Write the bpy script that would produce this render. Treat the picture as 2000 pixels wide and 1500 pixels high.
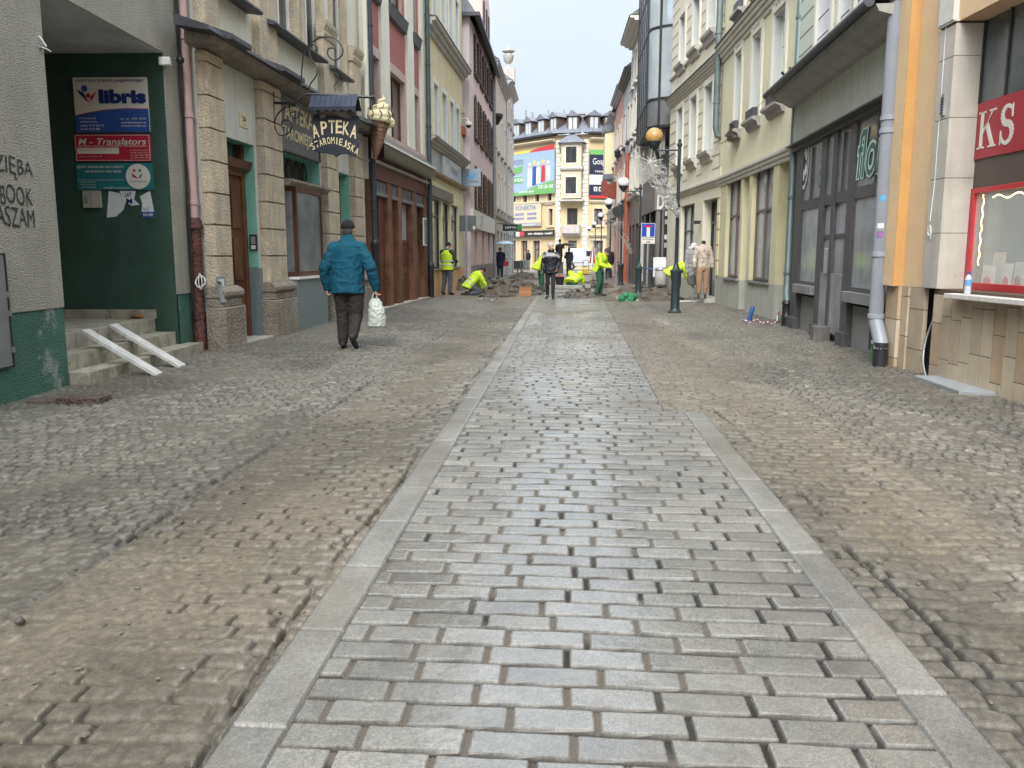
import bpy, bmesh, math, random
import numpy as np
from mathutils import Vector, Matrix
for o in list(bpy.data.objects): bpy.data.objects.remove(o)
C = bpy.context.scene.collection
SC = bpy.context.scene
R = math.radians
random.seed(7)
# ------------------------------------------------------------------ camera, sky, sun, exposure
H = 1.35; FP = 1650.0; TH = math.atan(253/FP); PS = math.atan(105/FP*math.cos(TH))
cam = bpy.data.objects.new('camera', bpy.data.cameras.new('camera')); C.objects.link(cam); SC.camera = cam
cam.location = (0, 0, H); cam.rotation_euler = (R(90)-TH, 0, PS)
cam.data.sensor_width = 36; cam.data.lens = 36*FP/2000; cam.data.clip_start = .05; cam.data.clip_end = 3000
SC.render.resolution_x = 1024; SC.render.resolution_y = 768
SC.view_settings.view_transform = 'Standard'; SC.view_settings.look = 'None'; SC.view_settings.gamma = 1
SC.view_settings.exposure = 1.42
W = bpy.data.worlds.new('World'); SC.world = W; W.use_nodes = True
nt = W.node_tree; nt.nodes.clear()
wo = nt.nodes.new('ShaderNodeOutputWorld'); bg = nt.nodes.new('ShaderNodeBackground')
sky = nt.nodes.new('ShaderNodeTexSky'); sky.sky_type = 'NISHITA'; sky.sun_disc = False
sky.sun_elevation = R(42); sky.sun_rotation = R(200); sky.air_density = 1.0; sky.dust_density = 4.0
hs = nt.nodes.new('ShaderNodeHueSaturation'); hs.inputs['Saturation'].default_value = .25
mx = nt.nodes.new('ShaderNodeMix'); mx.data_type = 'RGBA'; mx.inputs['Factor'].default_value = .72
wn = nt.nodes.new('ShaderNodeTexNoise'); wn.inputs['Scale'].default_value = 2.2; wn.inputs['Detail'].default_value = 4
wr = nt.nodes.new('ShaderNodeValToRGB')          # a closed pale overcast with slightly thinner patches
wr.color_ramp.elements[0].position = .35; wr.color_ramp.elements[0].color = (3.2, 3.8, 4.45, 1)
wr.color_ramp.elements[1].position = .7; wr.color_ramp.elements[1].color = (3.8, 4.2, 4.6, 1)
L = nt.links.new
L(sky.outputs[0], hs.inputs['Color']); L(hs.outputs[0], mx.inputs[6]); L(wn.outputs[0], wr.inputs[0]); L(wr.outputs[0], mx.inputs[7])
# an overcast dome is brightest overhead, dimmer towards the horizon
tcw = nt.nodes.new('ShaderNodeTexCoord'); sx3 = nt.nodes.new('ShaderNodeSeparateXYZ'); L(tcw.outputs['Generated'], sx3.inputs[0])
dm = nt.nodes.new('ShaderNodeValToRGB'); dm.color_ramp.elements[0].position = 0; dm.color_ramp.elements[0].color = (.70, .70, .70, 1); dm.color_ramp.elements[1].position = 1; dm.color_ramp.elements[1].color = (3.1, 3.0, 2.85, 1)
e_ = dm.color_ramp.elements.new(.35); e_.color = (1.0, .99, .97, 1); e_ = dm.color_ramp.elements.new(.6); e_.color = (2.3, 2.22, 2.1, 1); L(sx3.outputs['Z'], dm.inputs[0])
ml = nt.nodes.new('ShaderNodeVectorMath'); ml.operation = 'MULTIPLY'; L(mx.outputs[2], ml.inputs[0]); L(dm.outputs[0], ml.inputs[1])
L(ml.outputs[0], bg.inputs[0]); bg.inputs[1].default_value = .1; L(bg.outputs[0], wo.inputs[0])
sd = bpy.data.lights.new('sun', 'SUN'); sd.energy = 1.4; sd.angle = R(25); sd.color = (1, .96, .9)
sun = bpy.data.objects.new('sun', sd); C.objects.link(sun); sun.rotation_euler = (R(48), 0, R(-5))
# ------------------------------------------------------------------ pixel rays (photo pixels, 2000 x 1500)
_c, _s = math.cos, math.sin
_f = (-_s(PS)*_c(TH), _c(PS)*_c(TH), -_s(TH)); _r = (_c(PS), _s(PS), 0); _u = (-_s(PS)*_s(TH), _c(PS)*_s(TH), _c(TH))
def ray(x, y):
    a = (x-1000)/FP; b = (750-y)/FP
    return [_f[i]+a*_r[i]+b*_u[i] for i in range(3)]
def G(x, y, z=0):
    d = ray(x, y); t = (z-H)/d[2]; return (d[0]*t, d[1]*t)
def VY(x, y, Y):
    d = ray(x, y); t = Y/d[1]; return (d[0]*t, Y, d[2]*t+H)
# ------------------------------------------------------------------ materials
MATS = {}
def M(name, col, rough=.85, var=.18, scale=3., bump=.12, bscale=70., streak=0., metal=0., spots=None, spec=.4, alpha=1., grime=0., emit=0., tint=None):
    if name in MATS: return MATS[name]
    m = bpy.data.materials.new(name); m.use_nodes = True; n = m.node_tree.nodes; l = m.node_tree.links.new
    p = n['Principled BSDF']; MATS[name] = m
    p.inputs['Roughness'].default_value = rough; p.inputs['Metallic'].default_value = metal
    p.inputs['Specular IOR Level'].default_value = spec
    tc = n.new('ShaderNodeTexCoord')
    nz = n.new('ShaderNodeTexNoise'); nz.inputs['Scale'].default_value = scale; nz.inputs['Detail'].default_value = 7; nz.inputs['Roughness'].default_value = .65
    l(tc.outputs['Object'], nz.inputs['Vector'])
    rp = n.new('ShaderNodeValToRGB'); c = Vector(col[:3])
    t2 = Vector(tint) if tint else c
    rp.color_ramp.elements[0].position = .3; rp.color_ramp.elements[1].position = .7
    rp.color_ramp.elements[0].color = (*(t2*(1-var)), 1); rp.color_ramp.elements[1].color = (*(c*(1+var*.6)), 1)
    l(nz.outputs[0], rp.inputs[0]); out = rp.outputs[0]
    def mixc(fac, colr, prev):
        mm = n.new('ShaderNodeMix'); mm.data_type = 'RGBA'; l(fac, mm.inputs['Factor']); l(prev, mm.inputs[6]); mm.inputs[7].default_value = (*colr, 1); return mm.outputs[2]
    if streak:
        mp = n.new('ShaderNodeMapping'); mp.inputs['Scale'].default_value = (7, 7, .45); l(tc.outputs['Object'], mp.inputs[0])
        n2 = n.new('ShaderNodeTexNoise'); n2.inputs['Scale'].default_value = 1.3; n2.inputs['Detail'].default_value = 5; l(mp.outputs[0], n2.inputs['Vector'])
        r2 = n.new('ShaderNodeMapRange'); r2.inputs[1].default_value = .48; r2.inputs[2].default_value = .78; r2.inputs[4].default_value = streak; l(n2.outputs[0], r2.inputs[0])
        out = mixc(r2.outputs[0], tuple(c*.42), out)
    if spots:      # (colour, scale, threshold, amount) worn patches
        n3 = n.new('ShaderNodeTexNoise'); n3.inputs['Scale'].default_value = spots[1]; n3.inputs['Detail'].default_value = 9; n3.inputs['Roughness'].default_value = .7; l(tc.outputs['Object'], n3.inputs['Vector'])
        r3 = n.new('ShaderNodeMapRange'); r3.inputs[1].default_value = spots[2]; r3.inputs[2].default_value = spots[2]+.06; r3.inputs[4].default_value = spots[3]; l(n3.outputs[0], r3.inputs[0])
        out = mixc(r3.outputs[0], spots[0], out)
    if grime:
        n4 = n.new('ShaderNodeTexNoise'); n4.inputs['Scale'].default_value = 25; n4.inputs['Detail'].default_value = 3; l(tc.outputs['Object'], n4.inputs['Vector'])
        r4 = n.new('ShaderNodeMapRange'); r4.inputs[1].default_value = .5; r4.inputs[2].default_value = .75; r4.inputs[4].default_value = grime; l(n4.outputs[0], r4.inputs[0])
        out = mixc(r4.outputs[0], tuple(c*.5), out)
    l(out, p.inputs['Base Color'])
    if bump:
        nb = n.new('ShaderNodeTexNoise'); nb.inputs['Scale'].default_value = bscale; nb.inputs['Detail'].default_value = 4; l(tc.outputs['Object'], nb.inputs['Vector'])
        bp = n.new('ShaderNodeBump'); bp.inputs['Strength'].default_value = min(1, bump*3); bp.inputs['Distance'].default_value = .012*bump/.12 if bscale > 20 else .03
        l(nb.outputs[0], bp.inputs['Height']); l(bp.outputs[0], p.inputs['Normal'])
    rr = n.new('ShaderNodeMapRange'); rr.inputs[3].default_value = max(0, rough-.12); rr.inputs[4].default_value = min(1, rough+.12); l(nz.outputs[0], rr.inputs[0]); l(rr.outputs[0], p.inputs['Roughness'])
    if emit:
        l(out, p.inputs['Emission Color']); p.inputs['Emission Strength'].default_value = emit
    if alpha < 1: p.inputs['Alpha'].default_value = alpha
    return m
def wood(name, col, dark):
    return M(name, col, rough=.55, var=.3, scale=2, bump=.08, bscale=40, streak=.7, tint=dark)
glass_d = M('window_glass_dark', (.035, .04, .045), rough=.08, var=.5, scale=1.3, bump=0, spec=.9)
glass_l = M('window_glass_pale', (.42, .46, .50), rough=.15, var=.15, scale=1.2, bump=0, spec=.9, streak=.2)
glass_m = M('window_glass_grey', (.16, .18, .19), rough=.1, var=.45, scale=1.6, bump=0, spec=.9)
white_f = M('white_window_paint', (.72, .72, .70), rough=.45, var=.08)
brown_f = wood('brown_window_wood', (.13, .05, .03), (.05, .02, .015))
black_m = M('black_iron', (.018, .02, .024), rough=.42, var=.3, bump=.05, spec=.5)
grey_m = M('grey_zinc', (.30, .32, .34), rough=.45, var=.2, metal=.3, streak=.3, bump=.03)
dgrey_m = M('dark_flashing', (.07, .075, .09), rough=.5, var=.3, metal=.2, spots=((.35, .36, .38), 9, .66, .5), bump=.05)
# ------------------------------------------------------------------ mesh builder
class MB:
    def __init__(s): s.v = []; s.f = []; s.mi = []; s.cur = 0; s.sg = 1
    def add(s, vs, fs):
        b = len(s.v); s.v += [tuple(p) for p in vs]; s.f += [tuple(b+i for i in f) for f in fs]; s.mi += [s.cur]*len(fs); return s
    def box(s, a0, a1, b0, b1, c0, c1):
        return s.add([(x, y, z) for x in (a0, a1) for y in (b0, b1) for z in (c0, c1)], [(0, 1, 3, 2), (4, 6, 7, 5), (0, 4, 5, 1), (2, 3, 7, 6), (0, 2, 6, 4), (1, 5, 7, 3)])
    def prism(s, pts, o0, o1):       # polygon in (s, z) extruded along o
        n = len(pts); vs = [(p[0], o0, p[1]) for p in pts]+[(p[0], o1, p[1]) for p in pts]
        return s.add(vs, [tuple(range(n)), tuple(range(2*n-1, n-1, -1))]+[(i, (i+1) % n, n+(i+1) % n, n+i) for i in range(n)])
    def prof(s, pts, s0, s1):        # polygon in (o, z) extruded along s (cornices, gutters, sills)
        n = len(pts); vs = [(s0, p[0], p[1]) for p in pts]+[(s1, p[0], p[1]) for p in pts]
        return s.add(vs, [tuple(range(n)), tuple(range(2*n-1, n-1, -1))]+[(i, (i+1) % n, n+(i+1) % n, n+i) for i in range(n)])
    def flat(s, pts, z0, z1):        # polygon in (x, y) extruded in z
        n = len(pts); vs = [(p[0], p[1], z0) for p in pts]+[(p[0], p[1], z1) for p in pts]
        return s.add(vs, [tuple(range(n)), tuple(range(2*n-1, n-1, -1))]+[(i, (i+1) % n, n+(i+1) % n, n+i) for i in range(n)])
    def tube(s, pts, r, n=8, cap=True):
        P_ = [Vector(p) for p in pts]; rs = r if isinstance(r, (list, tuple)) else [r]*len(P_); rings = []; up = None
        for i, p in enumerate(P_):
            t = (P_[min(i+1, len(P_)-1)]-P_[max(i-1, 0)]); t = t.normalized() if t.length > 1e-9 else Vector((0, 0, 1))
            if up is None or abs(up.dot(t)) > .98: up = Vector((0, 0, 1)) if abs(t.z) < .9 else Vector((1, 0, 0))
            a = t.cross(up).normalized(); b = a.cross(t).normalized(); up = b
            rings.append([p+(a*math.cos(k*2*math.pi/n)+b*math.sin(k*2*math.pi/n))*rs[i] for k in range(n)])
        vs = [q for rg in rings for q in rg]; fs = [(i*n+k, i*n+(k+1) % n, (i+1)*n+(k+1) % n, (i+1)*n+k) for i in range(len(P_)-1) for k in range(n)]
        if cap: fs += [tuple(range(n)), tuple(range((len(P_)-1)*n, len(P_)*n))]
        return s.add(vs, fs)
    def lathe(s, prof, c=(0, 0, 0), n=20, axis='z'):
        vs = []
        for (r, h) in prof:
            for k in range(n):
                a = 2*math.pi*k/n; q = (r*math.cos(a), r*math.sin(a), h)
                if axis == 'x': q = (h, q[0], q[1])
                if axis == 'y': q = (q[0], h, q[1])
                vs.append((c[0]+q[0], c[1]+q[1], c[2]+q[2]))
        m = len(prof); fs = [(i*n+k, i*n+(k+1) % n, (i+1)*n+(k+1) % n, (i+1)*n+k) for i in range(m-1) for k in range(n)]
        fs += [tuple(range(n)), tuple(range((m-1)*n, m*n))]
        return s.add(vs, fs)
    def ball(s, c, r, n=16, m=10):
        r = (r, r, r) if not isinstance(r, (tuple, list)) else r
        vs = [(c[0], c[1], c[2]-r[2])]
        for i in range(1, m):
            t = math.pi*i/m
            for k in range(n): a = 2*math.pi*k/n; vs.append((c[0]+r[0]*math.sin(t)*math.cos(a), c[1]+r[1]*math.sin(t)*math.sin(a), c[2]-r[2]*math.cos(t)))
        vs.append((c[0], c[1], c[2]+r[2])); fs = [(0, 1+(k+1) % n, 1+k) for k in range(n)]
        fs += [(1+i*n+k, 1+i*n+(k+1) % n, 1+(i+1)*n+(k+1) % n, 1+(i+1)*n+k) for i in range(m-2) for k in range(n)]
        e = len(vs)-1; fs += [(e, 1+(m-2)*n+k, 1+(m-2)*n+(k+1) % n) for k in range(n)]
        return s.add(vs, fs)
    def build(s, name, mat, parent=None, smooth=False, bevel=0, sub=0):
        me = bpy.data.meshes.new(name); sg = s.sg
        me.from_pydata([(a, b*sg, c) for a, b, c in s.v], [], s.f)
        bm = bmesh.new(); bm.from_mesh(me); bmesh.ops.recalc_face_normals(bm, faces=bm.faces); bm.to_mesh(me); bm.free()
        for m in (mat if isinstance(mat, (list, tuple)) else [mat]): me.materials.append(m)
        if len(me.polygons) == len(s.mi): me.polygons.foreach_set('material_index', s.mi)
        if smooth: me.polygons.foreach_set('use_smooth', [True]*len(me.polygons))
        o = bpy.data.objects.new(name, me); C.objects.link(o)
        if parent is not None: o.parent = parent
        if bevel:
            b = o.modifiers.new('bevel', 'BEVEL'); b.width = bevel; b.segments = 2; b.limit_method = 'ANGLE'; b.angle_limit = R(40)
        if smooth and smooth != 'all':
            try:
                me.set_sharp_from_angle(angle=R(38))
            except Exception: pass
        return o
def thing(name, label, cat, loc=(0, 0, 0), rz=0, group=None):
    o = bpy.data.objects.new(name, None); C.objects.link(o); o.location = loc if len(loc) == 3 else (*loc, 0); o.rotation_euler = (0, 0, rz); o.empty_display_size = .2
    o['label'] = label; o['category'] = cat
    if group: o['group'] = group
    return o
def tag(o, label, cat, group=None):
    o['label'] = label; o['category'] = cat
    if group: o['group'] = group
    return o
def kind(o, k): o['kind'] = k; return o
DEP = None
def txt(s, parent, c, right, up, h, w=None, mat=None, bold=0., shear=0., depth=.004, name='lettering', align='CENTER'):
    cu = bpy.data.curves.new(name, 'FONT'); cu.body = s; cu.size = 1; cu.extrude = 0; cu.offset = bold; cu.shear = shear; cu.align_x = 'LEFT'; cu.resolution_u = 3
    t = bpy.data.objects.new('t', cu); C.objects.link(t); bpy.context.view_layer.update()
    me = bpy.data.meshes.new_from_object(t.evaluated_get(bpy.context.evaluated_depsgraph_get())); bpy.data.objects.remove(t)
    n = len(me.vertices)
    if n == 0: return None
    co = np.zeros(n*3); me.vertices.foreach_get('co', co); co = co.reshape(-1, 3)
    x0, x1, y0, y1 = co[:, 0].min(), co[:, 0].max(), co[:, 1].min(), co[:, 1].max()
    sy = h/(y1-y0); sx = (w/(x1-x0)) if w else sy
    X = (co[:, 0]-(x0+x1)/2)*sx if align == 'CENTER' else (co[:, 0]-x0)*sx
    Y = (co[:, 1]-(y0+y1)/2)*sy
    r_ = np.array(Vector(right).normalized()); u_ = np.array(Vector(up).normalized()); nn = np.cross(r_, u_)
    q = np.array(c)+X[:, None]*r_+Y[:, None]*u_+nn*depth
    me.vertices.foreach_set('co', q.ravel()); me.update(); me.materials.clear(); me.materials.append(mat)
    o = bpy.data.objects.new(name, me); C.objects.link(o); o.parent = parent
    return o
class Bd:            # a building or any flat front: s along the front (near -> far), o outwards, z up
    def __init__(b, name, label, cat, A, B_, sg):
        b.A = Vector((*A, 0)); b.d = (Vector((*B_, 0))-b.A); b.len = b.d.length; b.d.normalize(); b.sg = sg
        b.n = Vector((-b.d.y, b.d.x, 0))*sg
        b.root = thing(name, label, cat, b.A, math.atan2(b.d.y, b.d.x)) if name else None
    def at(b, px, py, o=0):
        d = Vector(ray(px, py)); c = Vector((0, 0, H)); t = (b.A+b.n*o-c).dot(b.n)/d.dot(b.n); p = c+d*t
        return ((p-b.A).dot(b.d), p.z)
    def q(b, xa, ya, xb, yb, o=0):
        s0, z0 = b.at(xa, ya, o); s1, z1 = b.at(xb, yb, o); return (min(s0, s1), max(s0, s1), min(z0, z1), max(z0, z1))
    def w(b, s, o, z): return b.A+b.d*s+b.n*o+Vector((0, 0, z))
    def mb(b): m = MB(); m.sg = b.sg; return m
    def wall(b, name, mat, s0, s1, z0, z1, holes=(), depth=.25, o=0, parent=None, revmat=None):
        holes = [h for h in [(max(s0, h[0]), min(s1, h[1]), max(z0, h[2]), min(z1, h[3])) + tuple(h[4:]) for h in holes] if h[1] > h[0]+.01 and h[3] > h[2]+.01]
        S = sorted({s0, s1, *[h[0] for h in holes], *[h[1] for h in holes]}); Z = sorted({z0, z1, *[h[2] for h in holes], *[h[3] for h in holes]})
        m = b.mb()
        for i in range(len(S)-1):
            for j in range(len(Z)-1):
                cs, cz = (S[i]+S[i+1])/2, (Z[j]+Z[j+1])/2
                if any(h[0] < cs < h[1] and h[2] < cz < h[3] for h in holes): continue
                m.add([(S[i], o, Z[j]), (S[i+1], o, Z[j]), (S[i+1], o, Z[j+1]), (S[i], o, Z[j+1])], [(0, 1, 2, 3)])
        m.cur = 1 if revmat else 0
        for h in holes:
            if (h[4] if len(h) > 4 else depth) <= 0: continue
            d = h[4] if len(h) > 4 else depth; a, e, f, g = h[:4]
            m.add([(a, o, f), (a, o-d, f), (a, o-d, g), (a, o, g)], [(0, 1, 2, 3)]); m.add([(e, o, f), (e, o-d, f), (e, o-d, g), (e, o, g)], [(0, 1, 2, 3)])
            
            if g < z1-.001: m.add([(a, o, g), (a, o-d, g), (e, o-d, g), (e, o, g)], [(0, 1, 2, 3)])
            if f > z0+.001: m.add([(a, o, f), (a, o-d, f), (e, o-d, f), (e, o, f)], [(0, 1, 2, 3)])
        return m.build(name, [mat, revmat] if revmat else mat, parent or b.root)
    def body(b, mat, s0, s1, z1, depth=8, o=0, z0=-.1, roofmat=None):     # sides, back and roof slab of the block behind the front
        m = b.mb(); m.add([(s0, o, z0), (s0, o-depth, z0), (s0, o-depth, z1), (s0, o, z1)], [(0, 1, 2, 3)]); m.add([(s1, o, z0), (s1, o-depth, z0), (s1, o-depth, z1), (s1, o, z1)], [(0, 1, 2, 3)])
        m.add([(s0, o-depth, z0), (s1, o-depth, z0), (s1, o-depth, z1), (s0, o-depth, z1)], [(0, 1, 2, 3)]); m.add([(s0, o, z1), (s0, o-depth, z1), (s1, o-depth, z1), (s1, o, z1)], [(0, 1, 2, 3)])
        return m.build('side_wall', mat, b.root)
    def win(b, h, d, fm=None, gm=None, o=0, fw=.06, mul=(.5,), tr=(.65,), name='window', inset=0):
        s0, s1, z0, z1 = h[:4]; fm = fm or white_f; gm = gm or glass_d; oo = o-d
        f = b.mb(); t = .05
        f.box(s0, s0+fw, oo, oo+t, z0, z1).box(s1-fw, s1, oo, oo+t, z0, z1).box(s0+fw, s1-fw, oo, oo+t, z0, z0+fw).box(s0+fw, s1-fw, oo, oo+t, z1-fw, z1)
        for k in mul: x = s0+(s1-s0)*k; f.box(x-fw*.45, x+fw*.45, oo+.002, oo+t+.004, z0+fw, z1-fw)
        for k in tr: z = z0+(z1-z0)*k; f.box(s0+fw, s1-fw, oo+.004, oo+t-.004, z-fw*.4, z+fw*.4)
        fo = f.build(name, fm, b.root)
        g = b.mb(); g.box(s0, s1, oo-.02, oo+.012, z0, z1).build('pane', gm, fo)
        return fo
def cornice(b, name, mat, s0, s1, z0, z1, out, steps=3, base=0., parent=None, flash=None):
    m = b.mb(); pts = [(base-.02, z0)]
    for i in range(steps):
        a = base+out*(i+1)/steps; zz = z0+(z1-z0)*(i+.0)/steps; pts += [(a-out/steps*.3, zz), (a, zz+(z1-z0)/steps*.35), (a, z0+(z1-z0)*(i+1)/steps)]
    pts += [(base-.02, z1)]
    o = m.prof(pts, s0, s1).build(name, mat, parent or b.root)
    if flash: b.mb().prof([(base, z1), (base+out+.03, z1-.015), (base+out+.03, z1+.01), (base, z1+.07)], s0-.01, s1+.01).build('flashing', flash, o)
    return o
def pipe(name, label, pts, r, mat, n=12, collars=(), group=None, cat='downpipe'):
    b0 = Vector(pts[0]); t = thing(name, label, cat, (b0.x, b0.y, 0), group=group)
    rel = [Vector(p)-Vector((b0.x, b0.y, 0)) for p in pts]
    MB().tube(rel, r, n).build('pipe', mat, t, smooth=True)
    for z in collars:
        for i in range(len(rel)-1):
            a, e = rel[i], rel[i+1]
            if min(a.z, e.z) <= z <= max(a.z, e.z) and abs(a.z-e.z) > .01:
                p = a.lerp(e, (z-a.z)/(e.z-a.z)); MB().lathe([(r+.002, -.03), (r+.014, -.025), (r+.014, .025), (r+.002, .03)], p, n).build('collar', mat, t, smooth=True)
    return t
# ------------------------------------------------------------------ ground: one far sheet + the street paving as real relief
def rnd(ix, iy, k=0):
    h = (ix.astype(np.int64)*374761393+iy.astype(np.int64)*668265263+k*1442695041) & 0x7fffffff
    h = ((h ^ (h >> 13))*1274126177) & 0x7fffffff; h = (h ^ (h >> 16)) & 0x7fffffff
    return (h % 100003)/100003.
def vn(x, y, k=0):
    ix = np.floor(x); iy = np.floor(y); fx = x-ix; fy = y-iy; fx = fx*fx*(3-2*fx); fy = fy*fy*(3-2*fy)
    a = rnd(ix, iy, k); b = rnd(ix+1, iy, k); c = rnd(ix, iy+1, k); d = rnd(ix+1, iy+1, k)
    return (a*(1-fx)+b*fx)*(1-fy)+(c*(1-fx)+d*fx)*fy
def fbm(x, y, k=0, o=4):
    t = 0; a = .5; n = 0
    for i in range(o): t = t+a*vn(x, y, k+i*17); n += a; a *= .5; x = x*2.03+3.1; y = y*2.03+1.7
    return t/n
def ss(a, b, x): t = np.clip((x-a)/(b-a), 0, 1); return t*t*(3-2*t)
def brick(x, y, w, h, j, k, warp=0., jit=.18, curve=0., rf=.16):
    """running bond of w x h stones, joint j: returns edge distance, ids"""
    xx = x+warp*(fbm(x*5, y*5, k+50, 2)-.5); yy = y+warp*(fbm(x*5+9, y*5, k+60, 2)-.5)+curve
    r = np.floor(yy/h); off = (r % 2)*.5*w+(rnd(r, r*0, k)-.5)*w*.35
    u = (xx+off)/w; c = np.floor(u)
    # jittered column boundaries
    lo = c+(rnd(c, r, k+1)-.5)*jit; hi = c+1+(rnd(c+1, r, k+1)-.5)*jit
    left = u < lo; right = u >= hi; c = np.where(left, c-1, np.where(right, c+1, c))
    lo = c+(rnd(c, r, k+1)-.5)*jit; hi = c+1+(rnd(c+1, r, k+1)-.5)*jit
    dx = np.minimum(u-lo, hi-u)*w; fy = yy/h-r; dy = np.minimum(fy, 1-fy)*h
    e = np.minimum(dx, dy)-j/2
    rad = np.minimum(w, h)*rf
    ex = dx-j/2; ey = dy-j/2; cr = np.where((ex < rad) & (ey < rad), rad-np.sqrt(np.maximum(rad-ex, 0)**2+np.maximum(rad-ey, 0)**2), e)
    brick.dx, brick.dy = dx, dy
    return cr, c, r, (u-(lo+hi)/2), fy-.5
def paving(X, Y):
    xl, xr = -.945, 1.185
    xil = -.775; xir = np.where(Y < 7.15, 1.02, .86+.016*(Y-7.3)); xor_ = np.where(Y < 7.15, xr, xir+.0)
    z = np.zeros_like(X); col = np.zeros(X.shape+(3,)); sandm = np.zeros_like(X); wet = np.zeros_like(X)
    big = fbm(X*.7, Y*.35, 5, 4); med = fbm(X*3, Y*2, 11, 4); fine = fbm(X*40, Y*40, 21, 2)
    # carriageway wheel-track sand, sidewalks
    # --- rough setts everywhere outside the strip
    e1, c1, r1, u1, v1 = brick(X, Y, .165, .105, .011, 100, warp=.04, jit=.4)
    side = (X < -2.05) | (X > 2.12)
    e2, c2, r2, u2, v2 = brick(X+.35*np.sin(Y*1.1)*.05, Y+.05*np.sin(X*4.), .105, .090, .010, 200, warp=.045, jit=.4)
    e = np.where(side, e2, e1); c = np.where(side, c2, c1); r = np.where(side, r2, r1); u = np.where(side, u2, u1); v = np.where(side, v2, v1)
    q = rnd(c, r, 7); q2 = rnd(c, r, 8); q3 = rnd(c, r, 9)
    dome = np.clip(e/.022, 0, 1); dome = 1-(1-dome)**2
    hs_ = dome*.014+(q-.5)*.007+(u*(q2-.5)+v*(q3-.5))*.009+(fine-.5)*.003+.003*(fbm(X*16, Y*16, 66, 2)-.5)
    # sand level in metres against the dome tops
    d1 = np.exp(-((X+1.55)/.42)**2)+.9*np.exp(-((X-1.62)/.2)**2)+.35*np.exp(-((X+1.0)/.2)**2)
    sl = .0025+.014*(big-.45)+.0055*d1+.012*(med-.5)
    sl = np.where(side, .0058+.012*(big-.5)+.010*(med-.5), sl)
    crev = ss(.006, -.003, e)*ss(.43, .55, fbm(X*3.3+4, Y*2.6, 63, 4)-.10*np.clip(d1, 0, 1)+.04*side)
    sl = np.where((X > 1.2) & (X < 1.8), sl-.0035, sl)
    near_r = np.exp(-((X-1.33)/.10)**2)*(Y < 7.2)+np.exp(-((X+1.03)/.07)**2)
    sl -= .010*near_r
    sl = sl-crev*.022; hs_ = np.where(crev > .3, hs_-.008*crev, hs_); zz = np.maximum(hs_, sl); m = ss(-.002, .0035, sl-hs_)
    stone = np.stack([.110+.085*q, .105+.079*q, .091+.066*q], -1)
    pale = (q3 > .88)[..., None]; stone = np.where(pale, stone*1.25, stone)
    gut = ((X > 1.82) & (X < 2.12))[..., None]; stone = np.where(gut, stone*1.35, stone)
    joint = ss(.006, 0., e)[..., None]; stone = stone*(1-.85*joint)
    sandc = np.stack([.122+.05*(med-.5)+.05*(big-.5), .104+.042*(med-.5)+.042*(big-.5), .077+.038*(med-.5)+.03*(big-.5)], -1)
    greys = np.array([.122, .109, .089])
    w_side = np.where(side, .62, .0)[..., None]; sandc = sandc*(1-w_side)+greys*w_side*(.85+.5*(med[..., None]-.35))
    dust = np.clip(.2+.5*ss(.35, .65, big)+.25*d1, 0, .85)[..., None]*np.where(side, .75, 1.)[..., None]
    stone = stone*(1-dust)+sandc*dust
    col = stone*(1-m[..., None])+sandc*m[..., None]
    grit = fbm(X*85, Y*85, 67, 3); col *= (.62+.76*fine)[..., None]*(.8+.4*grit)[..., None]*.9; col = np.where((grit > .72)[..., None], col*1.25, col); col *= (1-.72*np.clip(crev, 0, 1))[..., None]; col *= (1-.3*ss(.5, .68, fbm(X*.9+6, Y*.5, 64, 4)))[..., None]
    z = zz; wet = .42*(1-m)*(q2)+.12*ss(.5, .65, big)
    # kerb side crack next to the strip
    crk = (np.exp(-((X-1.325+.02*np.sin(Y*3.7)+.03*(fbm(X*0, Y*2.2, 71, 3)-.5))/.012)**2)*(Y < 7.3)*ss(.40, .50, fbm(X*0, Y*1.6, 31, 3))
           + np.exp(-((X+.985+.02*np.sin(Y*2.3)+.03*(fbm(X*0, Y*2.2, 72, 3)-.5))/.009)**2)*ss(.46, .62, fbm(X*0+7, Y*1.8, 33, 3))*(.5+.5*ss(.3, .6, fbm(X*0, Y*9, 34, 2))))
    z -= crk*.032; col *= (1-.85*crk)[..., None]
    seam = np.exp(-((X+2.06+.05*(fbm(X*0, Y*1.5, 81, 3)-.5))/.02)**2)*ss(.38, .5, fbm(X*0, Y*1.1, 35, 3)); z -= seam*.018; col *= (1-.25*seam)[..., None]
    z += np.where(X < -2.06, .012, 0)
    # ruts: the carriageway is slightly hollow, the dug-up parts too
    z += .006; z -= .010*np.exp(-((X+1.5)/.35)**2)+.010*np.exp(-((X-1.6)/.25)**2)
    # --- granite strip
    ins = (X > xil) & (X < xir)
    hgt = .1285
    e3, c3, r3, u3, v3 = brick(X, Y, .268, hgt, .0125, 300, warp=.006, jit=.22, rf=.07, curve=.006*np.sin(X*2.2+.4)+.012*X)
    e3 = np.minimum(e3, np.minimum(X-xil-.006, xir-X-.006))
    p1, p2, p3 = rnd(c3, r3, 1), rnd(c3, r3, 2), rnd(c3, r3, 3)
    hz = .019*ss(0, .0045, e3)+(p1-.5)*.005+(u3*(p2-.5)+v3*(p3-.5))*.008+(fine-.5)*.0010+.0012*(fbm(X*14, Y*14, 61, 2)-.5)
    dark_row = (brick.dy < brick.dx)*1.; filled = ss(.36, .48, fbm(X*2.5, Y*3.1, 41, 3))*(1-.85*dark_row); dj = .000+.011*filled
    hz = np.where(e3 < 0, dj+(fine-.5)*.004, np.maximum(hz, dj)); m3 = ss(.0075, .0005, e3)
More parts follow.
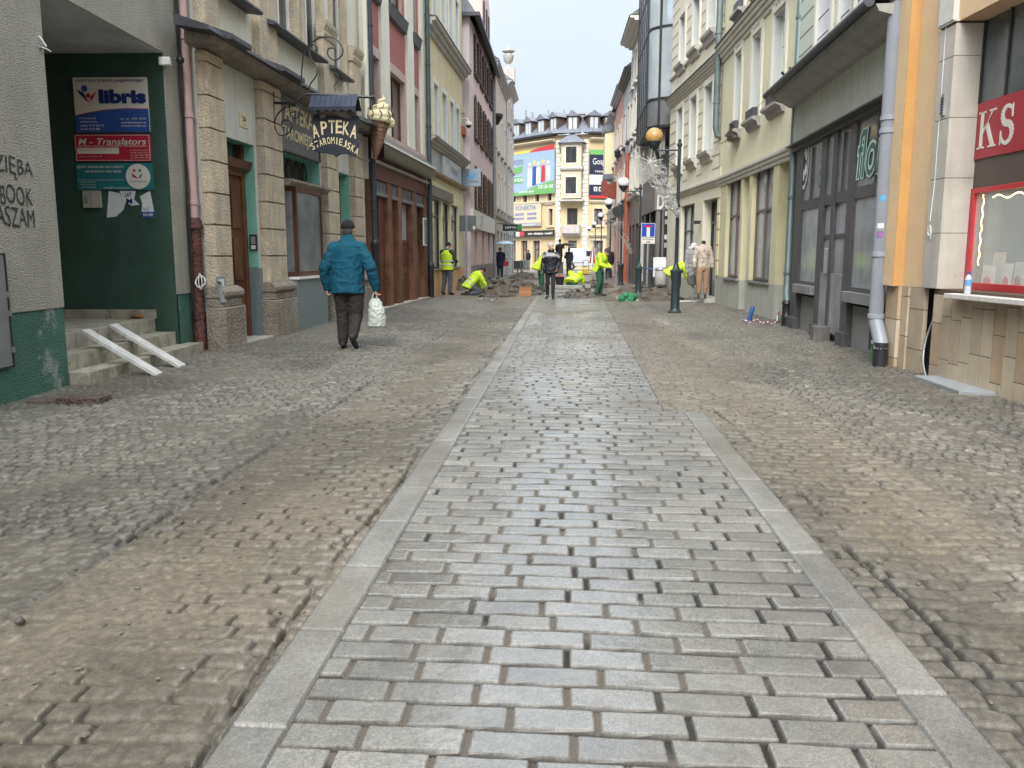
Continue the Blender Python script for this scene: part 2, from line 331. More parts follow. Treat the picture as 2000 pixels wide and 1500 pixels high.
    g = .150+.075*p1+.085*(fbm(X*9, Y*9, 43, 3)-.5)+.06*(fbm(X*1.7, Y*1.1, 40, 3)-.5); gc = np.stack([g*.92, g*.905, g*.845], -1)
    grain = fbm(X*150, Y*150, 44, 2); gc *= (.62+.76*grain)[..., None]
    jc = np.stack([.035+.05*filled, .031+.042*filled, .026+.033*filled], -1)*(.35+.65*filled[..., None])
    drift = ss(.50, .68, fbm(X*1.1+3, Y*.55, 45, 4)); dd = np.exp(-((Y-19.0)/2.2)**2)+.8*np.exp(-((Y-24)/1.5)**2)+.5*np.exp(-((Y-13.6)/.4)**2*1.)
    dust3 = np.clip(.25*drift+.75*dd*ss(.38, .6, fbm(X*1.5, Y*.9, 46, 4)), 0, .85)
    gc = gc*(1-dust3[..., None])+sandc*dust3[..., None]
    c3c = gc*(1-m3[..., None])+jc*m3[..., None]; hz = hz+.012*ss(.5, .8, dust3)*.4
    wet3 = ss(.0, .012, e3)*(1-m3)*(1-dust3)*np.clip(.55+.5*np.exp(-((X-.15)/.55)**2)+2.2*(fbm(X*1.6, Y*.9, 47, 4)-.5)+.5*(p2-.5), 0, 1)
    z = np.where(ins, hz+.014, z); col = np.where(ins[..., None], c3c, col); wet = np.where(ins, wet3, wet)
    gc_w = 1-.16*wet3
    col = col*np.where(ins, gc_w, 1)[..., None]
    # --- border slabs
    bl = (X > xl) & (X <= xil); br = (X >= xir) & (X < xor_)
    slab = np.where(Y < 9, .62, .45); rr = np.floor((Y+.3*bl)/slab); fy = (Y+.3*bl)/slab-rr; ey = np.minimum(fy, 1-fy)*slab
    ex = np.where(bl, np.minimum(X-xl, xil-X), np.minimum(X-xir, xor_-X)); eb = np.minimum(ex, ey)-.004
    pb = rnd(rr, rr*0+bl, 5); hb = .012*ss(0, .006, eb)+(pb-.5)*.006+(fine-.5)*.0018
    gb = .145+.06*pb+.11*(fbm(X*7, Y*5, 48, 4)-.5); cb = np.stack([gb*.95, gb*.935, gb*.87], -1)*(.62+.76*grain)[..., None]*(1-.75*ss(.004, -.002, eb))[..., None]
    db = .35*ss(.42, .6, fbm(X*2+2, Y*1.3, 49, 4))[..., None]; cb = cb*(1-db)+sandc*db
    b_ = bl | br; z = np.where(b_, hb+.012, z); col = np.where(b_[..., None], cb, col); wet = np.where(b_, .5*(1-db[..., 0]), wet)
    # dug-up strip across the street with heaped soil near the workers
    dig = ss(26.0, 27.0, Y)*ss(46., 38., Y)
    edge = np.clip(dig*ss(.42, .55, fbm(X*.6, Y*.35, 91, 4)+.22*(np.abs(X-.1) > 1.5)-.12), 0, 1)
    soil = .06*(fbm(X*4, Y*3, 92, 5)-.35); z = z*(1-edge)+soil*edge
    soilc = np.stack([.15+.1*(med-.5), .115+.08*(med-.5), .085+.05*(med-.5)], -1); col = col*(1-edge[..., None])+soilc*edge[..., None]; wet = wet*(1-edge)+.3*edge
    # camber and undulation
    z += .012*(fbm(X*.5, Y*.3, 99, 3)-.5)
    z += .05*ss(2.3, 4.2, np.abs(X))*0
    return z, col, wet, m
def ground_mat(name, attr):
    m = bpy.data.materials.new(name); m.use_nodes = True; n = m.node_tree.nodes; l = m.node_tree.links.new; p = n['Principled BSDF']
    at = n.new('ShaderNodeAttribute'); at.attribute_name = 'stone_colour'; aw = n.new('ShaderNodeAttribute'); aw.attribute_name = 'wetness'
    tc = n.new('ShaderNodeTexCoord'); nz = n.new('ShaderNodeTexNoise'); nz.inputs['Scale'].default_value = 260; nz.inputs['Detail'].default_value = 3; l(tc.outputs['Object'], nz.inputs['Vector'])
    mr = n.new('ShaderNodeMapRange'); mr.inputs[1].default_value = .3; mr.inputs[2].default_value = .7; mr.inputs[3].default_value = .62; mr.inputs[4].default_value = 1.4; l(nz.outputs[0], mr.inputs[0])
    n2 = n.new('ShaderNodeTexVoronoi'); n2.inputs['Scale'].default_value = 120; l(tc.outputs['Object'], n2.inputs['Vector'])
    m2 = n.new('ShaderNodeMapRange'); m2.inputs[1].default_value = .05; m2.inputs[2].default_value = .35; m2.inputs[3].default_value = 1.18; m2.inputs[4].default_value = .95; l(n2.outputs['Distance'], m2.inputs[0])
    mu = n.new('ShaderNodeMath'); mu.operation = 'MULTIPLY'; l(mr.outputs[0], mu.inputs[0]); l(m2.outputs[0], mu.inputs[1])
    vm = n.new('ShaderNodeVectorMath'); vm.operation = 'SCALE'; l(at.outputs['Color'], vm.inputs[0]); l(mu.outputs[0], vm.inputs['Scale']); l(vm.outputs[0], p.inputs['Base Color'])
    rg = n.new('ShaderNodeMapRange'); rg.inputs[3].default_value = .9; rg.inputs[4].default_value = .20; l(aw.outputs['Fac'], rg.inputs[0])
    ad = n.new('ShaderNodeMath'); ad.operation = 'MULTIPLY_ADD'; l(nz.outputs[0], ad.inputs[0]); ad.inputs[1].default_value = .18; l(rg.outputs[0], ad.inputs[2]); sb = n.new('ShaderNodeMath'); sb.operation = 'SUBTRACT'; l(ad.outputs[0], sb.inputs[0]); sb.inputs[1].default_value = .08; sb.use_clamp = True
    l(sb.outputs[0], p.inputs['Roughness']); p.inputs['Specular IOR Level'].default_value = .6; cw = n.new('ShaderNodeMath'); cw.operation = 'MULTIPLY'; l(aw.outputs['Fac'], cw.inputs[0]); cw.inputs[1].default_value = .9; l(cw.outputs[0], p.inputs['Coat Weight']); p.inputs['Coat Roughness'].default_value = .16; p.inputs['Coat IOR'].default_value = 1.55
    bp = n.new('ShaderNodeBump'); bp.inputs['Distance'].default_value = .0025; bs_ = n.new('ShaderNodeMapRange'); bs_.inputs[3].default_value = .7; bs_.inputs[4].default_value = .12; l(aw.outputs['Fac'], bs_.inputs[0]); l(bs_.outputs[0], bp.inputs['Strength']); l(nz.outputs[0], bp.inputs['Height']); l(bp.outputs[0], p.inputs['Normal'])
    return m
def make_ground():
    ys = [1.15]
    while ys[-1] < 66: ys.append(ys[-1]+max(.0035, min(.0023*ys[-1], .07)))
    ys = np.array(ys); N = 1180
    hw = np.minimum(.86*ys+.75, 5.8); u = np.linspace(-1, 1, N)
    X = u[None, :]*hw[:, None]+.0; Y = np.repeat(ys[:, None], N, 1)
    z, col, wet, m = paving(X, Y)
    nv = X.size; co = np.empty((nv, 3), np.float32); co[:, 0] = X.ravel(); co[:, 1] = Y.ravel(); co[:, 2] = z.ravel()
    h, w_ = X.shape; i = np.arange((h-1)*w_).reshape(h-1, w_)[:, :-1].ravel(); F = np.stack([i, i+1, i+w_+1, i+w_], 1).astype(np.int32)
    me = bpy.data.meshes.new('paving'); me.vertices.add(nv); me.vertices.foreach_set('co', co.ravel()); me.loops.add(F.size); me.loops.foreach_set('vertex_index', F.ravel())
    me.polygons.add(len(F)); me.polygons.foreach_set('loop_start', np.arange(0, F.size, 4, dtype=np.int32)); me.update(calc_edges=True)
    a = me.color_attributes.new('stone_colour', 'FLOAT_COLOR', 'POINT'); cc = np.ones((nv, 4), np.float32); cc[:, :3] = np.clip(col.reshape(-1, 3), .01, .8); a.data.foreach_set('color', cc.ravel())
    b = me.attributes.new('wetness', 'FLOAT', 'POINT'); b.data.foreach_set('value', np.clip(wet, 0, 1).ravel().astype(np.float32))
    me.polygons.foreach_set('use_smooth', np.ones(len(F), bool))
    o = bpy.data.objects.new('street_paving', me); C.objects.link(o); me.materials.append(ground_mat('street_stone_and_sand', 0)); kind(o, 'structure')
    gm = M('ground_sand', (.19, .165, .135), rough=.9, var=.3, scale=1.2, bump=.3, bscale=12)
    g = MB().add([(-400, -300, -.09), (400, -300, -.09), (400, 700, -.09), (-400, 700, -.09)], [(0, 1, 2, 3)]).build('ground', gm); kind(g, 'structure')
    # paved verges outside the relief: behind the viewer and out to the walls
    s = MB(); s.add([(-6.6, -14, -.03), (6.6, -14, -.03), (6.6, 1.2, -.03), (-6.6, 1.2, -.03)], [(0, 1, 2, 3)]); s.add([(-30, 64, -.03), (30, 64, -.03), (30, 100, -.03), (-30, 100, -.03)], [(0, 1, 2, 3)])
    s.add([(-6.6, 1.2, -.03), (-1.5, 1.2, -.03), (-5.7, 6, -.03), (-6.6, 6, -.03)], [(0, 1, 2, 3)]); s.add([(6.6, 1.2, -.03), (1.5, 1.2, -.03), (5.7, 6, -.03), (6.6, 6, -.03)], [(0, 1, 2, 3)])
    kind(s.build('square_paving', M('square_paving', (.25, .235, .21), rough=.7, var=.25, scale=1.5, bump=.2, bscale=9)), 'structure')
make_ground()
# ------------------------------------------------------------------ LEFT SIDE
rough_cast = M('grey_roughcast', (.52, .51, .45), rough=.95, var=.14, scale=1.6, bump=.9, bscale=62, streak=.16, grime=.35, spots=((.10, .10, .09), 14, .735, .7))
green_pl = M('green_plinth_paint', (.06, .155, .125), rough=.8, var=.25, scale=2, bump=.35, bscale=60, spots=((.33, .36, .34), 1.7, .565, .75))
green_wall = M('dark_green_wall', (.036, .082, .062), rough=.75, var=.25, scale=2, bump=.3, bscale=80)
soffit_m = M('porch_ceiling_paint', (.50, .51, .51), rough=.85, var=.3, scale=1.5)
tile_m = M('step_tile', (.36, .34, .28), rough=.55, var=.3, scale=5, bump=.08, streak=.4, spots=((.17, .15, .12), 4, .52, .65))
# --- L1: roughcast building with the corner porch
L1 = Bd('roughcast_building', 'pale grey roughcast building with green painted plinth and open corner porch', 'building', (-4.84, 3.0), (-5.18, 11.5), -1)
sc, zc = L1.at(137, 740); sp = L1.at(348, 560)[0]; zl = L1.at(324, 105)[1]
zg = L1.at(132, 599)[1]; zfloor = .5
e1 = L1.len-.02
L1.wall('wall', rough_cast, -9, e1, zg, 9, [(sc, sp, -.1, zl)], depth=.02)
L1.wall('plinth', green_pl, -9, e1, -.1, zg, [(sc, sp, -.2, 5)], depth=.0, o=-.012)
m = L1.mb()
m.box(sc-.35, sc-.001, -3.6, -.02, -.1, zl).build('porch_side_wall', rough_cast, L1.root)
L1.mb().box(sc-.35, sp+.05, -3.6, -.02, zl, zl+.3).build('porch_ceiling', soffit_m, L1.root)
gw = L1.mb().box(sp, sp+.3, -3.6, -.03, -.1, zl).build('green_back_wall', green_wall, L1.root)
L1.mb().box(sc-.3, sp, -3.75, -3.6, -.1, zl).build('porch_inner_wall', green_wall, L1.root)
L1.mb().box(sp-.001, e1, -.03, -.0105, zg, zl).build('pillar_facing', rough_cast, L1.root)
L1.body(rough_cast, -9, e1, 9, depth=7, o=-.02)
# steps: platform and three tiled steps
st = thing('entrance_steps', 'tiled grey entrance steps rising to the green porch', 'steps', L1.w(sc, 0, 0), math.atan2(L1.d.y, L1.d.x))
lw = sp-sc
def slab(m, o_front, z0, z1, s0, s1, n):
    for i in range(n):     # tile by tile with thin joints
        a = s0+(s1-s0)*i/n; m.box(a+.003, s0+(s1-s0)*(i+1)/n-.003, -3.55, o_front, z0, z1)
    m.box(s0+.01, s1-.01, -3.5, o_front-.008, z0-.001, z1-.004)
for k, (of, z0, z1, a, e) in enumerate([(.20, -.05, .155, .02, lw+.25), (-.06, .155, .325, .02, lw-.02), (-.33, .325, .5, .02, lw-.02)]):
    mm = L1.mb(); slab(mm, of, z0, z1, a, e, 11); mm.build('step', tile_m, st, bevel=.004)
mm = L1.mb()
for i in range(5): mm.box(lw-.035, lw-.005, -3.4+i*.62, -3.4+i*.62+.61, .5, .62)
mm.build('skirting_tiles', tile_m, st, bevel=.003)
galv = M('zinc_plank', (.55, .56, .54), rough=.45, var=.25, scale=12, bump=.06, spots=((.3, .3, .28), 14, .6, .5))
def plank(p0, z0, p1, z1, label):
    a = Vector((*G(*p0, z0), z0+.012)); b = Vector((*G(*p1, z1), z1+.012)); d = (b-a); t = thing('ramp_plank', label, 'ramp plank', a, group='ramp planks over the steps')
    side = Vector((-d.y, d.x, 0)).normalized()*.085; up = Vector((0, 0, .022)); m = MB(); o = Vector((0, 0, 0))
    V = [o-side, o+side, d+side, d-side]; V += [v+up for v in V]; m.add(V, [(0, 1, 2, 3), (4, 5, 6, 7), (0, 1, 5, 4), (1, 2, 6, 5), (2, 3, 7, 6), (3, 0, 4, 7)])
    for sgn in (-1, 1):
        q = side*sgn; m.add([o+q, o+q*.93, d+q*.93, d+q, o+q-up*.8, o+q*.93-up*.8, d+q*.93-up*.8, d+q-up*.8], [(0, 1, 2, 3), (4, 5, 6, 7), (0, 3, 7, 4), (1, 2, 6, 5)])
    m.build('deck', galv, t)
plank((168, 649), .5, (312, 735), .01, 'pale metal plank over the tiled steps, the nearer of two')
plank((222, 638), .5, (357, 719), .01, 'pale metal plank over the tiled steps, beside the pink downpipe')
rg = MB(); x, y = G(270, 622, .5)
rg.ball((x, y, .53), (.10, .07, .03), 12, 6).ball((x+.06, y+.02, .54), (.06, .05, .03), 10, 6)
tag(rg.build('rag', M('orange_rag', (.38, .17, .06), rough=.95, var=.4, scale=20, bump=.6, bscale=40), smooth=True), 'crumpled orange cloth lying at the back of the porch', 'rag')
# slab of kerb and broken edge by the wall
kb = M('wet_dark_stone', (.10, .075, .065), rough=.6, var=.35, scale=6, bump=.5, bscale=25)
x, y = G(165, 792); t = thing('stone_slab', 'dark brown broken stone slab lying by the green plinth', 'slab', (x, y, 0), R(8))
MB().flat([(-.22, -.06), (.16, -.10), (.20, .13), (-.05, .18), (-.25, .12)], .0, .085).build('slab', kb, t, bevel=.01)
MB().flat([(-.52, .0), (-.24, -.02), (-.26, .16), (-.42, .2), (-.56, .12)], .0, .05).build('broken_piece', kb, t, bevel=.01)
# steel cabinet door on the wall
ca = L1.q(-40, 497, 20, 714); t = thing('steel_cabinet', 'flat grey steel meter cabinet on the graffiti wall', 'cabinet', L1.w(ca[1], 0, ca[2]), math.atan2(L1.d.y, L1.d.x))
stl = M('cabinet_steel', (.27, .28, .30), rough=.4, var=.15, metal=.5, streak=.3, bump=.02)
hh = ca[3]-ca[2]; m = L1.mb(); m.box(-.6, 0, .0, .03, 0, hh).build('door', stl, t, bevel=.004); L1.mb().box(-.61, -.6, .0, .045, -.01, hh+.01).box(0, .012, 0, .04, -.012, hh+.012).box(-.6, 0, 0, .04, hh, hh+.012).build('frame', black_m, t)
for zz in (.12, .45, .62): L1.mb().box(-.004, .018, .03, .05, hh*zz, hh*zz+.05).build('hinge', stl, t)
# graffiti on the roughcast wall (painted strokes)
blackp = M('graffiti_paint', (.03, .03, .032), rough=.7, var=.3, bump=0)
gt = L1.root
def graf(s, px0, py0, px1, py1, h, sh=.0):
    a = L1.at(px0, py0); b = L1.at(px1, py1)
    o = txt(s, gt, (0, 0, 0), (1, 0, 0), (0, 0, 1), h, abs(b[0]-a[0]), blackp, depth=0, name='graffiti')
    me = o.data; co = np.zeros(len(me.vertices)*3); me.vertices.foreach_get('co', co); co = co.reshape(-1, 3)
    co[:, 2] += (fbm(co[:, 0]*9, co[:, 2]*7, 3, 2)-.5)*.05; co[:, 0] += (fbm(co[:, 0]*6, co[:, 2]*8, 9, 2)-.5)*.05
    co[:, 0] += (a[0]+b[0])/2; co[:, 2] += (a[1]+b[1])/2; co[:, 1] = -.006; me.vertices.foreach_set('co', co.ravel()); me.update()
graf('DZIĘBA', -28, 330, 62, 325, .19)
graf('BOOK', 0, 383, 62, 382, .16)
graf('WASZAM', -34, 425, 66, 423, .17)
# small fixings: socket and junction on the wall
sx, sz = L1.at(82, 90, .02); t = thing('wire_bracket', 'small broken wire bracket on the roughcast wall', 'bracket', L1.w(sx, 0, sz), math.atan2(L1.d.y, L1.d.x))
L1.mb().tube([(0, 0, .09), (0, .03, .05), (.02, .05, 0)], .008, 6).tube([(-.02, .0, .0), (.04, .045, -.02), (.09, .05, -.03)], .007, 6).build('wire', white_f, t)
L1.mb().box(-.02, .03, 0, .02, -.02, .02).build('plate', grey_m, t)
# --- signs on the green back wall (it faces the viewer)
GW = Bd(None, '', '', (L1.w(sp-.001, -3.6, 0).x, L1.w(sp-.001, -3.6, 0).y), (L1.w(sp-.001, 0, 0).x, L1.w(sp-.001, 0, 0).y), -1)
ang = math.atan2(GW.d.y, GW.d.x)
def board(name, label, cat, pxr, mat, t=.02, o=.0, fr=None):
    s0, s1, z0, z1 = GW.q(*pxr); w, h = s1-s0, z1-z0
    r = thing(name, label, cat, GW.w((s0+s1)/2, o, (z0+z1)/2), ang)
    GW.mb().box(-w/2, w/2, 0, t, -h/2, h/2).build('panel', mat, r)
    return r, w, h
def T(r, s, x, z, h, w=None, mat=None, o=.023, **k): return txt(s, r, (x, -o, z), (1, 0, 0), (0, 0, 1), h, w, mat, **k)
def flatshape(r, name, pts, mat, o0=.02, o1=.0225):
    return GW.mb().prism(pts, o0, o1).build(name, mat, r)
wh = M('sign_white', (.62, .60, .56), rough=.4, var=.08, bump=0); navy = M('sign_navy', (.012, .03, .14), rough=.4, var=.1, bump=0); blue = M('sign_blue', (.03, .08, .30), rough=.4, var=.15, bump=0)
redm = M('sign_red', (.38, .02, .045), rough=.4, var=.12, bump=0); teal = M('sign_teal', (.02, .15, .17), rough=.4, var=.15, bump=0); paper = M('torn_paper', (.62, .64, .66), rough=.8, var=.1, scale=8, bump=.1)
r, w, h = board('school_sign', 'white and blue language school board on the green wall, topmost of three', 'sign', (143, 152, 294, 258), wh)
T(r, 'centrum języka angielskiego', 0, h*.44, h*.075, w*.92, navy, bold=.01)
T(r, 'libris', w*.16, h*.15, h*.26, w*.64, navy, bold=.055)
flatshape(r, 'blue_field', [(-w/2, -h/2), (w/2, -h/2), (w/2, -h*.085), (w*.2, -h*.075), (-w*.1, -h*.10), (-w*.3, -h*.145), (-w/2, -h*.2)], blue)
GW.mb().prism([(w/2, -h*.085), (w*.2, -h*.075), (-w*.1, -h*.10), (-w*.3, -h*.145), (-w/2, -h*.2), (-w/2, -h*.188), (-w*.3, -h*.133), (-w*.1, -h*.088), (w*.2, -h*.063), (w/2, -h*.073)], .02, .0235).build('red_line', redm, r)
GW.mb().ball((-w*.35, .02, h*.3), (w*.045, .004, w*.045), 14, 8).build('blue_dot', blue, r); GW.mb().ball((-w*.305, .02, h*.17), (w*.032, .004, w*.032), 14, 8).build('red_dot', redm, r)
GW.mb().prism([(-w*.46, h*.28), (-w*.37, h*.23), (-w*.30, h*.05), (-w*.40, h*.17)], .02, .023).build('blue_leaf', navy, r)
GW.mb().prism([(-w*.29, h*.05), (-w*.27, h*.16), (-w*.19, h*.25), (-w*.235, h*.13)], .02, .023).prism([(-w*.38, h*.12), (-w*.31, h*.09), (-w*.29, h*.04), (-w*.33, h*.07)], .02, .024).build('red_leaf', redm, r)
for i, s in enumerate(['Plac Ratuszowy 56', '58-500 Jelenia Góra', 'tel/fax: 75 75 269 55', 'tel: 64 10 47 880']): T(r, s, -w*.44, -h*.25-i*h*.065, h*.04, None, wh, align='LEFT', bold=.01)
for i, s in enumerate(['pn. - pt. 13:00 - 20.00', 'www.libriscentrum.eu', 'libriscentrum@wp.pl']): T(r, s, w*.29, -h*.26-i*h*.065, h*.042, w*.34, wh, bold=.01)
r, w, h = board('translator_sign', 'dark red translators board with white lettering, middle of three', 'sign', (146, 263, 297, 315), redm)
GW.mb().box(-w*.49, w*.49, .0203, .0215, h*.46, h*.475).box(-w*.49, w*.49, .0203, .0215, -h*.475, -h*.46).box(-w*.49, -w*.484, .0203, .0215, -h*.46, h*.46).box(w*.484, w*.49, .0203, .0215, -h*.46, h*.46).build('border', wh, r)
T(r, 'M - Translators', 0, h*.23, h*.24, w*.9, wh, bold=.008, shear=.25)
T(r, 'Kancelaria Tłumaczy Przysięgłych i Specjalistycznych', 0, h*.06, h*.075, w*.9, wh, bold=.01, shear=.2)
GW.mb().box(-w*.47, w*.08, .0203, .022, -h*.22, -h*.0).build('white_strip', wh, r); T(r, 'tłumaczenia pisemne ustne zwykłe', -w*.2, -h*.08, h*.05, w*.5, redm, o=.0235)
T(r, 'czynne od 9 do 17', -w*.3, -h*.33, h*.07, w*.3, wh, shear=.2)
for i, s in enumerate(['Pl. Ratuszowy 56', '58-500 Jelenia Góra', 'tel. 601 405 280', 'tel. 602 604 300']): T(r, s, w*.35, -h*.1-i*h*.09, h*.05, w*.24, wh)
r, w, h = board('children_school_sign', 'teal board with a white round emblem, lowest of three on the green wall', 'sign', (149, 319, 301, 371), teal)
T(r, 'JĘZYK ANGIELSKI DLA DZIECI', -w*.18, h*.35, h*.11, w*.62, wh, bold=.02, shear=.2); T(r, 'od drugiego roku życia', -w*.14, h*.19, h*.12, w*.48, wh, bold=.02, shear=.2)
T(r, 'www.libriscentrum.eu', w*.02, -h*.42, h*.07, w*.34, wh, bold=.01); GW.mb().box(-w*.49, w*.12, .0203, .0215, -h*.13, -h*.12).build('line', wh, r)
for i, s in enumerate(['Zapraszamy', 'Plac Ratuszowy 56', 'tel. 75 75 269 55']): T(r, s, -w*.35, -h*.2-i*h*.1, h*.055, w*.2, wh)
GW.mb().lathe([(h*.47, .018), (h*.47, .024)], (w*.31, 0, 0), 28, axis='y').build('emblem_disc', wh, r)
for dx, cm in ((-.045, redm), (.03, teal)):
    GW.mb().ball((w*(.31+dx), .025, h*.22), (w*.018, .003, w*.018), 10, 6).build('emblem_dot', cm, r); GW.mb().prism([(w*(.31+dx*1.9), h*.12), (w*(.31+dx*.9), h*.05), (w*.31, -h*.08), (w*(.31+dx*1.5), -h*.02)], .024, .0262).build('emblem_leaf', cm, r)
T(r, 'JUNIOR ENGLISH', w*.31, -h*.2, h*.085, w*.23, teal, o=.0265)
r, w, h = board('mailbox_panel', 'pair of small beige switch panels below the three boards', 'panel', (164, 373, 200, 406), M('beige_plastic', (.38, .36, .31), rough=.4, var=.1, bump=0), t=.05)
GW.mb().box(-w*.02, w*.02, .05, .055, -h*.5, h*.5).box(-w*.4, -w*.15, .05, .06, -h*.2, h*.2).build('switch', grey_m, r)
r, w, h = board('torn_poster', 'torn white paper poster remains with a blue strip', 'poster', (205, 373, 302, 425), paper, t=.002)
for i in list(r.children): bpy.data.objects.remove(i)
GW.mb().prism([(-w*.5, -h*.5), (-w*.42, h*.5), (-w*.2, h*.42), (-w*.08, h*.1), (-w*.14, -h*.2), (-w*.3, -h*.46)][::-1], .0, .003).prism([(-w*.2, h*.5), (w*.14, h*.5), (w*.1, h*.18), (w*.2, -h*.02), (w*.04, -h*.05), (-w*.1, h*.1)], .0, .003).prism([(w*.22, h*.3), (w*.44, h*.5), (w*.5, -h*.28), (w*.24, -h*.28), (w*.26, h*.05)], 0, .003).build('sheet', paper, r)
GW.mb().box(w*.24, w*.5, .0, .0035, -h*.5, -h*.28).build('blue_strip', blue, r); T(r, '506 458', w*.37, -h*.39, h*.11, w*.2, wh, o=.005, bold=.02); T(r, '9-17', w*.34, -h*.18, h*.12, w*.12, navy, o=.005); T(r, 'ŁAT', -w*.02, h*.36, h*.16, w*.14, navy, o=.005, bold=.02); T(r, 'M', w*.0, h*.12, h*.2, w*.12, navy, o=.005, bold=.03)
# wall lamp and camera at the porch corner
cx, cz = L1.at(333, 119, .1); t = thing('porch_floodlight', 'small white floodlight at the porch ceiling corner', 'lamp', L1.w(cx, .0, cz)); MB().box(-.05, .09, -.02, .05, -.05, .05).build('housing', white_f, t, bevel=.01); MB().tube([(.02, .05, 0), (-.02, .2, .06)], .012, 6).build('arm', grey_m, t)
cx, cz = L1.at(352, 117, .12); t = thing('security_camera', 'dark round security camera beside the pink downpipe', 'camera', L1.w(cx, .12, cz)); MB().ball((0, 0, 0), (.055, .055, .05), 14, 8).build('dome', black_m, t, smooth=True); MB().tube([(0, 0, .0), (-.1, .06, .02)], .018, 8).build('arm', grey_m, t)
# --- pink downpipe and its brown foot, cables
pk = M('pink_pipe_paint', (.44, .31, .31), rough=.5, var=.12, scale=4, bump=.03, spots=((.6, .58, .55), 9, .7, .6)); rust = M('brown_cast_iron', (.12, .045, .035), rough=.6, var=.5, scale=8, bump=.3, bscale=30, spots=((.03, .02, .02), 9, .5, .8))
pa = Vector((-5.10, 11.52, 0))
p = pipe('downpipe', 'dull pink downpipe with a rusty brown foot by the porch', [(pa.x, pa.y, 1.75), (pa.x, pa.y, 9)], .062, pk, 14, (2.05, 3.2, 4.2, 6))
MB().tube([(0, 0, -.05), (0, 0, .5), (0, 0, .52), (0, 0, .9), (0, 0, .93), (0, 0, 1.76)], [.085, .085, .07, .07, .078, .078], 14).lathe([(.08, 1.7), (.1, 1.7), (.1, 1.8), (.065, 1.85)], (0, 0, 0), 14).lathe([(.08, .46), (.1, .46), (.1, .56), (.07, .58)], (0, 0, 0), 14).build('cast_foot', rust, p, smooth=True)
cb = thing('hanging_cable', 'black cables running down beside the pink downpipe', 'cable', L1.w(e1-.06, .02, 0))
rn = random.Random(3)
for k in range(3):
    pts = [Vector((rn.uniform(-.015, .015)+.02*k, rn.uniform(-.01, .01), 9-i*.45)) for i in range(20)]; MB().tube(pts, .008, 5).build('cable', black_m, cb)
cc = thing('cable_coil', 'white coiled cable hung on the brown pipe foot', 'cable', pa+Vector((.09, -.12, .98)))
for k in range(4):
    a0 = k*.7; MB().tube([(.07*math.cos(a)*math.cos(a0), .03*math.sin(a0+a), .07*math.sin(a)*(1+.2*k)) for a in np.linspace(0, 6.1, 16)], .006, 5).build('loop', white_f, cc)
# --- L2: pharmacy building with stone pilasters
plaster_g = M('pale_grey_plaster', (.55, .56, .52), rough=.9, var=.14, scale=1.5, bump=.2, bscale=60, streak=.4)
plaster_w = M('cream_white_plaster', (.62, .61, .54), rough=.9, var=.10, scale=1.4, bump=.15, bscale=50, streak=.22)
stone = M('tan_sandstone', (.52, .44, .33), rough=.9, var=.22, scale=3.5, bump=.3, bscale=30, streak=.4, tint=(.44, .40, .33), spots=((.62, .54, .42), 5, .6, .6))
stone_d = M('dark_weathered_stone', (.27, .24, .20), rough=.9, var=.35, scale=3, bump=.4, bscale=28, streak=.4, spots=((.42, .37, .29), 3, .6, .6))
mint = M('mint_green_paint', (.19, .46, .38), rough=.8, var=.12, scale=2.5, bump=.15, bscale=70, spots=((.34, .52, .46), 4, .62, .5))
gtile = M('blue_grey_tile', (.17, .215, .225), rough=.45, var=.15, scale=4, bump=.06)
door_w = wood('brown_door_wood', (.16, .065, .03), (.055, .02, .012))
L2 = Bd('pharmacy_building', 'pharmacy house with tan stone pilasters and mint green door reveals', 'building', (-4.862, 11.62), (-4.66, 20.0), -1)
LE = L2.len
z_led = L2.at(470, 108, .35)[1]            # underside of the zinc ledge
h1 = (L2.at(446, 300)[0], L2.at(508, 300)[0], -.1, L2.at(504, 283)[1], .27)
h2 = (L2.at(554, 300)[0], L2.at(636, 400)[0], .95, L2.at(630, 318)[1], .5)
h3 = (L2.at(664, 400)[0], L2.at(692, 400)[0], -.1, L2.at(690, 342)[1], .3)
L2.wall('wall', plaster_g, 0, LE, -.1, z_led, [h1, h2, h3], o=-.1, revmat=mint)
L2.body(plaster_g, 0, LE, 11, depth=7, o=-.1)
for (a, e) in ((h1, .8), (h3, .8)):       # grey tiled lower reveals
    L2.mb().box(a[1]-.012, a[1]+.0, -.368, -.102, -.1, 1.15).box(a[1], a[1]+.22, -.11, -.088, -.1, 1.13).build('tiled_dado', gtile, L2.root)
pils = [(425, 456), (528, 562), (646, 667), (699, 715)]; z_pl = L2.at(440, 572)[1]
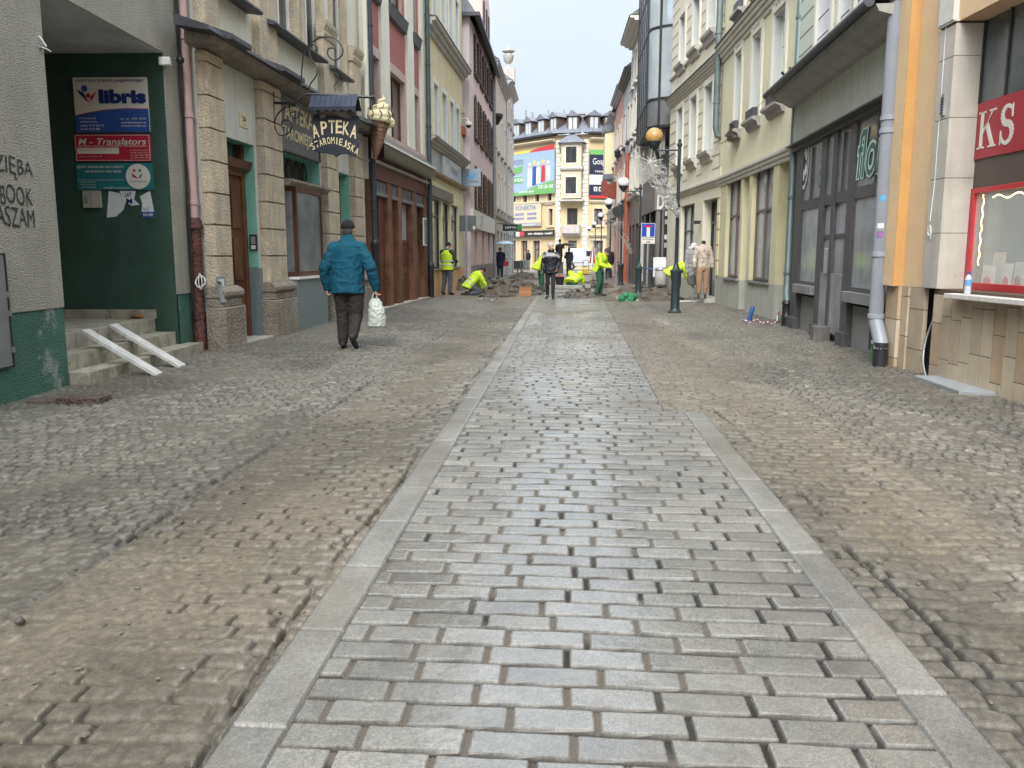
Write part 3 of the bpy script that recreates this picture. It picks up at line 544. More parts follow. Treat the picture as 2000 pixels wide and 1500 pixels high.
for i, (pa_, pb_) in enumerate(pils):
    s0 = L2.at(pa_, 640)[0]; s1 = L2.at(pb_, 640)[0]
    m = L2.mb(); z = z_pl+.1; k = 0
    while z < z_led-.1:
        z1 = min(z+.43, z_led); m.box(s0, s1, -.12, .04, z, z1-.022); m.box(s0+.02, s1-.02, -.12, .0, z1-.023, z1); z = z1
    m.build('pilaster', stone, L2.root, bevel=.006)
    b = L2.mb(); b.box(s0-.06, s1+.06, -.12, .13, .62, z_pl-.06).box(s0-.09, s1+.09, -.12, .17, -.1, .62); b.prof([(-.12, z_pl-.06), (.15, z_pl-.06), (.17, z_pl-.02), (.17, z_pl+.03), (.13, z_pl+.06), (.07, z_pl+.1), (-.12, z_pl+.1)], s0-.08, s1+.08)
    b.build('plinth', stone_d, L2.root, bevel=.015)
    s = L2.mb(); s.box(s0+.02, s1-.02, -.12, .03, z_led+.2, 5.75); s.build('upper_pilaster', stone, L2.root, bevel=.012)
    c = L2.mb(); c.prof([(-.1, 5.5), (.05, 5.5), (.08, 5.58), (.06, 5.62), (.11, 5.72), (.12, 5.8), (-.1, 5.83)], s0-.02, s1+.02).build('capital', stone, L2.root)
# zinc ledge above the ground floor
led = L2.mb(); led.prof([(-.1, z_led), (.2, z_led+.02), (.3, z_led+.09), (-.1, z_led+.16)], L2.at(412, 100, .25)[0], LE).build('stone_ledge', stone_d, L2.root)
lf = L2.mb(); lf.prof([(-.1, z_led+.165), (.34, z_led+.09), (.36, z_led+.10), (.35, z_led+.15), (-.1, z_led+.30)], L2.at(408, 80, .35)[0], LE-.02)
for (pa_, pb_) in pils: s0 = L2.at(pa_, 640)[0]-.07; s1 = L2.at(pb_, 640)[0]+.07; lf.prof([(-.1, z_led+.17), (.42, z_led+.10), (.44, z_led+.11), (.44, z_led+.17), (-.1, z_led+.36)], s0, s1)
lf.build('zinc_flashing', dgrey_m, L2.root)
upz0 = z_led+.16
sills = [L2.at(514, 27, .1), L2.at(641, 119, .1), L2.at(691, 156, .1)]
zsill = sills[1][1]
ups = [(545, 590), (600, 637), (652, 692)]
hs_up = []
W2 = [(L2.at(430, 20)[0]-1.0, L2.at(505, 20)[0]), (L2.at(539, 40)[0], L2.at(588, 40)[0]), (L2.at(596, 40)[0], L2.at(636, 60)[0]), (L2.at(653, 60)[0], L2.at(680, 60)[0])]
for a, e in W2: hs_up.append((a+.08, e-.06, zsill+.06, zsill+2.3, .15))
L2.wall('upper_wall', plaster_w, 0, LE, upz0, 11, hs_up, o=-.1, revmat=stone)
for hh_ in hs_up:
    L2.win(hh_, .14, white_f, glass_d, o=-.1, fw=.07, mul=(.5,), tr=(.72,))
    L2.mb().box(hh_[0]-.14, hh_[0]-.0, -.1, -.04, hh_[2], hh_[3]+.15).box(hh_[1], hh_[1]+.14, -.1, -.04, hh_[2], hh_[3]+.15).box(hh_[0]-.0, hh_[1]+.0, -.1, -.04, hh_[3], hh_[3]+.15).build('stone_surround', stone, L2.root)
for (a, e) in ((0, L2.at(513, 26, .15)[0]), (L2.at(536, 42, .15)[0], L2.at(641, 118, .15)[0]), (L2.at(654, 131, .15)[0], L2.at(692, 156, .15)[0])):
    L2.mb().prof([(-.1, zsill-.06), (.13, zsill-.09), (.16, zsill-.07), (.16, zsill-.04), (-.1, zsill+.04)], a, e).build('sill_flashing', dgrey_m, L2.root)
# door 1
d1 = L2.mb(); s0, s1 = h1[0], h1[1]; zt = h1[3]; od = -.1-.26
d1.box(s0, s0+.12, od, od+.1, 0, zt).box(s1-.12, s1, od, od+.1, 0, zt).box(s0+.12, s1-.12, od, od+.12, zt*.0+2.55, 2.72).box(s0+.12, (s0+s1)/2-.01, od, od+.06, .02, 2.55).box((s0+s1)/2+.01, s1-.12, od, od+.06, .02, 2.55)
for zz0, zz1 in ((.2, .75), (.95, 1.6), (1.75, 2.4)):
    for a in (s0+.2, (s0+s1)/2+.08): d1.box(a, a+(s1-s0)/2-.3, od+.06, od+.085, zz0, zz1)
dd = d1.build('door', door_w, L2.root, bevel=.006)
L2.mb().box(s0+.12, s1-.12, od, od+.03, 2.72, zt).build('fanlight', glass_d, dd); L2.mb().prof([(od+.1, 2.6), (od+.2, 2.66), (od+.24, 2.78), (od+.1, 2.8)], s0+.05, s1-.02).build('transom_moulding', brown_f, dd)
L2.mb().box(s0, s1, od-.02, .1, -.1, .05).build('threshold', M('pale_stone_step', (.45, .43, .38), rough=.7, var=.2, scale=8), L2.root)
# door 3
s0, s1 = h3[0], h3[1]; zt = h3[3]
dd = L2.mb().box(s0, s1, -.4, -.36, 0, zt).box(s0, s0+.1, -.36, -.31, 0, zt).box(s1-.1, s1, -.36, -.31, 0, zt).box(s0+.1, s1-.1, -.36, -.30, 2.5, 2.65).build('door', door_w, L2.root)
L2.mb().box(s0, s1, -.6, -.05, -.1, .05).build('threshold', MATS['pale_stone_step'], L2.root)
# shop window 2: angled bay on a tiled base
s0, s1 = h2[0], h2[1]; zt = h2[3]; zb = .98; ztr = zt-.62
base = L2.mb(); base.flat([(s0, -.6), (s1, -.6), (s1, -.12), (s1-.45, .12), (s0+.1, .12), (s0, -.0)], -.1, zb-.06).build('tiled_base', gtile, L2.root)
L2.mb().flat([(s0, -.6), (s1, -.6), (s1, -.1), (s1-.44, .16), (s0+.08, .16), (s0, .0)], zb-.06, zb-.02).build('window_board', M('white_sill', (.7, .7, .68), rough=.4, var=.1, bump=0), L2.root)
f = L2.mb(); co_ = [(s0+.03, -.35), (s0+.35, .04), (s1-.5, .04), (s1-.03, -.35)]
for (a, b_) in co_: f.box(a-.035, a+.035, b_-.035, b_+.035, zb, ztr)
for i in range(3):
    (a, b_), (c, d_) = co_[i], co_[i+1]
    for z0_, z1_ in ((zb-.02, zb+.07), (ztr-.05, ztr+.03)): f.flat([(a, b_-.03), (c, d_-.03), (c, d_+.03), (a, b_+.03)], z0_, z1_)
f.box(s0+.36, s0+.42, -.6, .03, zb, ztr); fo = f.build('shop_window', brown_f, L2.root, bevel=.004)
g = L2.mb()
for i in range(3): (a, b_), (c, d_) = co_[i], co_[i+1]; g.flat([(a, b_-.006), (c, d_-.006), (c, d_+.006), (a, b_+.006)], zb+.06, ztr-.04)
g.build('pane', glass_m, fo)
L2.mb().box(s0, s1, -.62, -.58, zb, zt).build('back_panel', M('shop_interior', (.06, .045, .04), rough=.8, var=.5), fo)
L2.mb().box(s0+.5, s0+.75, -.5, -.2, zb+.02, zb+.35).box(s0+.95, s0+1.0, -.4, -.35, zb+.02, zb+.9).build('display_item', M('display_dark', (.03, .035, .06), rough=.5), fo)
L2.mb().prof([(-.6, ztr+.0), (.06, ztr+.03), (.12, ztr+.1), (.12, ztr+.14), (-.6, ztr+.16)], s0+.02, s1-.02).build('transom_shelf', stone_d, fo)
gr = L2.mb(); n = 5
for i in range(n):
    a = s0+.1+(s1-s0-.2)*i/n; w_ = (s1-s0-.2)/n
    gr.tube([(a+w_*(.5+.38*math.sin(t)), -.32, ztr+.17+.42*(t/3.14)) for t in np.linspace(0, 3.14, 8)], .014, 5); gr.tube([(a+w_*(.5-.38*math.sin(t)), -.32, ztr+.17+.42*(t/3.14)) for t in np.linspace(0, 3.14, 8)], .014, 5)
gr.build('scroll_grille', black_m, fo); L2.mb().box(s0, s1, -.45, -.42, ztr+.16, zt).build('grille_backing', M('grille_back', (.07, .07, .065), rough=.6), fo)
def wallbox(b, name, label, cat, rect, t, mats, o=-.1, parts=None):
    s0, s1, z0, z1 = b.q(*rect, o); r = thing(name, label, cat, b.w((s0+s1)/2, o, (z0+z1)/2), math.atan2(b.d.y, b.d.x)); w, h = (s1-s0), z1-z0
    b.mb().box(-w/2, w/2, 0, t, -h/2, h/2).build('housing', mats, r, bevel=min(.008, t*.3)); return r, w, h
# house number plate, intercom, small box
r, w, h = wallbox(L2, 'house_number_plate', 'cream house number plate 21 above the pharmacy side door', 'number plate', (466, 219, 483, 252), .015, M('plate_cream', (.62, .56, .38), rough=.4, var=.1, bump=0))
txt('21', r, (0, -.018, h*.12), (1, 0, 0), (0, 0, 1), h*.36, w*.42, black_m, bold=.02); txt('Długa', r, (0, -.018, -h*.3), (1, 0, 0), (0, 0, 1), h*.14, w*.5, black_m)
ib = L2.w(h1[1]-.005, -.1, 0); IB = Bd(None, '', '', (L2.w(h1[1]-.012, -.4, 0)).to_tuple()[:2], (L2.w(h1[1]-.012, -.1, 0)).to_tuple()[:2], -1)
r, w, h = wallbox(IB, 'intercom', 'dark rounded intercom panel on the mint door reveal', 'intercom', (488, 458, 504, 489), .03, black_m, o=0)
IB.mb().box(-w*.3, w*.3, .03, .034, -h*.1, h*.38).build('speaker_grille', grey_m, r); IB.mb().box(-w*.3, w*.3, .03, .034, -h*.42, -h*.18).build('name_label', paper, r)
r, w, h = wallbox(L2, 'box_on_stone', 'small grey electrical box with stickers on the first stone pilaster', 'electrical box', (421, 539, 437, 568), .03, grey_m, o=.04)
L2.mb().box(-w*.4, w*.3, .03, .033, -h*.3, h*.3).build('sticker', paper, r)
EB = Bd(None, '', '', (L2.w(h2[1]-.002, -.6, 0)).to_tuple()[:2], (L2.w(h2[1]-.002, -.1, 0)).to_tuple()[:2], -1)
r, w, h = wallbox(EB, 'bell_box', 'small white bell box on the mint window reveal', 'bell box', (618, 470, 628, 480), .03, white_f, o=0)
EB.mb().box(-w*.2, w*.2, .03, .036, -h*.2, h*.2).build('button', grey_m, r)
sb_ = thing('scraper_lamp', 'tilted grey metal fitting on the stone plinth by the pink pipe', 'fitting', L2.w(-.12, .1, .83)); MB().box(-.03, .03, -.04, .04, -.15, .15).build('housing', grey_m, sb_, bevel=.01).rotation_euler = (0, R(-12), 0); MB().tube([(0, 0, .13), (.0, -.1, .15)], .012, 6).build('bracket', black_m, sb_)
# wall sign with the pharmacy name
s0, z1 = L2.at(552, 212, .06); s1 = L2.at(633, 300, .06)[0]; z1 -= .0; z0 = h2[3]+.02
z1 = z_led-.05
r = thing('pharmacy_wall_sign', 'grey board with cream pharmacy lettering on the wall', 'sign', L2.w((s0+s1)/2, -.1, (z0+z1)/2), math.atan2(L2.d.y, L2.d.x)); w, h = s1-s0, z1-z0
creamp = M('cream_lettering', (.60, .52, .33), rough=.5, var=.15, bump=0)
L2.mb().box(-w/2, w/2, 0, .06, -h/2, h/2).build('panel', M('sign_dark_grey', (.10, .10, .11), rough=.5, var=.2), r); L2.mb().box(-w/2-.03, w/2+.03, 0, .08, -h/2-.03, -h/2).box(-w/2-.03, -w/2, 0, .08, -h/2, h/2).box(w/2, w/2+.03, 0, .08, -h/2, h/2).build('frame', black_m, r)
txt('APTEKA', r, (0, -.065, h*.24), (1, 0, 0), (0, 0, 1), h*.32, w*.7, creamp, bold=.02); txt('STAROMIEJSKA', r, (0, -.065, -h*.2), (1, 0, 0), (0, 0, 1), h*.30, w*.9, creamp, bold=.02)
# hanging pharmacy sign on a wrought iron bracket (reads towards the viewer)
sb, zb_ = L2.at(536, 330, .05); root_w = L2.w(L2.at(536, 240, .04)[0], .05, 0); Yh = root_w.y
def hp(px, py): v = VY(px, py, Yh); return Vector((v[0]-root_w.x, 0, v[2]))
r = thing('hanging_pharmacy_sign', 'black hanging pharmacy sign with little shingled roof on a scrolled iron bracket', 'sign', (root_w.x, Yh, 0))
br = MB(); 
def curve(px): return [hp(*p) for p in px]
def smooth_curve(P_, k=5):
    out = []; P_ = [P_[0]]+P_+[P_[-1]]
    for i in range(1, len(P_)-2):
        for t in np.linspace(0, 1, k, endpoint=False):
            a, b_, c, d_ = P_[i-1], P_[i], P_[i+1], P_[i+2]; out.append(.5*((2*b_)+(c-a)*t+(2*a-5*b_+4*c-d_)*t*t+(3*b_-a-3*c+d_)*t**3))
    return out+[P_[-1]]
br.tube(curve([(534, 180), (535, 280)]), .016, 8); br.tube(curve([(536, 201), (576, 203), (592, 186), (606, 184), (640, 185), (728, 190)]), .022, 8)
for pts, rr_ in (([(584, 190), (588, 165), (590, 130), (597, 98), (620, 76), (648, 73), (666, 88), (669, 105), (655, 118), (641, 108), (642, 95), (655, 95), (656, 104)], .012), ([(604, 183), (606, 165), (618, 147), (618, 130), (606, 112), (603, 95), (612, 87), (620, 94), (616, 106)], .011),
    ([(580, 206), (558, 210), (541, 225), (537, 245), (545, 263), (560, 262), (570, 250), (566, 236), (552, 236), (550, 246), (558, 250)], .011), ([(578, 205), (586, 215), (584, 228), (573, 231), (568, 222), (577, 218)], .010), ([(655, 118), (653, 140), (661, 150), (659, 160), (653, 168), (656, 178)], .007)):
    br.tube(smooth_curve(curve(pts)), rr_, 6)
br.ball(hp(728, 190), .035, 10, 6); br.build('iron_bracket', black_m, r, smooth=True)
zr0, zr1 = hp(640, 212).z, hp(640, 184).z; xa, xb = hp(609, 200).x, hp(700, 200).x
rf = MB(); nn_ = 9
for sgn in (1, -1):
    for i in range(nn_):
        a = xa+(xb-xa)*i/nn_; b_ = xa+(xb-xa)*(i+1)/nn_-.012; dy = .2*sgn
        rf.add([(a, 0, zr1), (b_, 0, zr1), (b_+.01, -dy, zr0), (a+.01, -dy, zr0), (a, 0, zr1-.015), (b_, 0, zr1-.015), (b_+.01, -dy, zr0-.015), (a+.01, -dy, zr0-.015)], [(0, 1, 2, 3), (4, 5, 6, 7), (0, 1, 5, 4), (1, 2, 6, 5), (2, 3, 7, 6), (3, 0, 4, 7)])
    rf.add([(xa, 0, zr1-.012), (xb, 0, zr1-.012), (xb, -.195*sgn, zr0-.012), (xa, -.195*sgn, zr0-.012)], [(0, 1, 2, 3)])
rf.build('shingle_roof', M('dark_blue_shingle', (.035, .045, .075), rough=.45, var=.3, metal=.3), r)
sc2 = MB(); xx = np.linspace(xa, xb, 13)
for i in range(12): sc2.flat([(xx[i], -.2), (xx[i+1], -.2), (xx[i+1], -.19), (xx[i], -.19)], zr0-.055-.02*(i % 2), zr0-.01)
sc2.build('scalloped_edge', M('sign_black_blue', (.012, .016, .03), rough=.45, var=.2), r)
out = [(612, 226), (622, 222), (628, 232), (640, 226), (658, 226), (676, 231), (684, 232), (690, 226), (700, 226), (706, 234), (700, 246), (698, 262), (702, 280), (700, 298), (696, 305), (684, 303), (674, 300), (664, 302), (657, 307), (650, 302), (638, 300), (622, 298), (610, 294), (607, 288), (612, 270), (612, 252), (608, 238)]
pts = [(hp(*p).x, hp(*p).z) for p in out]; MB().prism(pts, -.025, .025).build('board', MATS['sign_black_blue'], r, bevel=.006)
for k, (px, ch) in enumerate(zip((617, 634, 649, 663, 677, 692), 'APTEKA')):
    off = [11, 3, 0, 0, 4, 12][k]; a = [R(10), R(5), 0, R(-2), R(-6), R(-12)][k]; c = hp(px, 248+off*.8); txt(ch, r, (c.x, -.027, c.z), (math.cos(a), 0, math.sin(a)), (-math.sin(a), 0, math.cos(a)), .21, .105, creamp, bold=.015)
for k, ch in enumerate('STAROMIEJSKA'):
    t = k/11; px = 612+86*t; py = 291-19*math.sin(math.pi*(.08+t*.9))+t*6; a = R(32)*(.5-t)*1.6; c = hp(px, py); txt(ch, r, (c.x, -.027, c.z), (math.cos(a), 0, math.sin(a)), (-math.sin(a), 0, math.cos(a)), .11, .018 if ch == 'I' else .056, creamp, bold=.014)
ch_ = MB(); [ch_.tube([hp(x_, 212), hp(x_, 228)], .008, 5) for x_ in (620, 693)]; ch_.build('chain', black_m, r)
# black downpipe between the pharmacy and the brown shop
ps = L2.w(LE-.02, .16, 0)
p = pipe('downpipe', 'black downpipe with bulky joints between pharmacy and brown shop', [(ps.x, ps.y, .0), (ps.x, ps.y, 1.9), (ps.x, ps.y, 11)], .065, M('black_pipe_paint', (.035, .045, .06), rough=.4, var=.25), 12, (1.6, 2.4, 3.6, 4.7, 6.5))
MB().lathe([(.07, 0), (.09, .02), (.09, .3), (.075, .32), (.075, 1.5), (.1, 1.55), (.1, 1.66), (.07, 1.7)], (0, 0, 0), 12).build('cast_foot', black_m, p, smooth=True)
MB().box(-.02, .1, -.03, .03, 4.75, 4.9).tube([(0, -.05, 4.45), (.16, -.05, 4.45)], .03, 8).build('clamp', black_m, p)
MB().box(-.0, .07, -.14, -.07, 3.55, 3.85).build('junction_box', white_f, p, bevel=.01)
# --- L3: brown wooden shop front, red upper floors
redp = M('dusty_red_plaster', (.34, .13, .125), rough=.9, var=.14, scale=1.5, bump=.15, bscale=50, streak=.2)
offw = M('offwhite_plaster', (.66, .65, .58), rough=.85, var=.1, scale=1.5, bump=.1, bscale=50, streak=.2)
pinkst = M('pinkish_stone_trim', (.46, .36, .33), rough=.85, var=.15, scale=2, streak=.3)
bwood = wood('shop_brown_wood', (.20, .10, .06), (.10, .035, .022)); rwood = wood('red_brown_wood', (.14, .042, .032), (.09, .022, .02)); darkw = wood('dark_board', (.045, .035, .035), (.02, .015, .015))
L3 = Bd('brown_shop_house', 'red and white house with brown wooden shop front and closed shutters', 'building', (-4.56, 20.0), (-4.33, 26.35), -1)
E3 = L3.len; za = L3.at(751, 290)[1]; zt3 = L3.at(745, 350)[1]
L3.body(offw, 0, E3, 13, depth=7, o=-.05)
z3top = L3.at(760, 272)[1]
col3 = [(745, 768), (800, 822)]
def seg(b, pa, pb, y): return b.at(pa, y)[0], b.at(pb, y)[0]
w3 = []
for (pa_, pb_, ytop, ybot) in ((719, 741, 88, 250), (761, 791, 128, 270), (808, 818, 174, 300)):
    s0, zt_ = L3.at(pa_, ytop); s1, _ = L3.at(pb_, ytop+15); w3.append((s0, s1, z3top+.12, zt_-.1, .17))
zr = w3[0][3]
L3.wall('upper_wall', redp, 0, E3, z3top, 13, w3+[(h_[0], h_[1], zr+1.55, zr+3.6, .17) for h_ in w3], o=-.05, revmat=pinkst)
for h_ in w3:
    L3.win((h_[0], h_[1], h_[2], h_[3]), .15, brown_f, M('window_glass_brown', (.13, .11, .10), rough=.15, var=.5, scale=1.2, bump=0, spec=.8), o=-.05, fw=.05, mul=(.5,), tr=())
    L3.win((h_[0], h_[1], zr+1.55, zr+3.6), .15, brown_f, MATS['window_glass_brown'], o=-.05, fw=.05, mul=(.5,), tr=(.7,))
    L3.mb().box(h_[0]-.12, h_[1]+.12, -.05, -.01, h_[3]+.0, h_[3]+.22).box(h_[0]-.12, h_[0], -.05, -.012, h_[2], h_[3]).box(h_[1], h_[1]+.12, -.05, -.012, h_[2], h_[3]).build('stone_surround', pinkst, L3.root)
    L3.mb().prof([(-.05, zr+1.25), (.05, zr+1.28), (.1, zr+1.5), (.12, zr+1.55), (-.05, zr+1.6)], h_[0]-.1, h_[1]+.1).build('sill', dgrey_m, L3.root)
for (pa_, pb_, y) in ((709, 717, 200), (746, 761, 200), (796, 808, 200), (822, 834, 200)):
    s0, s1 = seg(L3, pa_, pb_, y); L3.mb().box(max(0, s0), min(s1, E3), -.05, .03, z3top, 13).build('white_pilaster', offw, L3.root)
# fascia: roller awning box with fringe, brown lower wall
zf = L3.at(751, 277, .3)[1]; zfb = L3.at(735, 315, .1)[1]
L3.wall('fascia_wall', rwood, 0, E3, zfb, z3top, [], o=-.05)
aw = thing('shop_awning', 'rolled dark fringed awning with white bar over the brown shop', 'awning', L3.A, math.atan2(L3.d.y, L3.d.x))
a0 = L3.at(747, 275, .3)[0]
L3.mb().prof([(-.04, zf-.04), (.3, zf-.06), (.3, zf+.02), (.05, zf+.26), (-.04, zf+.26)], a0, E3-.05).build('cassette', wood('awning_canvas', (.10, .085, .07), (.05, .04, .035)), aw)
L3.mb().box(a0-.02, E3-.02, .30, .35, zf-.05, zf+.0).build('white_bar', white_f, aw)
fr = L3.mb(); xx = np.arange(a0, E3-.1, .11)
for k, x in enumerate(xx): fr.add([(x, .33, zf-.05), (x+.11, .33, zf-.05), (x+.095, .335, zf-.3-.04*(k % 2)), (x+.055, .33, zf-.42-.06*(k % 3 == 0)), (x+.015, .335, zf-.3)], [(0, 1, 2, 3, 4)])
fr.build('fringe', M('fringe_cloth', (.12, .105, .075), rough=.95, var=.4, scale=6), aw)
L3.mb().box(a0-.3, E3+.0, -.04, .07, z3top-.07, z3top+.06).build('string_course', pinkst, L3.root)
L3.mb().box(0, E3, -.05, .13, zfb-.03, zfb+.03).build('white_moulding', M('greyed_paint', (.42, .40, .38), rough=.6, var=.2), L3.root)
L3.mb().box(0, E3, -.05, .05, zt3-.05, zfb-.03).build('head_board', rwood, L3.root)
# posts
zlat = L3.at(745, 378)[1]
posts = [(722, 733), (755, 763), (775, 782), (803, 811), (825, 833)]
ps_ = [seg(L3, a, e, 450) for a, e in posts]
L3.wall('back_boarding', darkw, 0, E3, -.1, zt3-.05, [], o=-.17)
for k, (a, e) in enumerate(ps_):
    L3.mb().box(max(0, a), e, -.17, .05, -.05, zt3-.06).build('post', bwood, L3.root, bevel=.01)
bays = [(ps_[i][1], ps_[i+1][0]) for i in range(4)]
shut = M('cream_roller_shutter', (.40, .35, .25), rough=.55, var=.12, bump=0)
for k, (a, e) in enumerate(bays):
    m = L3.mb(); nb = max(4, int((e-a)/.13))
    for i in range(nb): x = a+(e-a)*(i+.5)/nb; m.box(x-.025, x+.025, -.02, .02, zlat, zt3-.07)
    m.box(a, e, -.05, .06, zlat-.08, zlat); m.build('lattice', M('grey_lattice', (.19, .19, .20), rough=.7, var=.3), L3.root)
    zz = zlat-.08
    if k in (0, 2, 3):
        L3.mb().box(a, a+.5 if k == 0 else e-.05, -.16, -.13, zz-1.0, zz-.02).build('fanlight', glass_l if k != 3 else glass_m, L3.root)
        L3.mb().box(a, e, -.16, -.08, zz-1.1, zz-1.0).build('rail', rwood, L3.root)
    if k == 0:
        m = L3.mb(); z = .1
        while z < zz-1.12: m.box(a, a+.55, -.14, -.11, z, z+.052); z += .06
        m.build('roller_shutter', shut, L3.root); L3.mb().box(a+.55, e, -.16, -.05, 0, zz).build('door_leaf', rwood, L3.root, bevel=.006)
    elif k == 2:
        m = L3.mb(); m.box(a, e, -.16, -.10, 0, zz-1.1)
        for z0_, z1_ in ((.15, .7), (.8, 1.0), (1.1, 2.0)): m.box(a+.1, e-.1, -.10, -.08, z0_, min(z1_, zz-1.2))
        m.build('door', rwood, L3.root, bevel=.006)
    else: L3.mb().box(a, e, -.16, -.08, 0, zz-1.1 if k == 3 else zz).build('board_panel', bwood, L3.root)
L3.mb().box(0, E3, -.16, .12, -.1, .05).build('threshold', MATS['pale_stone_step'], L3.root)
# menu board on the last bay
r, w, h = wallbox(L3, 'menu_board', 'narrow pale framed menu board at the far end of the brown shop', 'notice board', (825, 425, 832, 480), .04, white_f, o=.05); L3.mb().box(-w*.4, w*.4, .04, .044, -h*.45, h*.45).build('sheet', glass_m, r)
# soft ice cream sign
c = L3.at(750, 240, .45); Yc = L3.w(c[0], 0, 0).y
def cp(px, py): v = VY(px, py, Yc); return v
c0 = cp(732, 312); cr = thing('ice_cream_sign', 'giant soft ice cream cone sign fixed above the brown shop', 'sign', (c0[0], Yc, c0[2]), 0)
ct = cp(745, 246); top = cp(752, 203)
waffle = M('waffle_brown', (.22, .13, .09), rough=.7, var=.2, scale=5, bump=.5, bscale=18)
tl = R(9); MB().lathe([(.03, 0), (.12, .3), (.215, .8), (.235, .88)], (0, 0, 0), 20).build('cone', waffle, cr, smooth=True)
g = MB()
for k in range(9): z = .08+k*.09; rr_ = .04+.2*z/.88+.004; g.lathe([(rr_, z), (rr_+.006, z+.008), (rr_, z+.016)], (0, 0, 0), 20)
for k in range(10): a = k*.628; g.tube([(.035*math.cos(a), .035*math.sin(a), .02), (.235*math.cos(a+.5), .235*math.sin(a+.5), .86)], .006, 4)
g.build('waffle_ridges', M('waffle_dark', (.12, .07, .05), rough=.8), cr)
ic = M('vanilla_cream', (.72, .66, .42), rough=.45, var=.1, scale=5, bump=0); sw = MB()
pts = []; rr_ = []
for i in range(90):
    t = i/89; a = t*2*math.pi*3.4; rad = .21*(1-t)**.8; pts.append((rad*math.cos(a), rad*math.sin(a), .86+.56*t)); rr_.append(.12*(1-t)+.012)
sw.tube(pts, rr_, 12); sw.lathe([(.25, .84), (.27, .92), (.2, 1.05), (.05, 1.3)], (0, 0, 0), 20); sw.build('swirl', ic, cr, smooth='all')
dr = MB(); rn = random.Random(5)
for k in range(9):
    a = k*.7; pts = [(.29*math.cos(a+.18*math.sin(j*1.3)), .29*math.sin(a+.18*math.sin(j*1.3)), .9+.06*j) if j < 4 else (.24*math.cos(a+.2), .24*math.sin(a+.2), .9+.06*j) for j in range(6)]; dr.tube(pts, .011, 5)
dr.build('outline_groove', M('groove_brown', (.12, .09, .05), rough=.8), cr)
MB().tube([(0, 0, .5), (-.35, .1, .5)], .02, 8).tube([(0, 0, .8), (-.35, .1, .8)], .02, 8).build('bracket', black_m, cr)
cr.rotation_euler = (0, tl, 0)
# green-black downpipe between brown shop and yellow house
ps = L3.w(E3+.05, .13, 0); p = pipe('downpipe', 'dark green downpipe between the red house and the yellow house', [(ps.x, ps.y, 0), (ps.x, ps.y, 13)], .075, M('green_black_pipe', (.05, .075, .085), rough=.4, var=.25), 12, (1.4, 2.6, 4.0, 5.2, 7, 9))
MB().lathe([(.08, 0), (.1, .02), (.1, .9), (.115, .95), (.115, 1.05), (.08, 1.1)], (0, 0, 0), 12).build('cast_foot', black_m, p, smooth=True); MB().box(-.02, .1, -.16, -.08, 3.65, 3.9).build('junction_box', white_f, p, bevel=.01)
# --- L4: yellow house with grey sign band
yel = M('pale_yellow_plaster', (.64, .56, .36), rough=.9, var=.14, scale=1.3, bump=.12, bscale=50, streak=.3, spots=((.62, .58, .45), 2, .6, .5))
lyel = M('light_yellow_render', (.66, .62, .42), rough=.85, var=.08, scale=1.5); orng = M('apricot_render', (.62, .40, .21), rough=.85, var=.1, scale=1.5)
L4 = Bd('yellow_house', 'pale yellow house with grey shop band and apricot base', 'building', (-4.30, 26.45), (-4.10, 34.2), -1)
E4 = L4.len; z4c = L4.at(850, 277)[1]; z4b = L4.at(850, 342)[1]
hs4 = []
for (pa_, pb_, yt) in ((846, 854, 165), (862, 871, 178), (878, 885, 196), (890, 896, 210)):
    s0 = L4.at(pa_, yt)[0]; s1 = L4.at(pb_, yt+10)[0]; hs4.append((s0, s1, z4c+.1, L4.at(862, 178)[1], .15))
z4u = L4.at(844, 35, .2)[1]
hs4u = [(h_[0], h_[1], z4u+.2, z4u+2.2, .15) for h_ in hs4]
L4.wall('upper_wall', yel, 0, E4, z4c, z4u+5, hs4+hs4u, o=0, revmat=M('pale_blue_grey_reveal', (.50, .54, .56), rough=.7, var=.08)); L4.body(yel, 0, E4, z4u+5, depth=7)
for h_ in hs4+hs4u:
    L4.win(h_, .14, white_f, glass_l, fw=.05, mul=(.5,), tr=(.7,)); L4.mb().box(h_[0]-.14, h_[0], 0, .03, h_[2], h_[3]+.16).box(h_[1], h_[1]+.14, 0, .03, h_[2], h_[3]+.16).box(h_[0], h_[1], 0, .03, h_[3], h_[3]+.16).build('surround', offw, L4.root)
cornice(L4, 'cornice', MATS['greyed_paint'], 0, E4+.1, z4u-.35, z4u, .35, 3, flash=dgrey_m); cornice(L4, 'lower_cornice', MATS['greyed_paint'], 0, E4+.05, z4c-.25, z4c, .3, 3, flash=grey_m)
L4.wall('shop_band', M('grey_shop_band', (.36, .38, .41), rough=.4, var=.1, bump=0), 0, E4, z4b+.0, z4c-.25, [], o=0)
L4.mb().prof([(0, z4b-.08), (.16, z4b-.02), (.18, z4b+.05), (0, z4b+.05)], 0, E4).build('wooden_edge', wood('tan_board', (.36, .24, .12), (.2, .12, .06)), L4.root)
hg = []
for (pa_, pb_, yt, yb) in ((843, 861, 384, 522), (864, 878, 393, 520), (881, 895, 392, 495)): hg.append((L4.at(pa_, yt)[0]+(0.02 if pa_ == 843 else 0), L4.at(pb_, yt)[0], L4.at(850, 525)[1], L4.at(862, 392)[1], .15))
zor = L4.at(850, 528)[1]
L4.wall('ground_wall', lyel, 0, E4, zor, z4b-.08, hg, revmat=lyel); L4.wall('apricot_base', orng, 0, E4, -.1, zor, [], o=.01)
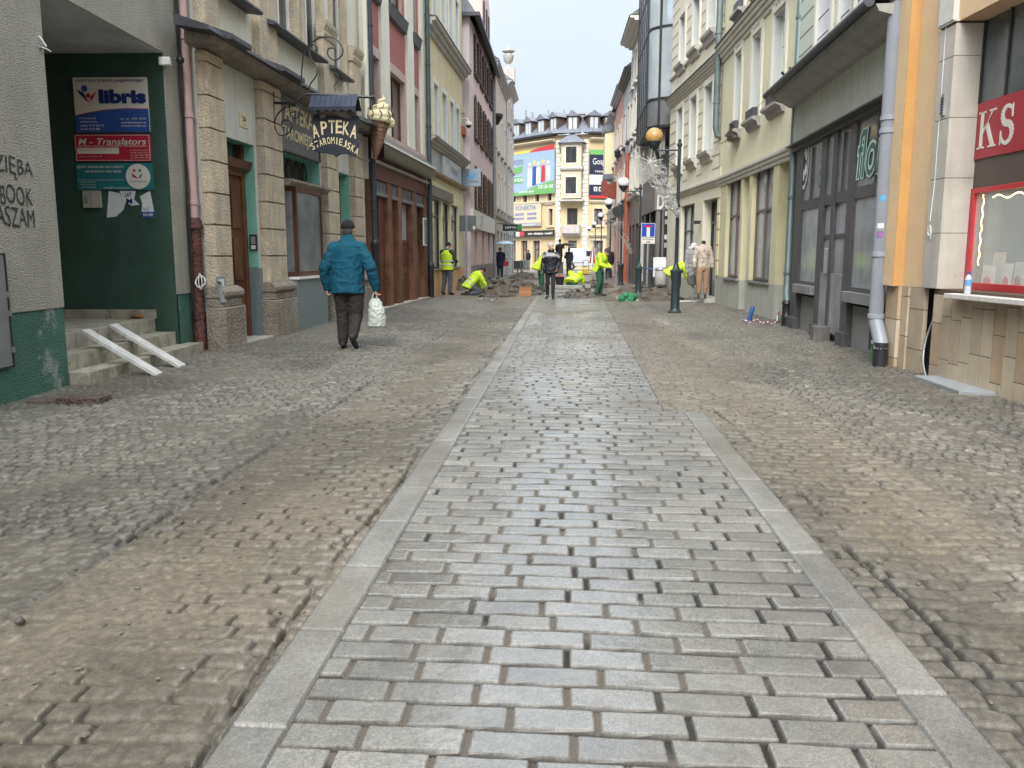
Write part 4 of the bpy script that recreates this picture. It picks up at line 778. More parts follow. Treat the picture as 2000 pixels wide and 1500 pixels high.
for i, h_ in enumerate(hg): L4.win(h_, .13, M('anthracite_frame', (.05, .055, .06), rough=.4, var=.1, bump=0), glass_m if i == 2 else glass_d, fw=.06, mul=(), tr=(.75,)); L4.mb().box(h_[0]-.05, h_[1]+.05, -.3, .06, h_[2]-.04, h_[2]).build('sill', grey_m, L4.root)
L4.mb().box(.1, hg[1][1]+.3, -.02, .1, hg[0][3]+.02, hg[0][3]+.35).build('shutter_box', MATS['anthracite_frame'], L4.root)
band = thing('shop_band_sign', 'silver shop sign panel with a blue wing emblem on the yellow house', 'sign', L4.A, math.atan2(L4.d.y, L4.d.x)); s0 = L4.at(860, 300)[0]; s1 = L4.at(896, 330)[0]; zz1 = z4c-.3; zz0 = z4b+.12
L4.mb().box(s0, s1, .0, .08, zz0, zz1).build('panel', M('silver_panel', (.42, .45, .49), rough=.35, var=.08, bump=0), band)
sky_b = M('sky_blue_print', (.10, .38, .72), rough=.4, bump=0)
L4.mb().prism([(s0+.6, zz0+.8), (s0+.9, zz1-.2), (s0+1.0, zz0+.5), (s0+.8, zz0+.4)], .08, .085).prism([(s0+1.05, zz0+.5), (s0+1.35, zz0+.9), (s0+1.2, zz0+.4)], .08, .085).build('emblem', sky_b, band)
txt('thermed', band, ((s0+s1)/2+.5, -.088, zz0+.35), (1, 0, 0), (0, 0, 1), .3, 1.6, grey_m)
# projecting sign (flat box across the street direction)
sg = L4.w(E4-.15, 0, 0); a = VY(904, 330, sg.y); b_ = VY(939, 364, sg.y); t = thing('projecting_sign', 'square silver blue projecting sign with a bird emblem on the yellow house', 'sign', (a[0], sg.y, a[2])); w = b_[0]-a[0]; h = a[2]-b_[2]
MB().box(0, w, -.06, .06, -h, 0).build('panel', M('sign_grey_blue', (.30, .38, .44), rough=.35, var=.1, bump=0), t, bevel=.008); MB().prism([(w*.2, -h*.2), (w*.45, -h*.42), (w*.8, -h*.22), (w*.62, -h*.5), (w*.48, -h*.62), (w*.3, -h*.45)], -.066, -.06).build('bird_emblem', sky_b, t)
txt('thermed', t, (w*.62, -.066, -h*.72), (1, 0, 0), (0, 0, 1), h*.1, w*.5, navy); MB().tube([(w*.1, 0, .0), (w*.1, 0, .1), (-.15, 0, .1)], .015, 6).build('bracket', black_m, t)
# dome camera on arm
sg2 = L4.w(E4-.05, .02, 0); a = VY(915, 242, sg2.y-.2); t = thing('dome_camera', 'white dome security camera on a curved arm at the corner of the yellow house', 'camera', a)
MB().lathe([(.06, .1), (.13, .07), (.14, -.02), (.13, -.05)], (0, 0, 0), 14).build('hood', white_f, t, smooth=True); MB().ball((0, 0, -.05), .11, 12, 8).build('dome', black_m, t, smooth=True); MB().tube([(0, 0, .1), (-.05, 0, .22), (-.2, .05, .22), (-.38, .1, .1)], .025, 8).build('arm', white_f, t); MB().box(-.42, -.14, -.02, .2, .42, .68).box(-.45, -.3, -.05, .15, -.05, .2).build('junction_box', M('beige_box', (.5, .47, .36), rough=.5), t)
# --- L5: pink half with brown shutters
pink = M('pale_pink_plaster', (.64, .51, .48), rough=.9, var=.12, scale=1.2, bump=.1, streak=.3); pinkl = M('lilac_pink_plaster', (.60, .53, .56), rough=.9, var=.07, scale=1.2, bump=.1, streak=.1)
shb = wood('dark_brown_shutter', (.075, .045, .035), (.03, .018, .015)); slate = M('blue_grey_slate', (.15, .165, .20), rough=.5, var=.3, scale=3, bump=.25, bscale=8, streak=.2); redt = M('red_roof_tile', (.40, .11, .07), rough=.7, var=.3, scale=6, bump=.5, bscale=9)
L5 = Bd('pink_shuttered_house', 'pale pink house with rows of dark brown shutters and slate hipped roof', 'building', (-3.86, 34.6), (-3.92, 46.0), -1)
E5 = L5.len; z5e = L5.at(931, 45, .2)[1]; z5e2 = L5.at(963, 128, .2)[1]; z5e = (z5e+z5e2)/2
rows5 = []
for (ya, yb, ytf, pxs, pxe) in ((183, 258, 0, 922, 963), (357, 405, 0, 930, 962)):
    rows5.append((L5.at(922, ya)[1], L5.at(922, yb)[1]))
r_lo = (L5.at(925, 186)[1], L5.at(923, 262)[1]); r_hi = (L5.at(931, 84)[1]+.0, L5.at(931, 152)[1]); r_bt = (L5.at(926, 325)[1], L5.at(924, 404)[1])
hs5 = []
n5 = 4; sA = L5.at(924, 260)[0]+.1; sB = E5-.3
for (zt_, zb2) in (r_hi, r_lo, r_bt):
    for i in range(n5): c = sA+(sB-sA)*(i+.5)/n5; hs5.append((c-.5, c+.5, zb2, zt_, .25))
hs5 = [h_ for h_ in hs5 if not (h_[2] == r_hi[1] and h_[0] < 1.0)]
zg5 = L5.at(926, 404)[1]-.15
gh5 = [(L5.at(a, 500)[0], L5.at(e, 500)[0], .5 if i != 1 else 0, L5.at(930, 440)[1], .4) for i, (a, e) in enumerate([(927, 932), (942, 946), (953, 957)])]
L5.wall('wall', pink, 0, E5, -.1, z5e, hs5+gh5, revmat=pink)
L5.mb().box(0, E5, .0, .12, zg5-.75, zg5).build('white_band', offw, L5.root); L5.mb().box(-.03, E5, -.0, .08, -.1, .9).build('plinth', stone_d, L5.root)
for h_ in hs5:
    L5.win(h_, .2, white_f, glass_m, fw=.06, mul=(.5,), tr=(.6,))
    for sgn in (0, 1):
        a = h_[0]-.42 if sgn == 0 else h_[1]+.01; sh = L5.mb(); sh.box(a, a+.41, .03, .075, h_[2]-.05, h_[3]+.03)
        for k in range(9): zz = h_[2]+(h_[3]-h_[2])*(k+.3)/9; sh.box(a+.05, a+.36, .075, .095, zz, zz+.06)
        sh.build('shutter', shb, L5.root)
    L5.mb().box(h_[0]-.45, h_[1]+.45, .0, .12, h_[2]-.12, h_[2]-.05).build('sill', shb, L5.root)
for h_ in gh5: L5.win(h_, .35, brown_f, glass_d, fw=.06, mul=(.5,), tr=(.8,))
L5.body(pinkl, 0, E5, z5e, depth=6, o=0)
# camera-facing flank: little tiled canopy, slate roof hipped
m = L5.mb(); m.add([(-.25, .3, z5e), (E5+.1, .3, z5e), (E5+.1, -3.5, z5e+6), (1.2, -3.5, z5e+6), (-.25, -6.3, z5e), (E5+.1, -6.3, z5e)], [(0, 1, 2, 3), (0, 3, 4), (3, 2, 5, 4), (1, 5, 2)])
m.build('roof', slate, L5.root); L5.mb().box(-.3, E5+.1, .25, .45, z5e-.12, z5e+.02).box(-.32, -.2, -3.5, .45, z5e-.12, z5e+.02).build('gutter', dgrey_m, L5.root)
gd = L5.mb(); g0, g1 = 5.5, 9.5; gd.prism([(g0, z5e-.1), (g1, z5e-.1), (g1, z5e+2.6), ((g0+g1)/2, z5e+4.8), (g0, z5e+2.6)], -3.0, .02).build('gable_dormer', pink, L5.root)
for a in (g0+.5, g0+1.9, g0+3.1): L5.mb().box(a, a+.4, .02, .07, z5e+.5, z5e+2.2).build('shutter', shb, L5.root)
tr_ = L5.mb(); 
for k in range(9): tr_.box(-1.1+0*k, -.1, -4.8+0*k, -.7, z5e-0.0+k*.55, z5e+.5+k*.55)
tr_.build('tiled_party_roof', redt, L5.root)
L5.mb().prof([(-3, 6.0), (-.15, 6.0), (-.15, 6.3), (-3, 6.35)], -.75, 0).build('entrance_canopy', redt, L5.root)
L5.mb().box(-.35, -.02, -3, -.25, -.1, 5.9).build('passage_wall', pink, L5.root)
# --- L6, L7
grc = M('grey_cream_plaster', (.50, .48, .42), rough=.9, var=.15, scale=1.2, streak=.3); grb = M('grey_blue_plaster', (.42, .44, .46), rough=.9, var=.12, scale=1.2, streak=.3)
def simple_house(name, label, A, B_, sg, zt, wallm, gm, rows, ncol, w=1.0, gh=3.3, surround=None, shopm=None, trim=None, eav=.35, rot=0, pipe_s=None, balc=False):
    b = Bd(name, label, 'building', A, B_, sg); E = b.len; hs = []
    for (z0, z1) in rows:
        for i in range(ncol): c = E*(i+.5)/ncol; hs.append((c-w/2, c+w/2, z0, z1, .22))
    gs = [(E*(i+.5)/ncol-w*.6, E*(i+.5)/ncol+w*.6, .45 if i % 2 else .05, 2.7, .3) for i in range(ncol)]
    b.wall('wall', wallm, 0, E, gh, zt, hs); b.wall('ground_floor_wall', shopm or wallm, 0, E, -.1, gh, gs, o=-.01); b.body(wallm, 0, E, zt, depth=7)
    for h_ in hs:
        b.win(h_, .2, white_f, gm, fw=.06, mul=(.5,), tr=(.65,)); f_ = b.mb().box(h_[0]-.12, h_[0], 0, .05, h_[2], h_[3]+.12).box(h_[1], h_[1]+.12, 0, .05, h_[2], h_[3]+.12).box(h_[0], h_[1], 0, .05, h_[3], h_[3]+.12); f_.build('surround', surround or offw, b.root)
        b.mb().box(h_[0]-.16, h_[1]+.16, 0, .14, h_[2]-.1, h_[2]).build('sill', trim or grey_m, b.root)
    for h_ in gs: b.win(h_, .28, MATS['anthracite_frame'], glass_d, o=-.01, fw=.06, mul=(.5,), tr=(.78,))
    cornice(b, 'eaves', trim or grey_m, 0, E, zt-.3, zt, eav, 3, flash=dgrey_m); b.mb().prof([(0, gh-.05), (.12, gh), (.15, gh+.12), (0, gh+.16)], 0, E).build('string_course', trim or grey_m, b.root)
    m = b.mb(); m.add([(0, eav, zt+.01), (E, eav, zt+.01), (E, -3.5, zt+2.8), (0, -3.5, zt+2.8), (0, -7, zt+.01), (E, -7, zt+.01)], [(0, 1, 2, 3), (2, 3, 4, 5), (0, 3, 4), (1, 5, 2)]); m.build('roof', slate, b.root)
    return b
L6 = simple_house('grey_cream_house', 'narrow grey and cream house beyond the pink shuttered house', (-3.97, 46.2), (-3.97, 57.0), -1, 11.5, grc, glass_l, [(4.0, 6.0), (7.2, 9.2)], 4, 1.0, 3.5, pipe_s=None)
pipe('downpipe', 'grey downpipe on the seam of pink house and grey cream house', [(-3.85, 46.15, 0), (-3.85, 46.15, 10.9), (-3.62, 46.15, 11.3)], .09, grey_m, 8, (3, 6, 9))
L6.mb().lathe([(.1, 8.2), (.35, 8.6), (.35, 8.75), (.1, 8.75)], (.4, .2, 0), 8).build('rain_hopper', black_m, L6.root)
L7 = simple_house('urn_topped_house', 'tall narrow house with stone urn on its parapet at the street end', (-3.93, 57.2), (-3.93, 64.5), -1, 12.6, grb, glass_d, [(4.0, 6.0), (7.2, 9.0), (10, 11.4)], 3, .9, 3.5)
ur = L7.mb(); c = (1.2, .1, 12.6); ur.box(.7, 1.7, -.4, .45, 12.6, 13.5); ur.lathe([(.3, 13.5), (.12, 13.65), (.1, 13.8), (.3, 14.0), (.36, 14.35), (.2, 14.5), (.42, 14.6), (.42, 14.66), (.08, 14.75), (.06, 14.95), (.02, 15.0)], (1.2, .02, 0), 14); ur.build('stone_urn', MATS['greyed_paint'], L7.root, smooth=True)
# hanging signs down the left side
def hang(name, label, Y, rect, mat, words, tm, x_wall):
    a = VY(rect[0], rect[1], Y); b_ = VY(rect[2], rect[3], Y); t = thing(name, label, 'sign', (a[0], Y, a[2])); w = b_[0]-a[0]; h = a[2]-b_[2]
    MB().box(0, w, -.05, .05, -h, 0).build('panel', mat, t, bevel=.01); txt(words, t, (w*.42, -.056, -h*.5), (1, 0, 0), (0, 0, 1), h*.3, w*.6, tm, bold=.02); MB().tube([(w*.2, 0, .03), (x_wall-a[0], 0, .03)], .02, 6).build('bracket', black_m, t); return t, w, h
t, w, h = hang('optician_sign', 'dark green optician sign on the left houses at the end of the street', 47.5, (982, 438, 1019, 451), M('dark_green_sign', (.01, .035, .03), rough=.4, bump=0), 'OPTYK', wh, -3.95)
MB().lathe([(h*.42, -.058), (h*.42, -.05)], (w*.88, 0, -h*.5), 14, axis='y').build('green_cross', M('leaf_green', (.04, .22, .05), rough=.4, bump=0), t)
x1 = -4.0; t, w, h = hang('small_shop_sign', 'grey shop sign box on the pink house above its door', 37.5, (929, 421, 943, 443), grey_m, 'ab', wh, -3.9)
# ------------------------------------------------------------------ RIGHT SIDE
orl = M('light_orange_render', (.76, .56, .34), rough=.9, var=.07, scale=2, bump=.3, bscale=110, streak=.06); ord_ = M('saturated_orange_render', (.66, .37, .14), rough=.9, var=.07, scale=2, bump=.3, bscale=110)
tbe = M('beige_stone_tile', (.40, .33, .25), rough=.55, var=.18, scale=2.5, bump=.06, bscale=20, streak=.25, spots=((.3, .24, .17), 5, .62, .5)); tgr = M('grey_stone_tile', (.45, .43, .39), rough=.5, var=.15, scale=2, bump=.05, bscale=20, streak=.3, spots=((.34, .27, .2), 2.5, .6, .4))
jnt = M('dark_tile_joint', (.10, .065, .05), rough=.8, var=.2, bump=0); redf = M('red_lacquer_frame', (.45, .035, .045), rough=.35, var=.1, scale=2, bump=.02, grime=.3)
R1 = Bd('bookshop_building', 'orange rendered building with stone tiles and red framed shop window', 'building', (4.42, 3.0), (3.965, 10.62), 1)
E1 = R1.len; zb1 = R1.at(1800, 563, .1)[1]
sA0 = R1.at(1744, 551, .12)[0]; sB0 = R1.at(1806, 560, 0)[0]; sP0 = R1.at(1830, 560, .03)[0]
zsof = R1.at(1866, 45, .0)[1]; 
R1.wall('orange_wall', orl, sB0, sA0, zb1, 9, [], o=0.0)
R1.mb().box(sA0, E1, -.3, .12, zb1, 9).build('orange_pilaster', ord_, R1.root)
R1.mb().box(sA0+.02, E1+.002, -.2, .123, zb1+.002, 9).build('pilaster_face', orl, R1.root)
R1.mb().box(sB0, sA0, -.3, -.002, zb1-.0, zb1+.02).build('underside', orl, R1.root)
# stone pillar in tiles
jz = [zb1]+[R1.at(1843, y, .03)[1] for y in (455, 348, 233, 118, 58)]+[zsof+.0]
jz = sorted(jz); m = R1.mb(); m2 = R1.mb()
for i in range(len(jz)-1):
    if jz[i+1]-jz[i] < .05: continue
    m.box(sP0+.006, sB0, -.28, .03, jz[i]+.003, jz[i+1]-.003)
m.build('tiled_pillar', tgr, R1.root, bevel=.003)
R1.mb().box(sP0+.012, sB0-.01, -.27, .022, zb1, zsof).build('pillar_joints', jnt, R1.root)
for i in range(len(jz)-1):
    if jz[i+1]-jz[i] > .05: m2.box(sP0, sP0+.005, -.30, .018, jz[i]+.003, jz[i+1]-.003)
m2.build('reveal_tiles', tgr, R1.root)
R1.mb().box(sP0+.03, sB0, -.2, .06, zsof+.02, 9).box(sP0+.005, sB0+.02, -.0, .05, zsof-.3+.3, zsof+.0+.02).build('upper_strip', plaster_g, R1.root)
R1.wall('upper_wall', orl, -12, sP0+.03, zsof, 9, [], o=.0); R1.mb().box(-12, sP0, -.34, -.001, zsof-.0, zsof+.02).build('lintel_soffit', orl, R1.root)
R1.body(orl, -12, E1, 9, depth=7, o=-.35)
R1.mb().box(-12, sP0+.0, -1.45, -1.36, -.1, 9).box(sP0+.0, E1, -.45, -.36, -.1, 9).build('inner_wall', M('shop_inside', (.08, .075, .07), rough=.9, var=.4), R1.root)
# tiled base
zs_ = R1.at(1860, 574, .14)[1]
rn = random.Random(4); m = R1.mb(); x = sP0+.02; s_ = R1.at(1840, 700, 0)[0]
tbs = [tbe, M('beige_stone_tile_light', (.45, .38, .29), rough=.5, var=.15, scale=2.5, bump=.06, bscale=20, streak=.2), M('beige_stone_tile_brown', (.38, .29, .20), rough=.55, var=.2, scale=2.5, bump=.06, bscale=20, streak=.3)]
def col_tiles(a, e, off, zt):
    z = -.08; first = rn.uniform(.15, .5)
    while z < zt-.01:
        z1 = min(zt, z+(first if z < 0 else .46)); m.cur = rn.randrange(3); m.box(a+.004, e-.004, -.05, off, z+.004, z1-.004); z = z1
sx = R1.at(1815, 700, 0)[0]; k = 0; a = sx
while a > -12:
    e = a-.2; col_tiles(e, a, .0+.0*k, zs_-.03 if a < s_+.3 else zb1); a = e; k += 1
m.build('base_tiles', tbs, R1.root, bevel=.002); R1.mb().box(-12, sx, -.3, -.004, -.1, zb1-.001).build('tile_backing', jnt, R1.root)
m = R1.mb(); s1_ = R1.at(1797, 700, 0)[0]
col_tiles(R1.at(1776, 600, 0)[0]-.0, R1.at(1764, 600, 0)[0], .02, zb1); col_tiles(R1.at(1763, 600, 0)[0], E1+.0, .06, zb1); col_tiles(s1_, R1.at(1776, 600, 0)[0], .0, zb1)
m.build('base_tiles', tbs, R1.root, bevel=.002)
R1.mb().box(sx-.0, E1, -.3, -.2, -.1, zb1).build('niche_back', M('niche_grey', (.13, .135, .14), rough=.6, var=.3), R1.root)
R1.mb().box(sx+.01, s1_-.01, -.2, -.15, .30, .34).box(sx+.01, s1_-.01, -.2, -.14, -.05, .3).build('niche_door', M('grey_metal_door', (.2, .21, .22), rough=.5, var=.2), R1.root)
lab = R1.mb().box(sx+.0, sx+.05, -.14, -.13, .60, .86).build('warning_plate', M('yellow_plate', (.42, .36, .14), rough=.5, var=.2), R1.root)
cbl = thing('loose_cable', 'grey cable hanging out of the niche in the tiled base', 'cable', R1.w(sx+.06, 0, 0)); MB().tube(smooth_curve([Vector((.15, 0, .95)), Vector((.1, .05, .75)), Vector((.02, .08, .45)), Vector((-.03, .02, .2)), Vector((-.06, -.15, .03))]), .010, 6).build('cable', grey_m, cbl)
# sill
ss0 = R1.at(1843, 573, .14)[0]
R1.mb().box(-12, ss0, -.3, .14, zs_-.05, zs_).build('window_sill', M('pale_terrazzo_sill', (.60, .58, .55), rough=.5, var=.2, scale=20, bump=.05), R1.root, bevel=.006)
# shop window: red frame, glass, red name band
wp = -.3; fz0 = R1.at(1895, 565, wp)[1]; fz1 = R1.at(1906, 369, wp)[1]; bz0 = R1.at(1907, 313, wp)[1]; bz1 = R1.at(1916, 204, wp)[1]
fz0 = max(fz0, zs_+.01)
f = R1.mb(); ft = .075; f.box(sP0-ft, sP0-.002, wp, wp+.05, fz0, fz1).box(-12, sP0-ft, wp, wp+.05, fz0, fz0+ft).box(-12, sP0-ft, wp, wp+.05, fz1-ft*.7, fz1).box(2.6, 2.68, wp, wp+.05, fz0+ft, fz1-ft*.7)
fo = f.build('red_window_frame', redf, R1.root, bevel=.004)
gl = bpy.data.materials.new('clear_shop_glass'); gl.use_nodes = True; gp = gl.node_tree.nodes['Principled BSDF']; gp.inputs['Base Color'].default_value = (.9, .95, .93, 1); gp.inputs['Alpha'].default_value = .22; gp.inputs['Roughness'].default_value = .03; gp.inputs['Specular IOR Level'].default_value = 1.0
R1.mb().box(-12, sP0-ft*.5, wp+.015, wp+.022, fz0+.02, fz1-.02).build('pane', gl, fo)
R1.mb().box(-12, sP0, wp-.01, wp+.03, fz1, bz0).build('brown_band', M('brown_band', (.085, .062, .055), rough=.45, var=.15, scale=3), R1.root)
bd = R1.mb().box(-12, sP0-.004, wp-.01, wp+.045, bz0, bz1).build('red_name_band', M('red_fascia', (.33, .03, .045), rough=.4, var=.12, scale=2, bump=0), R1.root)
R1.mb().box(-12, sP0-.002, wp-.01, wp+.03, bz1, zsof).build('upper_glass', M('upper_shop_glass', (.085, .10, .105), rough=.12, var=.7, scale=1.0, bump=0, spec=.8), R1.root)
[R1.mb().box(*v_, wp+.03, wp+.05, bz1, zsof).build('dark_mullion', black_m, R1.root) for v_ in ((sP0-.03, sP0-.002), (sP0-.5, sP0-.47))]
def serifK(m, x, z, h, d0, d1):        # drawn leftwards (s decreases to the reader's right)
    P = lambda pts: m.prism([(x-a*h, z+b*h) for a, b in pts], d0, d1)
    P([(.10, 0), (.24, 0), (.24, 1), (.10, 1)]); P([(0, 0), (.34, 0), (.34, .05), (0, .05)]); P([(0, .95), (.34, .95), (.34, 1), (0, 1)])
    P([(.241, .36), (.62, .94), (.70, .94), (.241, .50)]); P([(.36, .58), (.66, .04), (.84, .04), (.46, .72)]); P([(.54, 0), (.92, 0), (.92, .05), (.54, .05)]); P([(.52, .95), (.84, .95), (.84, 1), (.52, 1)])
lh = (bz1-bz0)*.66; lz = bz0+(bz1-bz0)*.17; lm = R1.mb(); k0 = sP0-.05
serifK(lm, k0, lz, lh, wp+.045, wp+.05)
sx_ = k0-lh*1.12; cu = []
for t in np.linspace(0, 1, 26):
    a = t*2*math.pi*.5
    if t < .5: an = R(25)+(t/.5)*R(245); cx_, cz_ = .27, .74; px_, pz_ = cx_+.23*math.cos(an), cz_+.22*math.sin(an)
    else: an = R(90)-((t-.5)/.5)*R(245); cx_, cz_ = .27, .27; px_, pz_ = cx_+.25*math.cos(an), cz_+.25*math.sin(an)
    cu.append((px_, pz_))
for i in range(len(cu)-1):
    w0 = .035+.055*math.sin(math.pi*i/(len(cu)-1)); w1 = .035+.055*math.sin(math.pi*(i+1)/(len(cu)-1))
    (x0, z0_), (x1, z1_) = cu[i], cu[i+1]; d_ = math.hypot(x1-x0, z1_-z0_) or 1; nx, nz = -(z1_-z0_)/d_, (x1-x0)/d_
    lm.prism([(sx_-(x0+nx*w0)*lh, lz+(z0_+nz*w0)*lh), (sx_-(x1+nx*w1)*lh, lz+(z1_+nz*w1)*lh), (sx_-(x1-nx*w1)*lh, lz+(z1_-nz*w1)*lh), (sx_-(x0-nx*w0)*lh, lz+(z0_-nz*w0)*lh)], wp+.045, wp+.05)
lm.prism([(sx_-.47*lh, lz+.66*lh), (sx_-.52*lh, lz+.66*lh), (sx_-.52*lh, lz+1.0*lh), (sx_-.49*lh, lz+1.0*lh), (sx_-.44*lh, lz+.86*lh)], wp+.045, wp+.05).prism([(sx_-.02*lh, lz+.36*lh), (sx_+.02*lh, lz+.36*lh), (sx_+.02*lh, lz), (sx_-.01*lh, lz), (sx_-.07*lh, lz+.14*lh)], wp+.045, wp+.05)
lm.build('lettering', wh, bd)
# cards, lights and things inside the window
card = M('greeting_card', (.66, .66, .62), rough=.6, var=.08, bump=0); cred = M('card_red_print', (.5, .05, .05), rough=.6, var=.3, bump=0)
ci = 0
CP = [(1915, 1940, 522, .0), (1933, 1957, 496, -.08), (1955, 1972, 518, .04), (1977, 1996, 515, .02), (1998, 2018, 512, .03), (2024, 2046, 510, 0)]
for (pa_, pb_, yt, dz) in CP:
    o_ = wp-.12-.12*(ci % 2); s0 = R1.at(pa_, 560, o_)[0]; s1 = R1.at(pb_, 560, o_)[0]; zt_ = R1.at(pa_, yt, o_)[1]; w = abs(s1-s0); h = (zt_-fz0)*1.0
    t = thing('greeting_card', ['tilted white greeting card with red print at the far end of the window', 'large plain white card standing behind the others', 'white card with small red picture next to the large plain card', 'white card with a red flower at the photo edge of the window', 'white card near the window corner towards the viewer', 'last white card of the window row'][ci], 'greeting card', R1.w(min(s0, s1)+w/2, o_, fz0+.02), math.atan2(R1.d.y, R1.d.x), group='cards in the red framed window')
    R1.mb().prism([(-w/2, 0), (w/2, 0), (w/2-.03, h), (-w/2-.03, h)], -.004, .004).build('card', card, t)
    if ci != 1: R1.mb().prism([(-w*.3, h*.1), (w*.25, h*.1), (w*.3, h*.4), (0, h*.52), (-w*.3, h*.36)], .0042, .006).build('red_print', cred, t); txt('Gratulacje', t, (0, .0065, h*.7), (-1, 0, 0), (0, 0, 1), h*.07, w*.6, grey_m)
    ci += 1
R1.mb().box(-12, sP0, -1.3, wp-.02, fz0-.1, fz0+.02).build('display_floor', M('display_cloth', (.42, .41, .38), rough=.9), R1.root)
R1.mb().box(sP0, sP0+.05, -1.36, -.34, fz0-.1, fz1+.1).build('inner_side', M('inner_side_paint', (.3, .31, .29), rough=.8), R1.root)
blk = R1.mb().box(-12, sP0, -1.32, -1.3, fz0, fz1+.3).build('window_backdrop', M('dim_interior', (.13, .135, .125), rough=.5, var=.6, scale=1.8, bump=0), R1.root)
warm = M('warm_bulb', (1, .62, .28), emit=4.5, bump=0); t = thing('fairy_lights', 'string of warm fairy lights around the red framed window', 'fairy lights', R1.w(sP0-.12, wp-.03, fz0), math.atan2(R1.d.y, R1.d.x))
m = R1.mb(); hh = fz1-fz0
for i in range(34): m.ball((0+.012*math.sin(i)-.0, 0, hh*.25+hh*.68*i/33), .0075, 6, 4)
for i in range(40): m.ball((-.18-.028*i, .0, hh*.90+.02*math.sin(i*.5)), .0075, 6, 4)
m.build('bulbs', warm, t); R1.mb().tube([(0, -.004, hh*.2), (0, -.004, hh*.93), (-.2, -.004, hh*.9), (-1.3, -.004, hh*.9)], .003, 4).build('wire', black_m, t)
# bottle on the sill
bs = R1.at(1889, 577, .03); t = thing('water_bottle', 'small plastic water bottle with blue cap on the pale window sill', 'bottle', R1.w(min(bs[0], ss0-.05), .03, zs_+.002))
pet = M('clear_plastic', (.45, .5, .56), rough=.15, var=.1, bump=0, spec=.8); MB().lathe([(.03, 0), (.033, .01), (.033, .07), (.029, .075), (.033, .08), (.033, .155), (.02, .185), (.013, .19), (.013, .2)], (0, 0, 0), 16).build('bottle', pet, t, smooth=True); MB().lathe([(.0337, .085), (.0337, .145)], (0, 0, 0), 16).build('label', M('blue_label', (.12, .33, .6), rough=.5, bump=0), t); MB().lathe([(.016, .2), (.016, .222), (.013, .226)], (0, 0, 0), 12).build('cap', blue, t)
# vent, cable knot on the pillar
s0 = R1.at(1838, 205, .06)[0]; zz = R1.at(1838, 205, .06)[1]; t = thing('vent_plate', 'small dark vent plate on the stone pillar', 'vent', R1.w(s0, .03, zz), math.atan2(R1.d.y, R1.d.x)); R1.mb().box(-.035, .035, 0, .02, -.11, .11).build('frame', grey_m, t); [R1.mb().box(-.027, .027, .02, .026, -.09+i*.03, -.075+i*.03).build('slat', dgrey_m, t) for i in range(6)]
s0, zz = R1.at(1815, 450, .05); t = thing('cable_knot', 'knotted white cable end on the orange wall beside the stone pillar', 'cable', R1.w(s0, .05, zz))
m = MB(); rn = random.Random(8)
for k in range(4): a0 = k*.8; m.tube([(.01*k+.0, .06*math.cos(a)*math.cos(a0)*.6, .055*math.sin(a)-.02*k) for a in np.linspace(0, 6, 14)], .0055, 5)
m.tube([(0, 0, .1), (0.02, 0, .5), (.02, 0, 1.6), (.02, 0, 2.6)], .004, 5); m.build('cable', white_f, t)
# light metal cover on the ground by the tiles
cpts = [G(1785, 742), G(1862, 742), G(1952, 776), G(1872, 773)]; cx_ = sum(p[0] for p in cpts)/4; cy_ = sum(p[1] for p in cpts)/4
t = thing('cellar_cover', 'pale grey metal cellar cover flush in the pavement by the tiled base', 'cover', (cx_, cy_, 0)); q = [(p[0]-cx_, p[1]-cy_) for p in cpts]; MB().flat(q, .015, .05).build('plate', M('cover_metal', (.33, .36, .39), rough=.45, var=.2, scale=10, metal=.3, bump=.1), t)
q2 = [(a*1.04, b_*1.04) for a, b_ in q]; MB().flat(q2, .0, .043).build('frame', grey_m, t)
# --- R2: dark grey flower shop
stu = M('greenish_grey_stucco', (.47, .485, .43), rough=.9, var=.15, scale=1.3, bump=.15, bscale=50, streak=.3, spots=((.45, .47, .43), 1.2, .6, .6)); dk = M('charcoal_paint', (.085, .082, .088), rough=.5, var=.3, scale=4, bump=.08, grime=.3); conc = M('grey_cement_render', (.24, .24, .235), rough=.85, var=.2, scale=1.5, bump=.2, bscale=40, streak=.3)
gcol = M('dusty_grey_pane', (.34, .365, .40), rough=.12, var=.35, scale=1.1, bump=0, spec=.8, streak=.25, spots=((.25, .27, .2), 1.6, .68, .4))
lgp = M('pale_mint_plaster', (.52, .56, .49), rough=.85, var=.08, scale=1.5)
R2 = Bd('flower_shop_house', 'grey house with charcoal flower shop front under a zinc canopy', 'building', (3.985, 10.7), (4.16, 16.35), 1)
E2 = R2.len; zcan = R2.at(1600, 98, .45)[1]; zlin = R2.at(1640, 233, .08)[1]
zcan = (R2.at(1544, 148, .45)[1]+R2.at(1711, 0, .45)[1])/2
R2.wall('stucco_wall', stu, 0, E2, zlin, zcan, [], o=0)
R2.mb().prof([(0, zcan-.24), (.1, zcan-.22), (.2, zcan-.15), (.38, zcan-.10), (.42, zcan-.02), (0, zcan-.02)], -.12, E2+.1).build('canopy_soffit', M('canopy_grey', (.32, .325, .30), rough=.7, var=.2, streak=.3), R2.root)
gt_ = R2.mb(); gt_.tube([(-.14, .50, zcan), (E2+.15, .50, zcan)], .06, 10); gt_.prof([(0, zcan-.0), (.5, zcan+.04), (.5, zcan+.06), (0, zcan+.25)], -.14, E2+.12); gt_.build('gutter', dgrey_m, R2.root)
hu = [(E2*.12, E2*.12+.95, zcan+.45, zcan+2.6, .3), (E2*.42, E2*.42+.95, zcan+.45, zcan+2.6, .3), (E2*.72, E2*.72+.95, zcan+.45, zcan+2.6, .3)]
